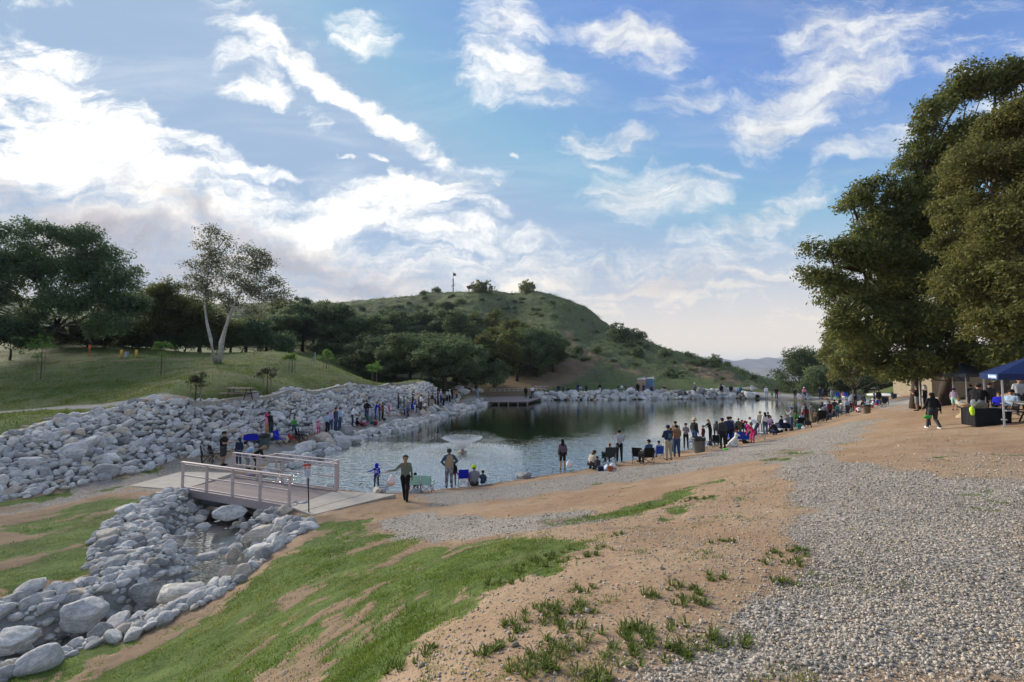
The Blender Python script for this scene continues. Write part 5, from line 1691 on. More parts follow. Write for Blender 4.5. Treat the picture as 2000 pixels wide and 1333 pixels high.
# ------------------------------------------------------------------ picnic tables
M_GRN = simple('recycled_plank', (.17, .13, .11), 0.8, var=0.2)


def picnic_table(loc, rz, label, s=1.0, mat=None, group=None):
    mat = mat or M_GRN
    t = empty('picnic_table', loc, rz, label, 'picnic table', group); t.scale = (s, s, s)
    pk = MB().box((0, 0, 0), (1.85, 0.135, 0.045)).mesh('plank', mat)
    for k in range(5): obj('plank', pk, t, loc=(0, (k - 2) * 0.146, 0.75))
    for y in (-0.72, 0.72):
        for k in (-.5, .5): obj('plank', pk, t, loc=(0, y + k * 0.146, 0.45))
    for x in (-0.62, 0.62):
        m = MB(); m.tube([(x, -0.42, 0), (x, -0.16, 0.72)], 0.03, 6); m.tube([(x, 0.42, 0), (x, 0.16, 0.72)], 0.03, 6); m.tube([(x, -0.8, 0.42), (x, 0.8, 0.42)], 0.03, 6)
        m.build('frame', M_BLK, t)
    return t


picnic_table(hit(468, 781), R(-8), 'dark picnic table on the path above the stone wall', 1.05)
picnic_table(hit(1216, 769), R(5), 'picnic table with bags on it left of the portable toilets', 1.25, M_STEEL)

# ------------------------------------------------------------------ portable toilets
M_TAN = simple('toilet_tan', (.40, .29, .20), 0.6, var=0.05); M_TBLU = simple('toilet_blue', (.13, .24, .37), 0.6, var=0.05); M_TROOF = simple('toilet_roof', (.72, .72, .70), 0.5, var=0.04)


def toilet(loc, rz, body, label, h=2.35):
    t = empty('portable_toilet', loc, rz, label, 'portable toilet')
    MB().box((0, 0, 0.06), (1.2, 1.2, 0.12)).build('base', M_BLK, t)
    MB().box((0, 0, 1.12), (1.12, 1.12, 2.0)).build('cabin', body, t)
    dr = MB().box((0, -0.575, 1.08), (0.72, 0.03, 1.82)).build('door', body, t)
    MB().box((0.27, -0.6, 1.05), (0.06, 0.03, 0.12)).build('latch', M_TROOF, dr)
    vs = []; n = 7
    for i in range(n):
        a = math.pi * i / (n - 1); vs += [(-0.62 * math.cos(a), -0.62, 2.12 + 0.24 * math.sin(a)), (-0.62 * math.cos(a), 0.62, 2.12 + 0.24 * math.sin(a))]
    fs = [(2 * i, 2 * i + 1, 2 * i + 3, 2 * i + 2) for i in range(n - 1)] + [tuple(2 * i for i in range(n)), tuple(2 * i + 1 for i in range(n))[::-1], (0, 2 * n - 2, 2 * n - 1, 1)]
    MB().add(vs, fs).build('roof', M_TROOF, t)
    MB().tube([(0.4, 0.4, 2.2), (0.4, 0.4, 2.55)], 0.05, 8).build('vent_pipe', M_TROOF, t)
    for z in (0.7, 1.4): MB().box((-0.575, 0, z), (0.02, 0.9, 0.03)).build('rib', body, t)
    t.scale = (h / 2.35,) * 3
    return t


pa = at_d(1253, 768, 83); pa[2] = gz1(pa[0], pa[1]); pc = at_d(1270, 767, 84.2); pc[2] = gz1(pc[0], pc[1])
toilet(pa, R(-28), M_TAN, 'tan portable toilet with white roof on the far path', 2.6)
toilet(pc, R(-28), M_TBLU, 'blue portable toilet with white roof beside the tan one', 2.6)

# ------------------------------------------------------------------ bins, buckets, small things
def bin_(px, py, h, w, col, label, name='trash_can', liner=True, rim=True):
    p = hit(px, py); t = empty(name, p, px * .1, label, 'trash can' if name == 'trash_can' else name.replace('_', ' '))
    n = 18
    MB().lathe([(w * .40, 0), (w * .42, 0.02), (w * .485, h * .93), (w * .50, h * .93), (w * .50, h), (w * .46, h), (w * .40, h * .3), (0, h * .3)], n, cap=False).lathe([(0, 0.001), (w * .4, 0.001)], n, cap=False).build('barrel', simple('bin_%s' % label[:14].replace(' ', '_'), col, 0.6, var=0.08), t, True)
    if liner:
        r_ = np.random.default_rng(px); k = []
        m = MB(); m.lathe([(w * .505, h * .80), (w * .515, h * .90), (w * .515, h * 1.005), (w * .49, h * 1.03), (w * .44, h * .98), (w * .40, h * .6)], n, cap=False)
        m.v = [(x * (1 + r_.normal() * .012), y * (1 + r_.normal() * .012), z + r_.normal() * 0.008) for x, y, z in m.v]
        m.build('bag_liner', M_BLK, t, True)
    for s in (-1, 1): MB().box((s * w * .5, 0, h * .8), (0.05, 0.14, 0.04)).build('handle', simple('bin_%s' % label[:14].replace(' ', '_'), col), t)
    return t


bin_(515, 876, 0.85, 0.72, (.10, .145, .155), 'slate green trash can by the path behind the blue wagon')
bin_(1365, 884, 0.90, 0.80, (.15, .165, .18), 'large grey trash can on the near shore beside the fishing crowd')
bin_(1693, 808, 0.85, 0.7, (.16, .15, .10), 'olive trash can with black liner at the far end of the beach')
bin_(1297, 767, 0.95, 0.7, (.04, .09, .075), 'dark green bin on the far path right of the toilets')
bin_(1091, 766, 1.0, 0.7, (.05, .10, .20), 'blue barrel on the far path near the dock')
bin_(1746, 779, 0.85, 0.7, (.05, .06, .08), 'black bin on the path under the oak')
bin_(1672, 800, 0.36, 0.34, (.65, .05, .03), 'bright red bucket on the beach', 'bucket', False)
bin_(1561, 838, 0.40, 0.36, (.03, .38, .38), 'teal bucket beside the man in the blue cap', 'bucket', False)
bin_(733, 831, 0.34, 0.40, (.5, .02, .03), 'red bucket on the left bank path by the seated children', 'bucket', False)
bin_(1192, 921, 0.24, 0.26, (.42, .12, .05), 'orange tub by the crouching pair', 'bucket', False)

# yellow bollards on the upper path
for i, px in enumerate((237, 266)):
    p = hit(px, 697); u = p[1] / FPX
    tag(MB().lathe([(0.0, -0.1), (0.14, -0.1), (0.14, 12.6 * u), (0.11, 13.2 * u), (0, 13.6 * u)], 10, cap=False).build('bollard', simple('bollard_yellow', (.62, .40, .08), 0.6), None, True, loc=tuple(p)), ['left yellow bollard on the upper path', 'right yellow bollard on the upper path'][i], 'bollard')
p = hit(247, 697); tag(MB().box((0, 0, .2), (.35, .3, .7)).box((0, 0, .58), (.4, .35, .08)).build('utility_box', M_STEEL, None, loc=tuple(p)), 'small grey box standing between the yellow bollards', 'utility box')
p = hit(176, 660); p = at_d(176, 660, 58); p[2] = gz1(p[0], p[1]); tag(MB().tube([(0, 0, 0), (0, 0, 1.3)], .05, 6).box((0, 0, 1.2), (.3, .05, .45)).build('marker_post', simple('marker_orange', (.6, .12, .04), .7), None, loc=tuple(p)), 'small orange marker in the shade under the spreading tree', 'marker')
# pipe prop on the grass crest
p = hit(615, 709); u = p[1] / FPX
tag(MB().tube([(0, 0, -.2), (0, 0, 21 * u)], 0.06, 6).tube([(-8 * u, 0, 0), (0, 0, 15 * u)], 0.05, 6).build('braced_post', M_STEEL, None, loc=tuple(p)), 'grey braced post on the crest of the grass slope', 'post')

# saplings with their stakes
def sapling(px, by, top, w, mat, lab, n=900):
    p = hit(px, by); u = p[1] / FPX; h = (by - top) * u; r0 = w * u / 2
    t = empty('sapling', p, 0, lab, 'sapling')
    m = MB(); m.tube([(0, 0, -.1), (0.03, 0, h * .4), (0, 0, h * .85)], [0.04, 0.03, 0.012], 6); m.build('trunk', M_BARK, t)
    Cc = [(0, 0, h * .72)]; Rr = [(r0 * .9, r0 * .9, h * .2)]
    r_ = np.random.default_rng(px)
    for k in range(7): Cc.append((r_.uniform(-.6, .6) * r0, r_.uniform(-.6, .6) * r0, h * r_.uniform(.5, .92))); Rr.append((r0 * .5, r0 * .5, h * .1))
    V, F, rn = leaves(Cc, Rr, n, 0.075, px, cluster=8, sig=0.10, sublobes=4, shell=.3)
    obj('crown', mesh_np('crown', V, F, [mat], False, {'rnd': rn}), t)
    for s in (-1, 1): MB().tube([(s * 0.28, 0.1 * s, -.1), (s * 0.24, 0.1 * s, h * .55)], 0.035, 6).build('stake', M_WOOD, t)


for a in [(381, 790, 722, 34, M_OLIVE, 'dull green sapling nearest the left end of the stone wall'), (521, 769, 714, 32, M_OLIVE, 'dull green sapling behind the picnic table'), (314, 733, 662, 30, M_YOUNG, 'bright green sapling on the slope below the yellow bollards'),
          (79, 742, 655, 66, M_YOUNG, 'broad bright green young tree at the far left of the slope'), (570, 728, 690, 28, M_YOUNG, 'bright green sapling right of the sycamore on the crest'), (637, 722, 684, 30, M_YOUNG, 'yellow green sapling beside the braced post'),
          (731, 749, 705, 30, M_YOUNG, 'small leafy sapling at the end of the grass slope')]:
    sapling(*a)

# ------------------------------------------------------------------ people
def capsule(m, a, b, ra, rb, n=10):
    a = Vector(a); b = Vector(b); d = (b - a); L_ = d.length
    q = d.to_track_quat('Z', 'Y') if L_ > 1e-6 else Matrix.Identity(3).to_quaternion()
    prof = [(ra * math.sin(t), -ra * math.cos(t)) for t in (0.02, .6, 1.1, 1.57)] + [(rb * math.cos(t), L_ + rb * math.sin(t)) for t in (0, .5, 1.0, 1.55)]
    base = len(m.v)
    for (r, z) in prof:
        for k in range(n):
            t = 6.28318 * k / n; p = q @ Vector((r * math.cos(t), r * math.sin(t), z)) + a
            m.v.append((p.x, p.y, p.z))
    for i in range(len(prof) - 1):
        for k in range(n):
            m.f.append((base + i * n + k, base + i * n + (k + 1) % n, base + (i + 1) * n + (k + 1) % n, base + (i + 1) * n + k)); m.mi.append(0)
    m.f.append(tuple(base + k for k in range(n))[::-1]); m.mi.append(0)
    m.f.append(tuple(base + (len(prof) - 1) * n + k for k in range(n))); m.mi.append(0)


# joints of the standing figure, 1.75 m tall, facing +Y
def skeleton(pose):
    J = dict(pel=(0, 0, .96), chest=(0, 0, 1.30), neck=(0, -.01, 1.47), head=(0, .015, 1.62),
             shL=(-.185, 0, 1.41), shR=(.185, 0, 1.41), elL=(-.25, -.03, 1.13), elR=(.25, -.03, 1.13), wrL=(-.26, .05, .89), wrR=(.26, .05, .89),
             hiL=(-.095, 0, .93), hiR=(.095, 0, .93), knL=(-.11, .02, .50), knR=(.11, .02, .50), anL=(-.12, -.01, .09), anR=(.12, -.01, .09))
    J = {k: np.array(v, float) for k, v in J.items()}
    foot = np.array([0, .17, -.045])

    def up(dy, dz, lean):
        """move the upper body: pelvis shift and forward lean"""
        c, s = math.cos(lean), math.sin(lean)
        o = J['pel'].copy()
        for k in ('chest', 'neck', 'head', 'shL', 'shR', 'elL', 'elR', 'wrL', 'wrR'):
            v = J[k] - o; J[k] = o + np.array([v[0], v[1] * c + v[2] * s, -v[1] * s + v[2] * c])
        for k in ('pel', 'chest', 'neck', 'head', 'shL', 'shR', 'elL', 'elR', 'wrL', 'wrR', 'hiL', 'hiR'):
            J[k] = J[k] + np.array([0, dy, dz])

    def arm(sd, el, wr):
        s = -1 if sd == 'L' else 1
        J['el' + sd] = J['sh' + sd] + np.array([s * el[0], el[1], el[2]]); J['wr' + sd] = J['el' + sd] + np.array([s * wr[0], wr[1], wr[2]])
    if pose == 'rod':
        arm('L', (.05, .10, -.25), (-.10, .22, .02)); arm('R', (.05, .10, -.25), (-.08, .23, .06))
    elif pose == 'hips':
        arm('L', (.17, -.05, -.22), (-.14, .12, -.16)); arm('R', (.17, -.05, -.22), (-.14, .12, -.16))
    elif pose == 'phone':
        arm('L', (.03, .16, -.20), (-.09, .14, .17)); arm('R', (.03, .15, -.22), (-.11, .15, .15))
    elif pose == 'cross':
        arm('L', (.06, .04, -.26), (-.20, .17, .03)); arm('R', (.06, .04, -.26), (-.20, .17, .05))
    elif pose == 'walk':
        J['knL'] = np.array([-.10, .15, .52]); J['anL'] = np.array([-.10, .26, .10]); J['knR'] = np.array([.10, .03, .50]); J['anR'] = np.array([.10, -.27, .14])
        arm('R', (.06, -.10, -.26), (.03, .02, -.25)); arm('L', (.06, .10, -.26), (.02, .16, -.18)); up(0, -.02, .05)
    elif pose == 'carry':     # left arm held out with something hanging from it
        J['knL'] = np.array([-.06, .14, .53]); J['anL'] = np.array([-.02, .20, .09]); J['knR'] = np.array([.08, .0, .50]); J['anR'] = np.array([.07, -.20, .12])
        arm('L', (.20, .02, -.20), (.24, .06, -.04)); arm('R', (.07, -.02, -.27), (.02, .06, -.24))
    elif pose == 'point':
        arm('L', (.16, .14, -.14), (.20, .17, -.06))
        arm('R', (.05, .02, -.27), (.02, .08, -.22))
    elif pose == 'reach':
        arm('L', (.10, .18, -.14), (.02, .23, -.06)); arm('R', (.08, .16, -.18), (-.02, .22, -.06)); up(0, 0, .25)
    elif pose == 'bend':
        J['knL'] = np.array([-.11, .06, .49]); J['knR'] = np.array([.11, .06, .49]); up(-.12, -.06, .95)
        for s in ('L', 'R'):
            sg_ = -1 if s == 'L' else 1
            J['el' + s] = J['sh' + s] + np.array([sg_ * .03, .05, -.27]); J['wr' + s] = J['el' + s] + np.array([-.03 * sg_, .13, -.21])
    elif pose == 'sit':       # on a camp chair, seat 0.42
        up(-.10, -.46, -.08)
        for s in (-1, 1):
            k = 'L' if s < 0 else 'R'
            J['kn' + k] = np.array([s * .13, .36, .50]); J['an' + k] = np.array([s * .13, .40, .09])
            arm(k, (.05, .06, -.25), (-.04, .22, -.03))
    elif pose == 'ground':    # sitting on the ground, knees up
        up(-.05, -.84, .12)
        for s in (-1, 1):
            k = 'L' if s < 0 else 'R'
            J['kn' + k] = np.array([s * .15, .36, .42]); J['an' + k] = np.array([s * .14, .56, .07])
            arm(k, (.07, .12, -.22), (-.05, .23, .02))
    elif pose == 'crouch':
        up(-.12, -.62, .55)
        for s in (-1, 1):
            k = 'L' if s < 0 else 'R'
            J['kn' + k] = np.array([s * .16, .30, .48]); J['an' + k] = np.array([s * .12, -.02, .09])
            arm(k, (.04, .14, -.22), (-.05, .20, -.10))
    return J, foot


SLOTS = ['skin', 'top', 'bottom', 'shoe', 'hair']


def body_mesh(pose, build, shorts=False, short_sl=False, fingers=False, bulk=1.0, voxel=0.022, dress=False):
    J, foot = skeleton(pose)
    s = {'m': 1.0, 'f': 0.9, 'c': 0.86}[build] * bulk
    caps = []   # a,b,ra,rb,slot

    def C(a, b, ra, rb, slot): caps.append((np.array(a, float), np.array(b, float), ra, rb, slot))
    pel, ch, nk, hd = J['pel'], J['chest'], J['neck'], J['head']
    upv = (ch - pel); upv = upv / np.linalg.norm(upv)
    hs = 1.13 if build == 'c' else 1.0
    fwd = np.array([0, 1, 0.0]) if abs(upv[2]) > .8 else np.array([0, .45, -.89])
    C(hd - upv * 0.015, hd + upv * 0.03, .088 * hs, .092 * hs, 'skin')
    C(hd + fwd * .035 - upv * .045, hd + fwd * .045 - upv * .035, .055, .05, 'skin')          # jaw
    C(hd + fwd * .088 * hs, hd + fwd * .103 * hs - upv * .02, .011, .016, 'skin')                # nose
    for q in (-1, 1): C(hd + np.array([q * .090 * hs, 0, 0]) - upv * .015, hd + np.array([q * .094 * hs, -.01, 0]) + upv * .02, .014, .018, 'skin')
    C(nk - upv * .03, hd - upv * .07, .056, .052, 'skin')
    wq = {'m': 1.0, 'f': .86, 'c': .82}[build]
    for q in (-1, 1):
        C(pel + np.array([q * .075 * wq, 0, 0]) + upv * .10, ch + np.array([q * .085 * wq, 0, 0]) + upv * .03, .110 * s, .118 * s, 'top')
        C(pel + np.array([q * .07, 0, 0]), pel + np.array([q * .07, 0, 0]) + upv * .05, .115 * s, .112 * s, 'bottom')
    C(pel + upv * .05, ch, .118 * s, .125 * s, 'top')
    C(J['shL'] * .8 + J['shR'] * .2, J['shR'] * .8 + J['shL'] * .2, .075 * s, .075 * s, 'top')
    C(ch, nk, .12 * s, .062, 'top')
    for k in ('L', 'R'):
        q = -1 if k == 'L' else 1
        sh_, el, wr = J['sh' + k].copy(), J['el' + k].copy(), J['wr' + k].copy()
        if build != 'm':
            off = np.array([-q * .02, 0, 0]); sh_ += off; el += off; wr += off
        if short_sl:
            mid = sh_ * .45 + el * .55
            C(sh_, mid, .064 * s, .062 * s, 'top'); C(mid, el, .045 * s, .040 * s, 'skin'); C(el, wr, .040 * s, .028, 'skin')
        else:
            C(sh_, el, .064 * s, .052 * s, 'top'); C(el, wr, .050 * s, .038 * s, 'top')
        d = wr - el; d /= np.linalg.norm(d)
        C(wr, wr + d * .03, .028, .03, 'skin')
        palm = wr + d * .075
        C(wr + d * .03, palm, .030, .034, 'skin')
        side = np.cross(d, np.array([0, 0, 1.0]) if abs(d[2]) < .8 else np.array([1.0, 0, 0])); side /= np.linalg.norm(side) + 1e-9
        nrm = np.cross(side, d)
        if fingers:
            for fi, (off, ln) in enumerate(((-.032, .055), (-.011, .068), (.011, .072), (.032, .062))):
                b0_ = palm + side * off + d * .01; b1_ = b0_ + d * ln * .6 + side * off * .3; b2_ = b1_ + d * ln * .35 + nrm * .02
                C(b0_, b1_, .012, .011, 'skin'); C(b1_, b2_, .011, .009, 'skin')
            C(wr + d * .03 + side * .03, wr + d * .075 + side * .065 + nrm * .015, .013, .011, 'skin')
        else:
            C(palm, palm + d * .055 + nrm * .02, .026, .020, 'skin'); C(wr + d * .03, wr + d * .07 + side * .045, .016, .013, 'skin')
        hi, kn, an = J['hi' + k], J['kn' + k], J['an' + k]
        lw = 1.0 if build != 'c' else .9
        if dress:
            C(hi, hi * .3 + kn * .7, .125 * s, .15 * s, 'top')
        if shorts:
            kk = hi * .18 + kn * .82
            C(hi, kk, .102 * s * lw, .085 * s * lw, 'bottom'); C(kk, kn, .062 * lw, .058 * lw, 'skin'); C(kn, kn * .62 + an * .38, .056 * lw, .060 * lw, 'skin'); C(kn * .62 + an * .38, an, .058 * lw, .038, 'skin')
        else:
            C(hi, kn, .103 * s * lw, .074 * s * lw, 'bottom'); C(kn, kn * .6 + an * .4, .070 * s * lw, .070 * s * lw, 'bottom'); C(kn * .6 + an * .4, an, .069 * s * lw, .054 * lw, 'bottom')
        C(an + np.array([0, -.03, -.035]), an + foot, .045, .036, 'shoe'); C(an, an + np.array([0, 0, -.03]), .045, .045, 'shoe')
    # hip of the seat
    C(J['hiL'], J['hiR'], .110 * s, .110 * s, 'bottom')
    m = MB()
    for a, b, ra, rb, sl in caps: capsule(m, a, b, ra, rb)
    me = m.mesh('tmp', M_BLK)
    o = bpy.data.objects.new('tmp', me); COL.objects.link(o)
    md = o.modifiers.new('r', 'REMESH'); md.mode = 'VOXEL'; md.voxel_size = voxel; md.use_smooth_shade = True
    sm = o.modifiers.new('s', 'SMOOTH'); sm.factor = 0.5; sm.iterations = 2
    dg = bpy.context.evaluated_depsgraph_get(); dg.update()
    out = bpy.data.meshes.new_from_object(o.evaluated_get(dg))
    bpy.data.objects.remove(o); bpy.data.meshes.remove(me)
    n = len(out.polygons); cen = np.empty(n * 3, np.float32); out.polygons.foreach_get('center', cen); cen = cen.reshape(-1, 3)
    best = np.full(n, 1e9); mi = np.zeros(n, np.int32)
    for a, b, ra, rb, sl in caps:
        d = b - a; L2 = float(d @ d) + 1e-9; t = np.clip(((cen - a) @ d) / L2, 0, 1)
        dist = np.linalg.norm(cen - a - t[:, None] * d, axis=1) - (ra + (rb - ra) * t)
        k = dist < best; best[k] = dist[k]; mi[k] = SLOTS.index(sl)
    out.materials.clear()
    for _ in SLOTS: out.materials.append(M_BLK)
    out.polygons.foreach_set('material_index', mi); out.polygons.foreach_set('use_smooth', np.ones(n, bool)); out.update()
    out.name = 'person'
    return out, J


BODY = {}
C_ = dict(bagpink=(.72, .60, .58), skin=(.38, .22, .15), skin2=(.22, .12, .075), black=(.012, .012, .014), charcoal=(.04, .042, .046), grey=(.20, .21, .23), ltgrey=(.38, .40, .43), white=(.72, .73, .76), navy=(.018, .028, .07), blue=(.02, .07, .42), royal=(.012, .018, .42),
          ltblue=(.30, .42, .58), jeans=(.035, .065, .14), teal=(.02, .22, .25), green=(.03, .30, .035), olive=(.10, .105, .07), sage=(.14, .165, .125), tan=(.34, .25, .16), khaki=(.36, .32, .25), brown=(.12, .06, .03), cream=(.50, .44, .34), maroon=(.13, .012, .03), red=(.45, .02, .02),
          pink=(.65, .22, .35), hotpink=(.62, .03, .18), lavender=(.42, .34, .52), purple=(.10, .02, .20), orange=(.60, .22, .08), mint=(.35, .62, .52), blond=(.30, .18, .085), dkhair=(.015, .011, .009), brhair=(.06, .032, .018), greyhair=(.30, .30, .30), neon=(.45, .70, .02), straw=(.52, .42, .26), yellow=(.7, .55, .08))


def cl_(c):
    if c in MATS: return MATS[c]
    return simple('cloth_' + c, C_[c], 0.85 if 'skin' not in c else 0.55, var=0.1, scale=12, spec=0.2)


plaid('plaidbrown', (.05, .022, .014), (.20, .10, .045), (.32, .20, .10)); plaid('plaidpurple', (.03, .02, .04), (.10, .06, .09), (.22, .17, .20)); plaid('plaidblue', (.01, .02, .05), (.03, .07, .13), (.06, .12, .18)); plaid('plaidgrey', (.05, .055, .06), (.18, .2, .22), (.35, .37, .4))
camo('camo', [(.16, .16, .19), (.38, .38, .42), (.06, .06, .08)])
HEADS = {}


def headgear(kind):
    if kind in HEADS: return HEADS[kind]
    m = MB(); nm = 'hair'
    if kind == 'short': m.ell((0, -.012, .035), (.102, .108, .088), 12, 8)
    elif kind == 'bald': HEADS[kind] = None; return None
    elif kind == 'long':
        m.ell((0, -.016, .03), (.108, .112, .098), 12, 8); m.ell((0, -.07, -.13), (.105, .06, .20), 12, 8)
    elif kind == 'bun': m.ell((0, -.014, .033), (.103, .108, .09), 12, 8); m.ell((0, -.03, .15), (.045, .045, .045), 8, 6)
    elif kind == 'tail': m.ell((0, -.014, .033), (.103, .108, .09), 12, 8); m.ell((0, -.13, -.10), (.05, .05, .20), 10, 8)
    elif kind == 'cap':
        nm = 'cap'; m.lathe([(.108, .02), (.112, .06), (.095, .11), (.05, .14), (0, .148)], 14, cap=False); m.ell((0, .13, .035), (.075, .095, .012), 10, 4)
    elif kind == 'capback':
        nm = 'cap'; m.lathe([(.108, .02), (.112, .06), (.095, .11), (.05, .14), (0, .148)], 14, cap=False); m.ell((0, -.12, .03), (.075, .08, .012), 10, 4)
    elif kind == 'hat': nm = 'hat'; m.lathe([(.0, .05), (.20, .035), (.205, .045), (.105, .065), (.10, .13), (.075, .165), (0, .17)], 16, cap=False)
    elif kind == 'beanie': nm = 'beanie'; m.lathe([(.105, .005), (.113, .02), (.108, .07), (.08, .125), (.03, .165), (0, .172)], 14, cap=False)
    elif kind == 'hood':
        nm = 'hood'; m.ell((0, -.03, .02), (.125, .125, .135), 14, 9); m.ell((0, -.06, -.11), (.11, .08, .07), 12, 6)
    me = m.mesh(nm, M_BLK, True); HEADS[kind] = (nm, me); return HEADS[kind]


def person(pos, h, pose, face, top, bottom, head, hcol, label, build=None, skin='skin', shoes='black', shorts=False, ss=False, fingers=False, bulk=1.0, z=None, dress=False, group=None):
    build = build or ('c' if h < 1.4 else 'm')
    if len(pos) == 2 and 1200 < pos[0] < 1730 and pos[1] > 784: h *= 1.07
    key = (pose, build, shorts, ss, fingers, bulk, dress)
    if key not in BODY:
        BODY[key] = body_mesh(pose, build, shorts, ss, fingers, bulk, 0.015 if fingers else 0.030, dress)
    me, J = BODY[key]
    p = hit(*pos) if len(pos) == 2 else np.array(pos, float)
    if len(pos) == 2:
        p[2] = max(gz1(p[0], p[1]), 0.04)
    if z is not None: p[2] += z
    o = obj('person', me, None, (p[0], p[1], p[2] - 0.01), (0, 0, R(face)), h / 1.75)
    for i, c in enumerate((skin, top, bottom, shoes, hcol)):
        o.material_slots[i].link = 'OBJECT'; o.material_slots[i].material = cl_(c)
    tag(o, label, 'person', group)
    hg = headgear(head)
    if head in ('cap', 'capback', 'hat', 'beanie') and h > 1.0:
        nm, hm = headgear('short'); ho = obj('hair', hm, o); ho.location = J['head']; ho.material_slots[0].link = 'OBJECT'; ho.material_slots[0].material = cl_('dkhair')
        ho.scale = (.97, .97, .9)
    if hg:
        nm, hm = hg; ho = obj(nm, hm, o); ho.location = J['head']
        if pose in ('bend', 'crouch', 'reach'): ho.rotation_euler = (R(-50 if pose == 'bend' else -25), 0, 0)
        if build == 'c': ho.scale = (1.12, 1.12, 1.12)
        ho.material_slots[0].link = 'OBJECT'; ho.material_slots[0].material = cl_(hcol)
    return o, J


# ------------------------------------------------------------------ camp chairs, wagons
def tubes(m, pts, r=.011): m.tube(pts, r, 6)


def chair_proto():
    c = empty('camp_chair', (0, -500, 0))
    m = MB(); m.box((0, 0, .42), (.50, .44, .02)).build('seat', M_BLK, c)
    MB().box((0, -.27, .68), (.52, .025, .50), rx=R(12)).build('backrest', M_BLK, c)
    for s in (-1, 1):
        MB().box((s * .30, -.02, .64), (.08, .44, .02)).build('armrest', M_BLK, c)
        m = MB(); tubes(m, [(s * .28, .24, .02), (s * .28, -.24, .45)]); m.build('leg', M_STEEL, c)
        m = MB(); tubes(m, [(s * .28, -.24, .02), (s * .28, .24, .64)]); m.build('leg', M_STEEL, c)
        m = MB(); tubes(m, [(s * .28, -.22, .02), (s * .27, -.31, .92)]); m.build('back_post', M_STEEL, c)
    m = MB(); tubes(m, [(-.27, .24, .02), (.27, .24, .42)]); tubes(m, [(.27, .24, .02), (-.27, .24, .42)]); m.build('cross_brace', M_STEEL, c)
    m = MB(); tubes(m, [(-.27, -.24, .02), (.27, -.24, .42)]); tubes(m, [(.27, -.24, .02), (-.27, -.24, .42)])
    m.build('cross_brace', M_STEEL, c)
    return c


CH = chair_proto(); first_chair = [True]


def chair(px, py, face, col, label, s=1.0, frame='frame_grey', tiltx=0, loc=None):
    p = hit(px, py) if loc is None else np.array(loc)
    if loc is None: p[2] = max(gz1(p[0], p[1]), .04)
    o = CH if first_chair[0] else copy_tree(CH); first_chair[0] = False
    o.location = p; o.rotation_euler = (R(tiltx), 0, R(face)); o.scale = (s, s, s)
    fr = simple('chair_frame_red', (.25, .02, .02), .5) if frame == 'red' else M_STEEL if frame == 'grey' else M_BLK
    for ch in o.children:
        ch.material_slots[0].link = 'OBJECT'
        fabric = ch.name.split('.')[0] in ('seat', 'backrest', 'armrest')
        ch.material_slots[0].material = cl_(col) if fabric else fr
    tag(o, label, 'camp chair')
    return o, p


def wagon(px, py, rz, col, label, s=1.0):
    p = hit(px, py); p[2] = max(gz1(p[0], p[1]), .04)
    t = empty('folding_wagon', p, R(rz), label, 'wagon'); t.scale = (s, s, s)
    m = MB()
    for q in (-1, 1): m.box((0, q * .25, .45), (.95, .02, .32)); m.box((q * .47, 0, .45), (.02, .48, .32))
    m.box((0, 0, .30), (.94, .48, .02)); m.build('fabric_tub', cl_(col), t)
    m = MB()
    for q in (-1, 1): tubes(m, [(-.47, q * .25, .62), (.47, q * .25, .62)], .014); tubes(m, [(-.45, q * .25, .15), (.45, q * .25, .6)], .012); tubes(m, [(.45, q * .25, .15), (-.45, q * .25, .6)], .012)
    m.build('frame', M_BLK, t)
    wh = MB(); wh.tube([(0, -.025, 0), (0, .025, 0)], .11, 14); wm_ = wh.mesh('wheel', M_BLK)
    for x in (-.36, .36):
        for y in (-.27, .27): obj('wheel', wm_, t, loc=(x, y, .11))
    m = MB(); tubes(m, [(.47, 0, .3), (.85, 0, .85)], .013); tubes(m, [(.85, -.1, .85), (.85, .1, .85)], .013); m.build('handle', M_BLK, t)
    return t


def soft_bag(name, px, py, s, col, label, sq=(1, .8, 1), z=0.0, loc=None, cat='bag', seed=1):
    p = hit(px, py) if loc is None else np.array(loc, float)
    V, F = rock_shape(2, seed, .5); V = V / np.abs(V).max(0)
    if 'plastic' in name:       # gathered at the neck, crinkled below
        V[:, :2] *= (1.0 - 0.75 * np.clip((V[:, 2] + .1) / 1.1, 0, 1) ** 1.3)[:, None]
        V = V * (1 + .22 * nz3(V, 3.0, seed)[:, None])
    V = V * np.array(sq) * s; V[:, 2] += s * sq[2] * .9
    mat = simple('bag_' + col, C_[col], .5, var=.06)
    return tag(obj(name, mesh_np(name, V, F, [mat], True), None, (p[0], p[1], p[2] + z), (0, 0, px)), label, cat)


P_ = person
# --- the near shore by the ramp
p_, J_ = P_((735, 958), 1.16, 'point', 25, 'royal', 'navy', 'hood', 'royal', 'child in royal blue hooded jersey numbered 91 reaching out over the water', fingers=True)
fc = bpy.data.curves.new('jersey_number', 'FONT'); fc.body = '91'; fc.size = 0.30; fc.extrude = 0.004; fc.align_x = 'CENTER'
tmpo = bpy.data.objects.new('jn', fc); COL.objects.link(tmpo); dg = bpy.context.evaluated_depsgraph_get(); dg.update()
nme = bpy.data.meshes.new_from_object(tmpo.evaluated_get(dg)); bpy.data.objects.remove(tmpo)
nme.materials.clear(); nme.materials.append(cl_('white')); nme.name = 'jersey_number'
jn = obj('jersey_number', nme, p_, loc=(0, -.128, 1.12), rot=(R(90), 0, 0))
m = MB(); m.box((0, -.135, 1.43), (.16, .006, .035)); m.build('name_strip', cl_('white'), p_)
wp, WJ = P_((791, 980), 1.74, 'carry', 12, 'sage', 'black', 'cap', 'black', 'woman in sage green shirt and black trousers carrying a plastic bag past the ramp', build='f', fingers=True, bulk=1.05)
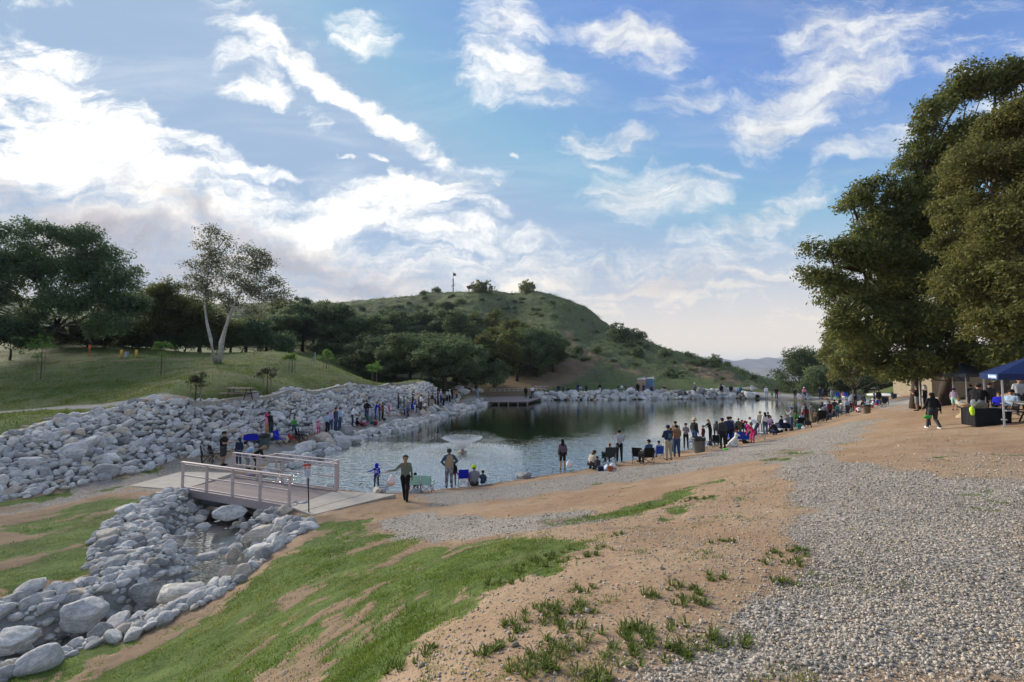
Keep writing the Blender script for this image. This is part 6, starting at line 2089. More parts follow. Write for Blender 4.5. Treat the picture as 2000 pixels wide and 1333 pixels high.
for c_ in wp.children:
    if c_.name.startswith('hair'): c_.material_slots[0].material = cl_('blond'); c_.scale = (1.04, 1.06, 1.0)
nm, hm = headgear('tail'); ho = obj('ponytail', hm, wp); ho.location = WJ['head']; ho.material_slots[0].link = 'OBJECT'; ho.material_slots[0].material = cl_('blond')
vp_, VJ = P_((877, 954), 1.78, 'hips', 20, 'plaidblue', 'camo', 'capback', 'charcoal', 'bearded man in tan vest over dark sleeves and camouflage trousers', fingers=True, bulk=1.12, skin='skin2')
m = MB(); m.lathe([(.165, .96), (.172, 1.08), (.178, 1.26), (.165, 1.38), (.115, 1.45), (.07, 1.475)], 18, cap=False); m.v = [(x * 1.16, y * .98, z) for x, y, z in m.v]; m.build('vest', cl_('tan'), vp_, True)
P_((886, 951), 1.15, 'stand', 10, 'black', 'maroon', 'long', 'dkhair', 'child in black with maroon trousers half behind the man in the tan vest')
ch_, cp = chair(811, 962, 5, 'mint', 'teal camp chair with red legs and a child in it beside the walking woman', .85, 'red')
P_((cp[0], cp[1], cp[2]), 1.15, 'sit', 5, 'charcoal', 'black', 'short', 'dkhair', 'dark haired child sitting in the left teal chair', z=0.04)
chair(836, 962, -12, 'mint', 'empty mint green camp chair with red legs by the water', .85, 'red')
chair(905, 950, 8, 'royal', 'royal blue camp chair with red legs beside the neon beanie', .85, 'red')
P_((926, 948), 1.75, 'ground', 15, 'grey', 'charcoal', 'beanie', 'neon', 'person in neon yellow beanie and grey hoodie sitting on the shore', bulk=1.15, fingers=True)
P_((943, 946), 1.20, 'ground', -5, 'plaidblue', 'navy', 'short', 'dkhair', 'child in dark plaid sitting right of the neon beanie')
P_((1099, 920), 1.66, 'stand', 8, 'plaidpurple', 'black', 'long', 'dkhair', 'girl in purple plaid shirt and black shorts standing alone at the water', build='f', shorts=True, fingers=True, bulk=1.08)
P_((1156, 917), 1.72, 'crouch', -50, 'cream', 'charcoal', 'long', 'brhair', 'person in cream fleece crouching over tackle on the sand', bulk=1.15)
P_((1167, 919), 1.15, 'crouch', -10, 'charcoal', 'black', 'short', 'dkhair', 'small child in charcoal jacket crouching beside the cream fleece')
ch_, cp = chair(1190, 908, 5, 'charcoal', 'large black camp chair with a capped sitter by the grey hoodie man', 1.1, 'black')
P_((cp[0], cp[1], cp[2]), 1.62, 'sit', 5, 'brown', 'charcoal', 'cap', 'tan', 'person in a tan cap seated deep in the big black chair', z=.05)
chair(1177, 907, 40, 'teal', 'small dark green camp chair tipped to the left', .7, 'black', tiltx=-12)
P_((1210, 903), 1.74, 'rod', -8, 'ltgrey', 'black', 'short', 'dkhair', 'man in light grey hoodie and black trousers fishing alone', fingers=True)
chair(1247, 906, -30, 'black', 'empty black camp chair left of the seated man in dark blue', 1.0, 'black')
ch_, cp = chair(1264, 908, 8, 'black', 'black camp chair under the man raising his hands to his face', 1.0, 'black')
P_((cp[0], cp[1], cp[2]), 1.78, 'sit', 30, 'plaidblue', 'black', 'short', 'dkhair', 'seated man in dark blue plaid jacket nearest the camera on the right shore', z=.05, bulk=1.1, fingers=True)
ch_, cp = chair(1285, 898, 10, 'blue', 'blue folding chair behind the seated man in dark blue', .9, 'grey')
P_((cp[0], cp[1], cp[2]), 1.5, 'sit', 15, 'ltgrey', 'charcoal', 'short', 'dkhair', 'boy in pale grey shirt seated in the blue folding chair', z=.05)
q_, _j = P_((1306, 899), 1.82, 'rod', 10, 'navy', 'khaki', 'cap', 'navy', 'heavy man in navy sweatshirt with a square back emblem and khaki trousers', bulk=1.18, fingers=True)
m = MB(); m.box((0, -.163, 1.24), (.20, .006, .24)); m.box((0, -.168, 1.24), (.16, .006, .20)); m.build('back_emblem', simple('emblem_grey', (.06, .12, .15), .8), q_)
P_((1322, 893), 1.78, 'rod', -5, 'plaidbrown', 'jeans', 'short', 'dkhair', 'man in brown plaid flannel beside the navy sweatshirt', bulk=1.12, fingers=True, shoes='brown')
P_((1320, 882), 1.85, 'rod', 0, 'tan', 'jeans', 'short', 'brhair', 'tall man in tan hooded jacket behind the brown flannel', bulk=1.15)
P_((1311, 884), 1.45, 'stand', 5, 'white', 'charcoal', 'short', 'dkhair', 'child in white between the navy sweatshirt and tan jacket')
P_((1340, 878), 1.62, 'rod', 170, 'grey', 'black', 'cap', 'charcoal', 'boy in grey shirt and cap facing the camera beside the tan jacket', build='f', ss=True)
P_((1357, 874), 1.85, 'stand', -60, 'black', 'jeans', 'hat', 'straw', 'tall thin man in straw hat and black shirt', bulk=.95)
chair(1353, 875, 60, 'blue', 'blue camp chair beside the large grey trash can', .9, 'black')
P_((1374, 868), 1.22, 'stand', 30, 'maroon', 'maroon', 'cap', 'brown', 'child in maroon with brown cap right of the trash can')
P_((1388, 866), 1.62, 'reach', 40, 'black', 'black', 'long', 'blond', 'blonde woman in black leaning toward the maroon child', build='f')
P_((1399, 862), 1.66, 'bend', -30, 'charcoal', 'charcoal', 'long', 'brhair', 'brown haired person in black bending behind the blonde woman', build='f')
chair(1400, 876, 160, 'black', 'low black camp chair in front of the bending person', .85, 'black')
P_((1412, 877), 1.74, 'stand', 10, 'charcoal', 'black', 'cap', 'charcoal', 'person in charcoal hoodie and black trousers above the green toy', bulk=1.05)
P_((1424, 872), 1.80, 'walk', -15, 'navy', 'black', 'short', 'dkhair', 'man in navy and white jacket striding left of the white dog', fingers=True)
soft_bag('cooler_bag', 1384, 871, .26, 'navy', 'navy cooler bag on the sand behind the trash can', (1.1, .8, .7), seed=3)
tag(MB().lathe([(0, 0), (.13, 0.01), (.15, .04), (.13, .06), (0, .05)], 12, cap=False).build('toy_disc', simple('toy_green', (.12, .8, .05), .5), None, True, loc=tuple(hit(1417, 879))), 'bright green toy disc on the sand at the charcoal hoodie', 'toy')
P_((1437, 858), 1.1, 'stand', 0, 'black', 'orange', 'short', 'dkhair', 'small child in black and orange behind the blue wagon')
P_((1443, 857), 1.45, 'stand', -10, 'olive', 'olive', 'beanie', 'greyhair', 'child in olive jacket and pale cap behind the blue wagon')
P_((1450, 856), 1.30, 'stand', -30, 'black', 'charcoal', 'short', 'brhair', 'dark dressed child at the right end of the blue wagon')
wagon(1442, 868, -12, 'blue', 'long royal blue folding wagon behind the white dog', 1.25)
ch_, cp = chair(1463, 865, 40, 'olive', 'olive camp chair with the man in camouflage beside the pink child', 1.0, 'black')
P_((cp[0], cp[1], cp[2]), 1.75, 'sit', 60, 'olive', 'tan', 'beanie', 'olive', 'man in olive jacket sitting left of the hot pink child', z=.05, bulk=1.15)
ch_, cp = chair(1487, 860, 60, 'charcoal', 'dark camp chair between the hot pink child and the white sweater', 1.0, 'grey')
P_((1470, 866), 1.35, 'bend', 110, 'hotpink', 'hotpink', 'hood', 'hotpink', 'child in hot pink hoodie and trousers leaning from the chairs')
P_((1477, 852), 1.72, 'bend', 40, 'white', 'jeans', 'short', 'brhair', 'man in white shirt bending over behind the hot pink child')
soft_bag('red_cap_bucket', 1455, 855, .14, 'red', 'small red pail held up above the olive jacket', (1, .8, 1), z=1.1, cat='pail', seed=4)
P_((1495, 849), 1.70, 'stand', 5, 'white', 'jeans', 'long', 'dkhair', 'woman in white sweater with long black hair among the seated group', build='f', bulk=1.1, fingers=True)
P_((1485, 846), 1.66, 'stand', -10, 'cream', 'khaki', 'hat', 'tan', 'person in a wide tan hat left of the white sweater', build='f')
P_((1501, 842), 1.5, 'stand', 0, 'charcoal', 'charcoal', 'short', 'dkhair', 'boy in grey behind the woman in the white sweater')
P_((1506, 846), 1.3, 'stand', -20, 'lavender', 'purple', 'short', 'brhair', 'girl in lilac right of the woman in the white sweater')
soft_bag('backpack', 1508, 846, .34, 'black', 'black backpack on the sand beside the navy wagon', (1, .8, .8), seed=5)
soft_bag('duffel_bag', 1516, 846, .30, 'charcoal', 'charcoal duffel bag between the backpack and the navy wagon', (1.5, .8, .6), seed=6)
wagon(1531, 844, 5, 'navy', 'navy folding wagon heaped with bags by the blue cap man', 1.15)
soft_bag('blanket_bundle', 1532, 838, .28, 'white', 'white blanket bundled on the navy wagon', (1.2, .8, .7), z=.45, cat='blanket', seed=7)
P_((1547, 841), 1.80, 'phone', 50, 'ltgrey', 'jeans', 'cap', 'blue', 'man in grey sweatshirt and blue cap holding a phone up', fingers=True)
ch_, cp = chair(1564, 836, -20, 'black', 'black camp chair under the man in sky blue', 1.0, 'black')
P_((cp[0], cp[1], cp[2]), 1.78, 'sit', 20, 'ltblue', 'charcoal', 'short', 'brhair', 'seated man in sky blue shirt right of the blue cap man', z=.05, bulk=1.1)
soft_bag('plastic_bag', 1569, 838, .22, 'white', 'white plastic bag beside the teal bucket', (1.3, .8, .6), seed=8)
P_((1575, 833), 1.66, 'rod', -20, 'maroon', 'charcoal', 'long', 'dkhair', 'woman in maroon pushing a stroller along the beach', build='f')
wagon(1578, 836, 60, 'charcoal', 'dark grey stroller wagon in front of the maroon woman', .9)
P_((1585, 826), 1.74, 'rod', -150, 'grey', 'tan', 'short', 'brhair', 'person in grey with a tan skirt beside the stroller', bulk=1.1, dress=False)
ch_, cp = chair(1601, 828, 0, 'black', 'wide black camp chair seen from behind in the mid beach', 1.3, 'black')
P_((cp[0], cp[1], cp[2]), 1.7, 'sit', 0, 'black', 'black', 'beanie', 'white', 'hunched person in black in the wide black chair', z=.05, bulk=1.2)
P_((1606, 820), 1.72, 'stand', 20, 'navy', 'navy', 'long', 'brhair', 'woman in navy behind the wide black chair', build='f', bulk=1.1)
P_((1612, 824), 1.5, 'stand', -30, 'plaidgrey', 'charcoal', 'short', 'dkhair', 'boy in grey plaid behind the black chair')
P_((1621, 820), 1.68, 'stand', 10, 'maroon', 'black', 'short', 'dkhair', 'man in maroon shirt in the middle of the beach')
P_((1631, 814), 1.75, 'rod', -30, 'black', 'brown', 'short', 'dkhair', 'man in black jacket right of the maroon shirt')
P_((1636, 816), 1.3, 'stand', -10, 'teal', 'charcoal', 'short', 'dkhair', 'child in teal beside the black jacket')
ch_, cp = chair(1651, 813, 30, 'charcoal', 'grey camp chair with the white hatted sitter', 1.1, 'black')
P_((cp[0] - .5, cp[1], cp[2]), 1.7, 'sit', 40, 'plaidgrey', 'jeans', 'hat', 'white', 'seated person in white sun hat and plaid', z=.05)
P_((1655, 808), 1.6, 'stand', 0, 'ltblue', 'navy', 'short', 'dkhair', 'boy in pale blue standing near the white sun hat')
P_((1683, 803), 1.6, 'sit', 20, 'black', 'maroon', 'short', 'brhair', 'person in black seated right of the red bucket', z=0)
P_((1690, 797), 1.6, 'reach', 60, 'navy', 'navy', 'short', 'dkhair', 'boy in navy at the far end of the beach')
P_((1703, 800), 1.5, 'sit', 50, 'white', 'teal', 'hat', 'white', 'person in white beside the olive trash can')
P_((1712, 798), 1.55, 'sit', 30, 'blue', 'red', 'short', 'dkhair', 'child in blue sitting beyond the olive trash can')
P_((1717, 792), 1.78, 'stand', -10, 'black', 'black', 'cap', 'charcoal', 'man in black with a cap standing at the far end of the beach')
chair(1722, 796, 20, 'navy', 'navy camp chair at the far end of the beach', 1.2, 'black'); chair(1728, 793, -30, 'charcoal', 'charcoal camp chair last on the beach', 1.2, 'black')
chair(1697, 798, 10, 'ltblue', 'pale blue camp chair behind the olive trash can', 1.1, 'grey'); chair(1667, 797, 70, 'black', 'black umbrella chair left of the red bucket', 1.1, 'black')
soft_bag('upturned_canoe', 1730, 777, .9, 'white', 'white upturned canoe lying on the grass under the oak', (2.6, .6, .35), cat='canoe', seed=2)

EX = [(1428, 862, 1.7, 'stand', 'grey', 'black', 'short', 'dkhair', 'man in grey behind the man in navy and white'), (1459, 856, 1.2, 'stand', 'purple', 'navy', 'short', 'dkhair', 'small child in purple left of the olive chair'),
      (1514, 850, 1.6, 'crouch', 'black', 'navy', 'short', 'dkhair', 'person in black crouching over the backpack'), (1524, 842, 1.65, 'sit', 'navy', 'black', 'cap', 'navy', 'person in navy cap seated behind the navy wagon'),
      (1537, 838, 1.6, 'sit', 'grey', 'navy', 'short', 'brhair', 'person in grey seated left of the blue cap man'), (1555, 834, 1.3, 'stand', 'green', 'olive', 'short', 'dkhair', 'child in green right of the blue cap man'),
      (1571, 826, 1.72, 'stand', 'ltgrey', 'charcoal', 'cap', 'brown', 'man in light grey and brown cap behind the stroller'), (1592, 822, 1.3, 'sit', 'tan', 'brown', 'short', 'brhair', 'person in tan seated left of the wide black chair'),
      (1616, 814, 1.72, 'stand', 'ltblue', 'black', 'short', 'greyhair', 'man in pale blue behind the maroon shirt'), (1626, 822, 1.5, 'sit', 'charcoal', 'navy', 'short', 'dkhair', 'person in charcoal seated below the maroon shirt'),
      (1641, 806, 1.7, 'stand', 'charcoal', 'khaki', 'cap', 'black', 'man in charcoal left of the white sun hat'), (1661, 802, 1.5, 'sit', 'maroon', 'black', 'short', 'dkhair', 'person in maroon seated behind the grey camp chair'),
      (1671, 796, 1.7, 'stand', 'black', 'navy', 'short', 'dkhair', 'man in black beyond the red bucket'), (1678, 806, 1.4, 'ground', 'white', 'maroon', 'short', 'dkhair', 'child in white sitting on the sand by the red bucket'),
      (1686, 792, 1.7, 'stand', 'olive', 'brown', 'cap', 'olive', 'man in olive left of the pale blue chair'), (1708, 790, 1.65, 'stand', 'grey', 'navy', 'short', 'brhair', 'woman in grey near the last chairs')]
for (px, py, h, pose, t, b, hd, hc, lab) in EX: P_((px, py), h, pose, rng.uniform(-50, 50), t, b, hd, hc, lab)

# --- far right shore
FR = [(1497, 777, 1.75, 'stand', 'white', 'ltblue', 'short', 'greyhair', 'man in white shirt alone on the far right shore'), (1508, 778, 1.0, 'stand', 'green', 'green', 'short', 'dkhair', 'small child in green on the far shore'),
      (1517, 779, 1.75, 'stand', 'black', 'black', 'short', 'dkhair', 'man in black beside the child in pink on the far shore'), (1522, 779, 1.2, 'stand', 'pink', 'white', 'short', 'brhair', 'child in pink and white beside the man in black'),
      (1553, 780, 1.6, 'stand', 'black', 'charcoal', 'short', 'dkhair', 'person in black left of the white folding chair group'), (1561, 781, 1.5, 'sit', 'white', 'lavender', 'short', 'dkhair', 'person in white seated left of the pink shirt'),
      (1571, 780, 1.75, 'rod', 'pink', 'black', 'cap', 'white', 'person in pink shirt and white cap on the far shore'), (1580, 781, 1.5, 'sit', 'grey', 'ltblue', 'short', 'dkhair', 'person in grey seated right of the pink shirt'),
      (1602, 780, 1.8, 'stand', 'navy', 'navy', 'cap', 'navy', 'tall man in navy against the dark trees'), (1608, 781, 1.4, 'stand', 'charcoal', 'navy', 'short', 'brhair', 'child beside the tall man in navy'), (1613, 782, 1.2, 'ground', 'orange', 'brown', 'short', 'brhair', 'child in orange sitting on the far shore'),
      (1625, 782, 1.6, 'stand', 'lavender', 'grey', 'short', 'brhair', 'woman in pale lilac left of the blue chairs'), (1633, 782, 1.4, 'sit', 'teal', 'green', 'short', 'dkhair', 'child in teal and green by the blue chairs'),
      (1648, 782, 1.65, 'sit', 'pink', 'white', 'short', 'brhair', 'woman in pink seated between the two blue chairs')]
for (px, py, h, pose, t, b, hd, hc, lab) in FR: P_((px, py), h * 1.12, pose, rng.uniform(150, 210), t, b, hd, hc, lab)
for i, (px, col, lab) in enumerate([(1639, 'blue', 'bright blue camp chair left of the woman in pink on the far shore'), (1657, 'blue', 'bright blue camp chair right of the woman in pink on the far shore'), (1573, 'lavender', 'lilac camp chair under the pink shirt on the far shore'),
                                    (1564, 'white', 'white camp chair on the far shore'), (1582, 'ltblue', 'pale blue camp chair right of the pink shirt')]):
    chair(px, 782, 180 + 10 * i, col, lab, 1.25, 'grey')
p = hit(1671, 782); tag(MB().ell((0, 0, 0), (1.0, .8, 1.0), 14, 10).build('dome_tent', simple('tent_grey', (.12, .16, .20), .7), None, True, loc=(p[0], p[1], p[2])), 'small grey blue dome tent right of the blue chairs', 'tent')

# --- far shore and dock
FS = [(1027, 775, 1.7, 'stand', 'black', 'black', 'short', 'dkhair', 'person in black standing on the dock'), (1040, 775, 1.8, 'rod', 'white', 'navy', 'cap', 'charcoal', 'man in white shirt with dark cap on the dock'), (1036, 777, 1.0, 'crouch', 'navy', 'navy', 'short', 'dkhair', 'small child crouching at the feet of the white shirt on the dock'),
      (1100, 769, 1.2, 'stand', 'charcoal', 'black', 'short', 'dkhair', 'child in black right of the blue barrel'), (1110, 770, 1.6, 'sit', 'navy', 'grey', 'short', 'dkhair', 'person in navy seated on the far path'),
      (1128, 770, 1.8, 'reach', 'navy', 'jeans', 'short', 'brhair', 'man in navy casting from the far path'), (1134, 770, 1.4, 'stand', 'ltblue', 'navy', 'short', 'dkhair', 'child in light blue beside the casting man'),
      (1145, 770, 1.6, 'stand', 'charcoal', 'charcoal', 'short', 'dkhair', 'lone person in charcoal on the far path'), (1172, 771, 1.85, 'stand', 'black', 'ltgrey', 'short', 'dkhair', 'man in black top and pale trousers on the far path'),
      (1180, 771, 1.2, 'stand', 'black', 'charcoal', 'short', 'dkhair', 'child beside the man in pale trousers'), (1234, 770, 1.4, 'stand', 'pink', 'navy', 'short', 'brhair', 'child in pink at the end of the far picnic table'),
      (1238, 771, 1.6, 'sit', 'white', 'ltblue', 'short', 'greyhair', 'person in white and pale blue seated left of the toilets'), (1246, 770, 1.85, 'stand', 'black', 'black', 'long', 'blond', 'person in black with blonde hair in front of the tan toilet'),
      (1257, 771, 1.75, 'rod', 'navy', 'jeans', 'short', 'dkhair', 'man in navy in front of the toilets'), (1272, 765, 1.8, 'stand', 'white', 'ltblue', 'short', 'dkhair', 'person in white before the blue toilet door'), (1273, 771, 1.4, 'stand', 'maroon', 'navy', 'short', 'dkhair', 'child in maroon in front of the blue toilet'),
      (1339, 776, 1.6, 'sit', 'charcoal', 'black', 'short', 'dkhair', 'person in charcoal sitting on the far rocks'), (1348, 776, 1.6, 'sit', 'grey', 'jeans', 'short', 'brhair', 'person in grey and jeans sitting on the far rocks'),
      (1357, 772, 1.95, 'rod', 'grey', 'jeans', 'cap', 'white', 'tall man in grey with white cap above the far rocks'), (1405, 777, 1.6, 'sit', 'white', 'ltblue', 'short', 'dkhair', 'person in white sitting at the end of the far rocks'),
      (1409, 773, 1.9, 'stand', 'black', 'black', 'hood', 'black', 'hooded figure all in black at the end of the far rocks'), (1428, 773, 1.8, 'stand', 'black', 'charcoal', 'short', 'dkhair', 'man in black top and grey shorts on the far bend'),
      (1441, 774, 1.3, 'stand', 'ltblue', 'black', 'short', 'brhair', 'child in light blue on the far bend'), (1447, 773, 1.6, 'stand', 'teal', 'navy', 'short', 'brhair', 'person in teal blue beside the child in light blue'),
      (933, 777, 1.5, 'stand', 'ltblue', 'ltblue', 'short', 'dkhair', 'child in pale blue alone left of the dock')]
for (px, py, h, pose, t, b, hd, hc, lab) in FS:
    pz = None
    if 1020 < px < 1045:
        q = at_z(px, py + 3, dz_); pz = (q[0], q[1], dz_)
    P_(pz if pz is not None else (px, py), h * 1.1, pose, rng.uniform(150, 215), t, b, hd, hc, lab)
wagon(1264, 771, 10, 'blue', 'blue wagon in front of the portable toilets', 1.4)
for (px, s, col, lab) in [(1208, .22, 'navy', 'navy bag on the far picnic table'), (1215, .24, 'white', 'white bag on the far picnic table'), (1222, .22, 'charcoal', 'charcoal bag on the far picnic table')]:
    q = hit(px, 769); soft_bag('tote_bag', 0, 0, s, col, lab, loc=(q[0], q[1], q[2] + .95), seed=px % 7)
soft_bag('yellow_bag', 1212, 771, .3, 'yellow', 'yellow bag under the far picnic table', seed=3)
soft_bag('gear_pile', 1472, 776, .6, 'white', 'white bag pile beside the black dog', (1.2, .8, .8), seed=5); soft_bag('gear_pile', 1478, 777, .5, 'black', 'black bag beside the white bag pile', (1.4, .8, .7), seed=6)
p = hit(1469, 771); sgn = empty('shore_sign', p, 0, 'tall white notice sign on the far shore beside the black dog', 'sign'); u = p[1] / FPX
MB().box((0, 0, 13 * u), (4.2 * u, .06, 9.5 * u)).build('sign_panel', cl_('white'), sgn); MB().tube([(0, .06, -.2), (0, .06, 17 * u)], .06, 6).build('post', M_STEEL, sgn)
m = MB()
for k in range(5): m.box((0, -.035, (9.5 + 1.8 * k) * u), (3.0 * u, .01, .5 * u))
m.build('text_lines', cl_('charcoal'), sgn)


def dog(loc, rz, s, mat, label, sitting):
    m = MB()
    if sitting:
        capsule(m, (0, -.16, .17), (0, .06, .44), .17, .13); capsule(m, (0, .06, .44), (0, .12, .60), .11, .085); capsule(m, (0, .13, .68), (0, .20, .67), .095, .075); capsule(m, (0, .22, .66), (0, .31, .64), .045, .032)
        for q in (-1, 1):
            capsule(m, (q * .085, .10, .34), (q * .085, .15, .04), .055, .035); capsule(m, (q * .085, .15, .035), (q * .085, .20, .03), .037, .03)
            capsule(m, (q * .13, -.14, .14), (q * .16, .04, .12), .11, .075); capsule(m, (q * .16, -.05, .04), (q * .16, .10, .035), .042, .035)
            capsule(m, (q * .055, .11, .75), (q * .07, .10, .83), .034, .012)
        capsule(m, (0, -.30, .08), (-.22, -.48, .05), .07, .045)
    else:
        capsule(m, (0, -.28, .50), (0, .24, .50), .13, .155); capsule(m, (0, .28, .56), (0, .42, .70), .095, .075); capsule(m, (0, .44, .73), (0, .50, .73), .085, .07); capsule(m, (0, .52, .71), (0, .62, .69), .042, .03)
        for q in (-1, 1):
            capsule(m, (q * .08, .22, .45), (q * .08, .22, .22), .055, .035); capsule(m, (q * .08, .22, .22), (q * .08, .23, .03), .034, .03); capsule(m, (q * .08, .23, .03), (q * .08, .28, .025), .032, .026)
            capsule(m, (q * .09, -.26, .46), (q * .09, -.18, .28), .085, .05); capsule(m, (q * .09, -.18, .28), (q * .09, -.34, .17), .045, .03); capsule(m, (q * .09, -.34, .17), (q * .09, -.33, .03), .03, .028); capsule(m, (q * .09, -.33, .03), (q * .09, -.28, .025), .032, .026)
            capsule(m, (q * .05, .44, .80), (q * .09, .43, .76), .03, .015)
        capsule(m, (0, -.38, .54), (0, -.58, .62), .035, .018)
    me = m.mesh('t', M_BLK); o = bpy.data.objects.new('t', me); COL.objects.link(o)
    md = o.modifiers.new('r', 'REMESH'); md.mode = 'VOXEL'; md.voxel_size = .018; md.use_smooth_shade = True
    smd = o.modifiers.new('s', 'SMOOTH'); smd.iterations = 3
    dg = bpy.context.evaluated_depsgraph_get(); dg.update(); out = bpy.data.meshes.new_from_object(o.evaluated_get(dg)); bpy.data.objects.remove(o)
    out.materials.clear(); out.materials.append(mat); out.polygons.foreach_set('use_smooth', [True] * len(out.polygons)); out.name = 'dog'
    return tag(obj('dog', out, None, loc, (0, 0, R(rz)), s), label, 'dog')


dog(tuple(hit(1434, 874)), -95, 1.1, simple('white_fur', (.66, .64, .58), .95, var=.12, scale=30, bump=.5), 'fluffy white dog sitting on the gravel edge behind the blue wagon', True)
q = hit(1461, 774); dog(tuple(q), 80, 1.5, cl_('black'), 'black dog standing on the far shore left of the white sign', False)

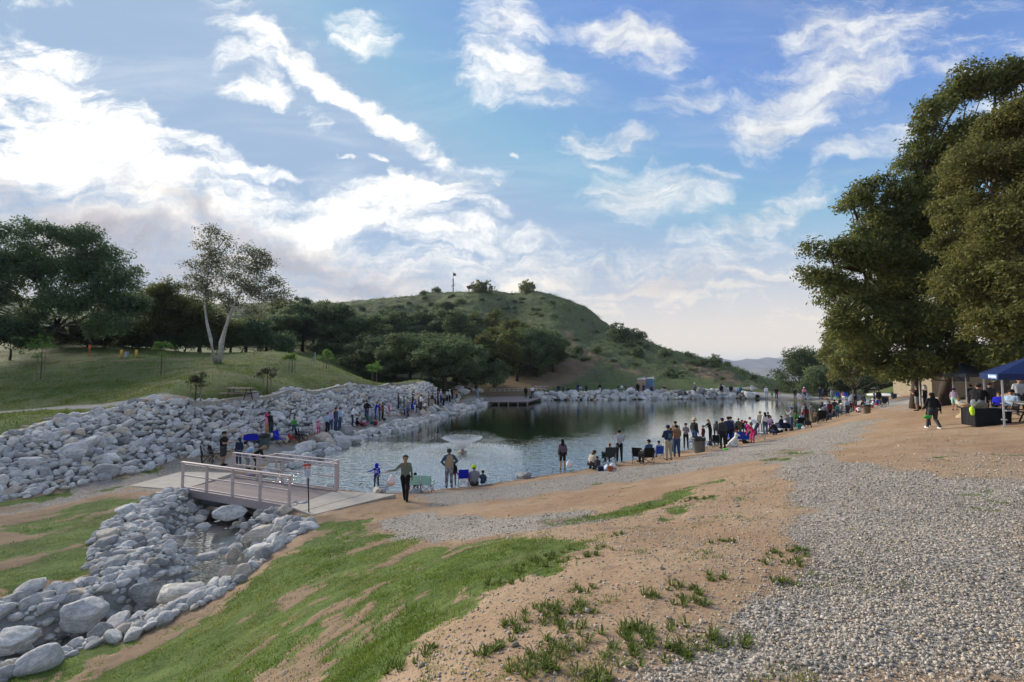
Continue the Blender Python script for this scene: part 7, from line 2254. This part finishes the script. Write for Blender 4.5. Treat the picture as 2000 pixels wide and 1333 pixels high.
# --- left bank
LB_ = [(435, 910, 1.80, 'rod', -80, 'black', 'charcoal', 'cap', 'black', 'heavy man in black shirt and shorts beside the dark camp chairs', dict(shorts=True, ss=True, bulk=1.2, fingers=True)),
       (466, 908, 1.45, 'stand', 170, 'navy', 'jeans', 'hood', 'navy', 'child in navy hooded jacket behind the bridge rail', {}),
       (482, 918, 1.70, 'bend', -60, 'ltblue', 'grey', 'short', 'greyhair', 'grey haired man in pale teal shirt bending behind the bridge', dict(ss=True, fingers=True)),
       (499, 920, 1.66, 'bend', -70, 'black', 'black', 'long', 'blond', 'blonde woman in black bending beside the pale teal shirt', dict(build='f', fingers=True)),
       (529, 857, 1.78, 'reach', 80, 'black', 'charcoal', 'short', 'dkhair', 'man in black leaning toward the child in pink by the blue wagon', {}),
       (520, 853, 1.50, 'stand', -70, 'pink', 'orange', 'hood', 'hotpink', 'child in coral pink hood in front of the man in black', {}),
       (574, 851, 1.30, 'rod', 200, 'green', 'jeans', 'short', 'dkhair', 'boy in bright green shirt between the camp chairs', {}),
       (622, 852, 1.15, 'point', -150, 'pink', 'hotpink', 'hood', 'pink', 'small girl in pink hooded jacket and leggings', {}),
       (639, 851, 1.72, 'cross', -110, 'ltblue', 'black', 'short', 'brhair', 'woman in light blue sweater and black trousers right of the pink girl', dict(build='f', fingers=True)),
       (645, 845, 1.72, 'stand', -120, 'lavender', 'jeans', 'short', 'greyhair', 'man in lavender shirt behind the light blue sweater', {}),
       (655, 842, 1.80, 'stand', -100, 'charcoal', 'jeans', 'short', 'dkhair', 'man in charcoal jacket standing on the left bank path', {}),
       (663, 840, 1.78, 'stand', -100, 'ltblue', 'jeans', 'short', 'brhair', 'man in sky blue shirt behind the charcoal jacket', {}),
       (688, 834, 1.78, 'reach', -70, 'white', 'navy', 'short', 'greyhair', 'man in white shirt leaning over the seated children', {}),
       (697, 833, 1.5, 'ground', -90, 'black', 'maroon', 'long', 'dkhair', 'dark haired girl sitting at the feet of the white shirt', {}),
       (705, 832, 1.1, 'ground', -100, 'pink', 'brown', 'short', 'brhair', 'child in pink sitting on the left bank path', {}),
       (711, 831, 1.2, 'ground', -120, 'ltblue', 'hotpink', 'short', 'brhair', 'child in pale blue sitting on the left bank path', {}),
       (716, 821, 1.80, 'hips', 160, 'black', 'jeans', 'cap', 'charcoal', 'big man in black shirt behind the seated children', dict(bulk=1.15)),
       (726, 829, 1.1, 'ground', -110, 'teal', 'navy', 'short', 'brhair', 'child in teal sitting beside the red bucket', {}),
       (733, 820, 1.70, 'reach', -70, 'royal', 'blue', 'short', 'brhair', 'woman in royal blue top and blue trousers', dict(build='f')),
       (741, 822, 1.60, 'stand', -80, 'maroon', 'jeans', 'long', 'brhair', 'woman in maroon right of the royal blue top', dict(build='f')),
       (747, 819, 1.60, 'stand', -90, 'brown', 'black', 'short', 'dkhair', 'person in brown behind the maroon woman', {}),
       (760, 814, 1.20, 'stand', -60, 'hotpink', 'pink', 'hood', 'pink', 'little girl in hot pink walking alone on the left bank', {}),
       (778, 800, 1.78, 'stand', -70, 'charcoal', 'navy', 'short', 'dkhair', 'man in charcoal behind the white cap', {}),
       (782, 809, 1.78, 'stand', -80, 'olive', 'ltblue', 'cap', 'white', 'man in olive shirt white cap and shorts', dict(shorts=True)),
       (789, 803, 1.70, 'stand', -80, 'teal', 'brown', 'short', 'brhair', 'woman in teal right of the white cap', dict(build='f')),
       (797, 815, 1.75, 'walk', 150, 'grey', 'jeans', 'short', 'greyhair', 'stooping person in grey blue walking at the edge of the path', {}),
       (790, 812, 1.3, 'bend', -60, 'ltblue', 'jeans', 'short', 'brhair', 'child in pale blue bending beside the grey blue walker', {}),
       (806, 800, 1.72, 'stand', -80, 'black', 'navy', 'short', 'dkhair', 'person in patterned black behind the royal blue sitter', {}),
       (806, 806, 1.6, 'sit', -80, 'royal', 'blue', 'short', 'dkhair', 'person in royal blue sitting in the crowd on the left bank', {}),
       (810, 807, 1.5, 'rod', -70, 'blue', 'white', 'short', 'brhair', 'person in blue top and white trousers in the crowd', {}),
       (814, 803, 1.5, 'sit', -70, 'brown', 'navy', 'short', 'brhair', 'person in brown sitting in the crowd on the left bank', {}),
       (822, 803, 1.78, 'rod', -60, 'white', 'charcoal', 'cap', 'navy', 'man in white shirt and dark trousers in the left bank crowd', {}),
       (829, 800, 1.4, 'crouch', -60, 'white', 'olive', 'short', 'dkhair', 'child in white crouching right of the dark trousers', {}),
       (818, 797, 1.70, 'stand', -60, 'tan', 'brown', 'short', 'blond', 'person in tan behind the white shirt in the crowd', {}),
       (837, 797, 1.4, 'stand', -70, 'charcoal', 'charcoal', 'short', 'dkhair', 'boy in charcoal left of the khaki trousers', {}),
       (844, 798, 1.80, 'stand', -40, 'charcoal', 'khaki', 'short', 'brhair', 'man in dark jacket and khaki trousers on the left bank', {}),
       (850, 794, 1.5, 'stand', -70, 'grey', 'black', 'short', 'dkhair', 'youth in grey right of the khaki trousers', {}),
       (855, 791, 1.72, 'stand', -70, 'black', 'black', 'long', 'dkhair', 'woman in black with long dark hair in the far crowd', dict(build='f')),
       (861, 789, 1.75, 'stand', -60, 'lavender', 'jeans', 'short', 'greyhair', 'person in grey violet in the far crowd', {}),
       (866, 795, 1.75, 'rod', -50, 'khaki', 'navy', 'short', 'dkhair', 'man in khaki shirt and navy trousers at the path edge', {}),
       (858, 795, 1.1, 'sit', -60, 'charcoal', 'grey', 'short', 'dkhair', 'small child in grey sitting left of the khaki shirt', {}),
       (873, 786, 1.72, 'stand', -50, 'white', 'black', 'short', 'dkhair', 'person in black and white vest in the far crowd', {}),
       (878, 786, 1.80, 'stand', -60, 'white', 'black', 'cap', 'white', 'man in white shirt and white cap in the far crowd', {}),
       (883, 782, 1.9, 'stand', -60, 'charcoal', 'charcoal', 'short', 'dkhair', 'tall man in charcoal at the end of the crowd', {}),
       (887, 783, 1.6, 'stand', -50, 'tan', 'khaki', 'short', 'brhair', 'person in tan near the end of the crowd', {}),
       (892, 783, 1.6, 'stand', -50, 'orange', 'jeans', 'short', 'brhair', 'person in orange last in the left bank crowd', {})]
for (px, py, h, pose, f, t, b, hd, hc, lab, kw) in LB_:
    P_((px, py), h, pose, f, t, b, hd, hc, lab, **kw)
for (px, py, f, col, lab, s) in [(405, 906, -60, 'charcoal', 'empty dark camp chair left of the heavy man in black', 1.05), (421, 902, -40, 'black', 'empty black camp chair directly behind the heavy man in black', 1.0), (547, 871, -95, 'royal', 'royal blue camp chair in front of the slate green trash can', 1.05),
                             (571, 867, -80, 'red', 'small red camp chair left of the navy chair', .75), (592, 864, -60, 'navy', 'navy blue camp chair beside the boy in green', 1.1), (585, 860, -50, 'black', 'black camp chair behind the navy chair', .9),
                             (722, 826, -60, 'teal', 'teal camp chair among the seated children', .9)]:
    chair(px, py, f, col, lab, s, 'black')
wagon(494, 868, 8, 'royal', 'royal blue folding wagon left of the slate green trash can', .95)
p = hit(486, 926); soft_bag('towel', 486, 930, .2, 'lavender', 'pale lilac towel bundle on the rocks under the bridge rail', (1.3, .8, .5), cat='towel', seed=3)
soft_bag('balloon_bag', 751, 822, .16, 'charcoal', 'dark bag on the path right of the maroon woman', seed=6)

# --- held and scattered things on the near shore
hand = at_d(767, 928, 17.3)
soft_bag('plastic_bag', 0, 0, .17, 'bagpink', 'pale pink and white plastic bag hanging from the woman in sage', (1.05, .8, 1.35), loc=(at_d(765, 950, 17.25)), seed=9)
q = at_d(752, 944, 17.6)
net = empty('landing_net', q, R(20), 'landing net with a wide mesh hoop behind the child in blue', 'fishing net')
m = MB(); m.tube([(.34 * math.cos(t), .1 * math.sin(t), .12 + .26 * math.sin(t)) for t in np.linspace(0, 6.283, 18)], .012, 5, False); m.build('hoop', M_STEEL, net)
m = MB()
for k in range(7):
    x = -.28 + k * .093; m.tube([(x, 0, .1 + .24 * math.sqrt(max(0, 1 - (x / .34) ** 2))), (x * .4, 0.02, -.32)], .004, 4)
for z in (-.05, -.15, -.25): m.tube([(.3 * (1 + z * 2.2) * math.cos(t), .08 * math.sin(t), z) for t in np.linspace(0, 6.283, 12)], .004, 4, False)
m.build('net_mesh', M_BLK, net)
MB().tube([(.3, 0, .2), (.62, -.1, .62)], .012, 5).build('handle', M_STEEL, net)
q = at_d(1113, 905, 24.6); soft_bag('plastic_bag', 0, 0, .2, 'white', 'white plastic bag held by the girl in purple plaid', (1, .6, 1.1), loc=(q[0], q[1], q[2] - .2), seed=4)
soft_bag('plastic_bag', 1186, 920, .2, 'ltblue', 'pale blue shopping bag in front of the big black chair', (1.3, .8, .9), seed=5); soft_bag('plastic_bag', 1197, 917, .2, 'white', 'crumpled white bag right of the pale blue shopping bag', (1.1, .8, .9), seed=7)
tag(MB().box((0, 0, .09), (.42, .24, .18)).box((0, 0, .2), (.44, .26, .04)).tube([(-.12, 0, .22), (-.1, 0, .28), (.1, 0, .28), (.12, 0, .22)], .012, 6).build('tackle_box', cl_('navy'), None, loc=tuple(hit(1176, 920))), 'navy tackle box on the sand before the green chair', 'tackle box')


def rod_(a, b, label):
    a = np.array(a, float); b = np.array(b, float)
    r_ = empty('fishing_rod', a, 0, label, 'fishing rod'); d = b - a
    MB().tube([(0, 0, 0), tuple(d * .18)], .016, 6).build('grip', M_BLK, r_)
    MB().tube([tuple(d * .18), tuple(d * .6 + np.array([0, 0, .02])), tuple(d)], [.009, .007, .004], 5).build('blank', simple('rod_tan', (.25, .2, .14), .4), r_)
    MB().tube([tuple(d * .2 + np.array([-.03, 0, -.04])), tuple(d * .2 + np.array([.03, 0, -.04]))], .035, 10).build('reel', M_STEEL, r_)


q = hit(1080, 922); rod_(q, q + [0.05, .1, 1.3], 'upright fishing rod stuck in the sand left of the plaid shirt girl')
q = hit(1112, 921); rod_(q, q + [1.1, .5, .25], 'fishing rod resting low at the feet of the plaid shirt girl')
q = at_z(1205, 900, 1.1); q = at_d(1207, 874, 26.5); rod_(q, q + [-.5, 2.0, .9], 'fishing rod held out by the man in light grey hoodie')
q = hit(1207, 911); rod_(q, q + [1.0, .0, .02], 'pale rod lying on the sand right of the grey hoodie man')
q = at_d(708, 945, 18.9); rod_(q, q + [-.6, .1, -.05], 'short rod held out over the water by the child in blue')
q = at_d(1303, 872, 26.5); rod_(q, q + [-.4, 2.2, 1.0], 'fishing rod of the man in navy sweatshirt')
q = at_d(440, 882, 23.5); rod_(q, q + [1.0, .8, -.1], 'fishing rod of the heavy man in black')
q = at_d(1548, 815, 40); rod_(q, q + [-1.3, 1.0, .5], 'fishing rod beside the man holding a phone')

# ------------------------------------------------------------------ under the oak: the canopy tent and the people about it
M_CANB = simple('canopy_blue_shaded', (.005, .018, .085), .6, var=.05)  # blue darkened to stand in for the shade of the oaks overhead
c0 = hit(1962, 834); c0[2] = gz1(c0[0], c0[1])
can = empty('canopy_tent', c0, R(-36), 'blue pop-up canopy tent at the right edge under the oaks', 'canopy tent')
S_ = 3.0
for (x, y) in ((0, 0), (S_, 0), (0, S_), (S_, S_)):
    MB().box((x, y, 1.03), (.055, .055, 2.1)).box((x, y, .02), (.14, .14, .02)).box((x, y, .28), (.16, .07, .05)).build('leg', simple('canopy_leg', (.50, .53, .56), .35, metal=.4), can)
e = .12
MB().add([(-e, -e, 2.10), (S_ + e, -e, 2.10), (S_ + e, S_ + e, 2.10), (-e, S_ + e, 2.10), (S_ / 2, S_ / 2, 3.0), (-e, -e, 1.86), (S_ + e, -e, 1.86), (S_ + e, S_ + e, 1.86), (-e, S_ + e, 1.86)],
         [(0, 1, 4), (1, 2, 4), (2, 3, 4), (3, 0, 4), (5, 6, 1, 0), (6, 7, 2, 1), (7, 8, 3, 2), (8, 5, 0, 3)]).build('canopy_roof', M_CANB, can)
pn = MB().box((0, 0, 0), (1.4, .006, .18)).build('valance_panel', simple('valance_pale', (.13, .25, .48), .6), can, loc=(-e - .008, .75, 1.98), rot=(0, 0, R(-90)))
m = MB(); m.ell((-.56, -.008, 0), (.07, .006, .07), 10, 5)
r_ = np.random.default_rng(3); x = -.42
while x < .6:
    w = r_.uniform(.03, .05); m.box((x + w / 2, -.006, .0), (w, .005, .07 + .03 * r_.random())); x += w + .02
tag(m.build('lettering', cl_('white'), pn), kind='stuff')
m = MB(); tubes(m, [(.03, .03, 2.0), (1.5, .03, 1.75), (2.97, .03, 2.0)], .014); tubes(m, [(.03, .03, 2.0), (.03, 1.5, 1.75), (.03, 2.97, 2.0)], .014); m.build('truss', M_STEEL, can)
q = hit(1945, 832)
tb_ = empty('folding_table', (q[0] + .1, q[1] + .5, gz1(q[0], q[1] + .5)), R(-8), 'table under a black cloth to the floor beside the canopy leg', 'table')
MB().box((0, 0, .73), (1.3, .7, .03)).build('tabletop', M_BLK, tb_)
m = MB(); r_ = np.random.default_rng(2); nn_ = 60; vs = []; fs = []
per = [(-.66, -.36), (.66, -.36), (.66, .36), (-.66, .36)]
pts = []
for i in range(4):
    a = np.array(per[i]); b = np.array(per[(i + 1) % 4])
    for k in range(16): pts.append(a + (b - a) * k / 16)
for i, p2 in enumerate(pts):
    wv = 1 + .035 * math.sin(i * 1.7); vs += [(p2[0], p2[1], .75), (p2[0] * wv, p2[1] * wv, .02)]
n_ = len(pts)
for i in range(n_): fs.append((2 * i, 2 * i + 1, 2 * ((i + 1) % n_) + 1, 2 * ((i + 1) % n_)))
fs.append(tuple(2 * i for i in range(n_)))
m.add(vs, fs).build('cloth', cl_('black'), tb_, True)
picnic_table((c0[0] + 1.9, c0[1] + .9, gz1(c0[0] + 1.9, c0[1] + .9)), R(60), 'grey picnic table under the blue canopy', 1.0, M_STEEL)
q = hit(1888, 815)
tag(MB().lathe([(.42, -.05), (.40, .05), (.26, .15), (.20, .55), (.34, .62), (.36, .70), (0, .71)], 16, cap=False).build('stone_pedestal', simple('pedestal_tan', (.36, .27, .17), .9, var=.1), None, True, loc=tuple(q)), 'tan concrete pedestal seat between the girl and the big man', 'pedestal')
# building behind the oak, second canopy
q = at_d(1935, 790, 42); zz = gz1(q[0], q[1])
hs = empty('park_building', (q[0], q[1], zz), R(-12), 'beige park building behind the oak trunks', 'building')
MB().box((0, 3, 1.6), (9.0, 6, 3.6)).build('wall', simple('stucco_beige_shaded', (.24, .20, .14), .9, var=.08, scale=1.5), hs)  # tree shade put into the wall colour: beige made darker
MB().box((0, 3, 3.5), (9.8, 6.8, .22)).build('roof', simple('roof_brown', (.14, .10, .08), .9), hs)
fr_ = MB().box((0.9, -.03, 1.05), (1.1, .08, 2.2)).build('door', simple('door_brown', (.10, .07, .05), .6), hs); MB().box((1.3, -.09, 1.0), (.05, .05, .16)).build('handle', M_STEEL, fr_)
w_ = MB().box((-2.2, -.02, 1.7), (1.3, .06, .9)).build('window', simple('win_dark', (.03, .04, .05), .15), hs); MB().box((-2.2, -.07, 1.22), (1.45, .12, .06)).box((-2.2, -.07, 2.18), (1.45, .1, .06)).build('frame', M_WALL, w_)
q = at_d(1925, 800, 27); zz = gz1(q[0], q[1])
c2 = empty('grey_canopy_tent', (q[0], q[1], zz), R(10), 'dark grey canopy behind the blue one', 'canopy tent')
for (x, y) in ((-1.3, 0), (1.3, 0), (-1.3, 2.6), (1.3, 2.6)): MB().box((x, y, 1.0), (.05, .05, 2.05)).build('leg', M_STEEL, c2)
MB().add([(-1.4, -.1, 2.05), (1.4, -.1, 2.05), (1.4, 2.7, 2.05), (-1.4, 2.7, 2.05), (0, 1.3, 2.75), (-1.4, -.1, 1.85), (1.4, -.1, 1.85), (1.4, 2.7, 1.85), (-1.4, 2.7, 1.85)],
         [(0, 1, 4), (1, 2, 4), (2, 3, 4), (3, 0, 4), (5, 6, 1, 0), (6, 7, 2, 1), (7, 8, 3, 2), (8, 5, 0, 3)]).build('canopy_roof', simple('canopy_grey', (.06, .075, .095), .7), c2)
TP = [(1792, 803, 1.80, 'phone', 40, 'black', 'grey', 'cap', 'olive', 'man in black shirt and grey shorts with both hands raised under the oak', dict(shorts=True, ss=True, bulk=1.15, fingers=True)),
      (1808, 798, 1.80, 'stand', 30, 'navy', 'navy', 'short', 'brhair', 'man in navy with a white bag on his shoulder right of the grey shorts', {}),
      (1824, 839, 1.68, 'walk', -10, 'black', 'charcoal', 'long', 'dkhair', 'person in oversized black hoodie walking under the oak', dict(build='f', bulk=1.2, fingers=True, shoes='white')),
      (1815, 834, 1.2, 'stand', 20, 'black', 'black', 'short', 'dkhair', 'child in black half hidden behind the oversized hoodie', dict(shoes='white')),
      (1865, 802, 1.42, 'stand', -60, 'lavender', 'mint', 'beanie', 'purple', 'girl in lilac sweatshirt mint shorts and purple cap by the trunk', dict(shorts=True, build='f')),
      (1877, 806, 1.35, 'sit', -70, 'white', 'charcoal', 'long', 'blond', 'girl in white sweater sitting left of the pedestal', dict(build='f')),
      (1898, 802, 1.55, 'stand', -10, 'black', 'charcoal', 'short', 'dkhair', 'dark haired person in black between the girls and the big man', {}),
      (1912, 831, 1.84, 'reach', -60, 'black', 'grey', 'cap', 'charcoal', 'big man in black jacket and grey jeans at the black table', dict(bulk=1.25, fingers=True, shoes='white')),
      (1952, 812, 1.6, 'sit', 120, 'royal', 'black', 'short', 'brhair', 'person in royal blue seated behind the black table', {}),
      (1975, 818, 1.78, 'sit', 110, 'ltblue', 'brown', 'cap', 'black', 'man in pale blue shirt and black cap seated under the canopy', dict(bulk=1.1, fingers=True)),
      (1995, 812, 1.75, 'stand', 150, 'ltgrey', 'charcoal', 'short', 'dkhair', 'person in pale grey standing under the canopy at the edge', {}),
      (1935, 812, 1.66, 'stand', 160, 'charcoal', 'black', 'long', 'dkhair', 'woman in charcoal behind the black table', dict(build='f'))]
for (px, py, h, pose, f, t, b, hd, hc, lab, kw) in TP:
    P_((px, py), h, pose, f, t, b, hd, hc, lab, **kw)
q = at_d(1807, 764, 29.5); soft_bag('shoulder_bag', 0, 0, .14, 'white', 'white bag on the shoulder of the man in navy under the oak', (1, .7, 1.3), loc=(q[0], q[1], q[2]), seed=3)
q = at_d(1812, 818, 17.2); soft_bag('toy_basket', 0, 0, .12, 'green', 'bright green toy basket held by the child in black', (1.2, .9, .6), loc=tuple(q), cat='toy', seed=5)
q = at_d(1899, 806, 17.6); soft_bag('toy_gun', 0, 0, .12, 'neon', 'neon yellow toy hanging beside the big man in black', (.7, .5, 1.6), loc=(q[0], q[1], q[2] - .1), cat='toy', seed=6)
q = at_d(1916, 788, 17.9); soft_bag('waist_bag', 0, 0, .2, 'olive', 'olive waist bag worn by the big man in black', (1.5, .7, .7), loc=(q[0], q[1], q[2] - .2), seed=2)

# ------------------------------------------------------------------ the evening air
if HAZE > 0:
    hm_ = bpy.data.materials.new('haze'); hm_.use_nodes = True; nt = hm_.node_tree
    for n in list(nt.nodes): nt.nodes.remove(n)
    pv = nt.nodes.new('ShaderNodeVolumePrincipled'); pv.inputs['Color'].default_value = (.70, .82, 1.0, 1); pv.inputs['Density'].default_value = HAZE; pv.inputs['Anisotropy'].default_value = 0.0
    om = nt.nodes.new('ShaderNodeOutputMaterial'); nt.links.new(pv.outputs[0], om.inputs['Volume'])
    hb = MB().box((0, 0, 25), (10600 * 2, 10600 * 2, 180)).build('haze', hm_)
    tag(hb, kind='stuff')
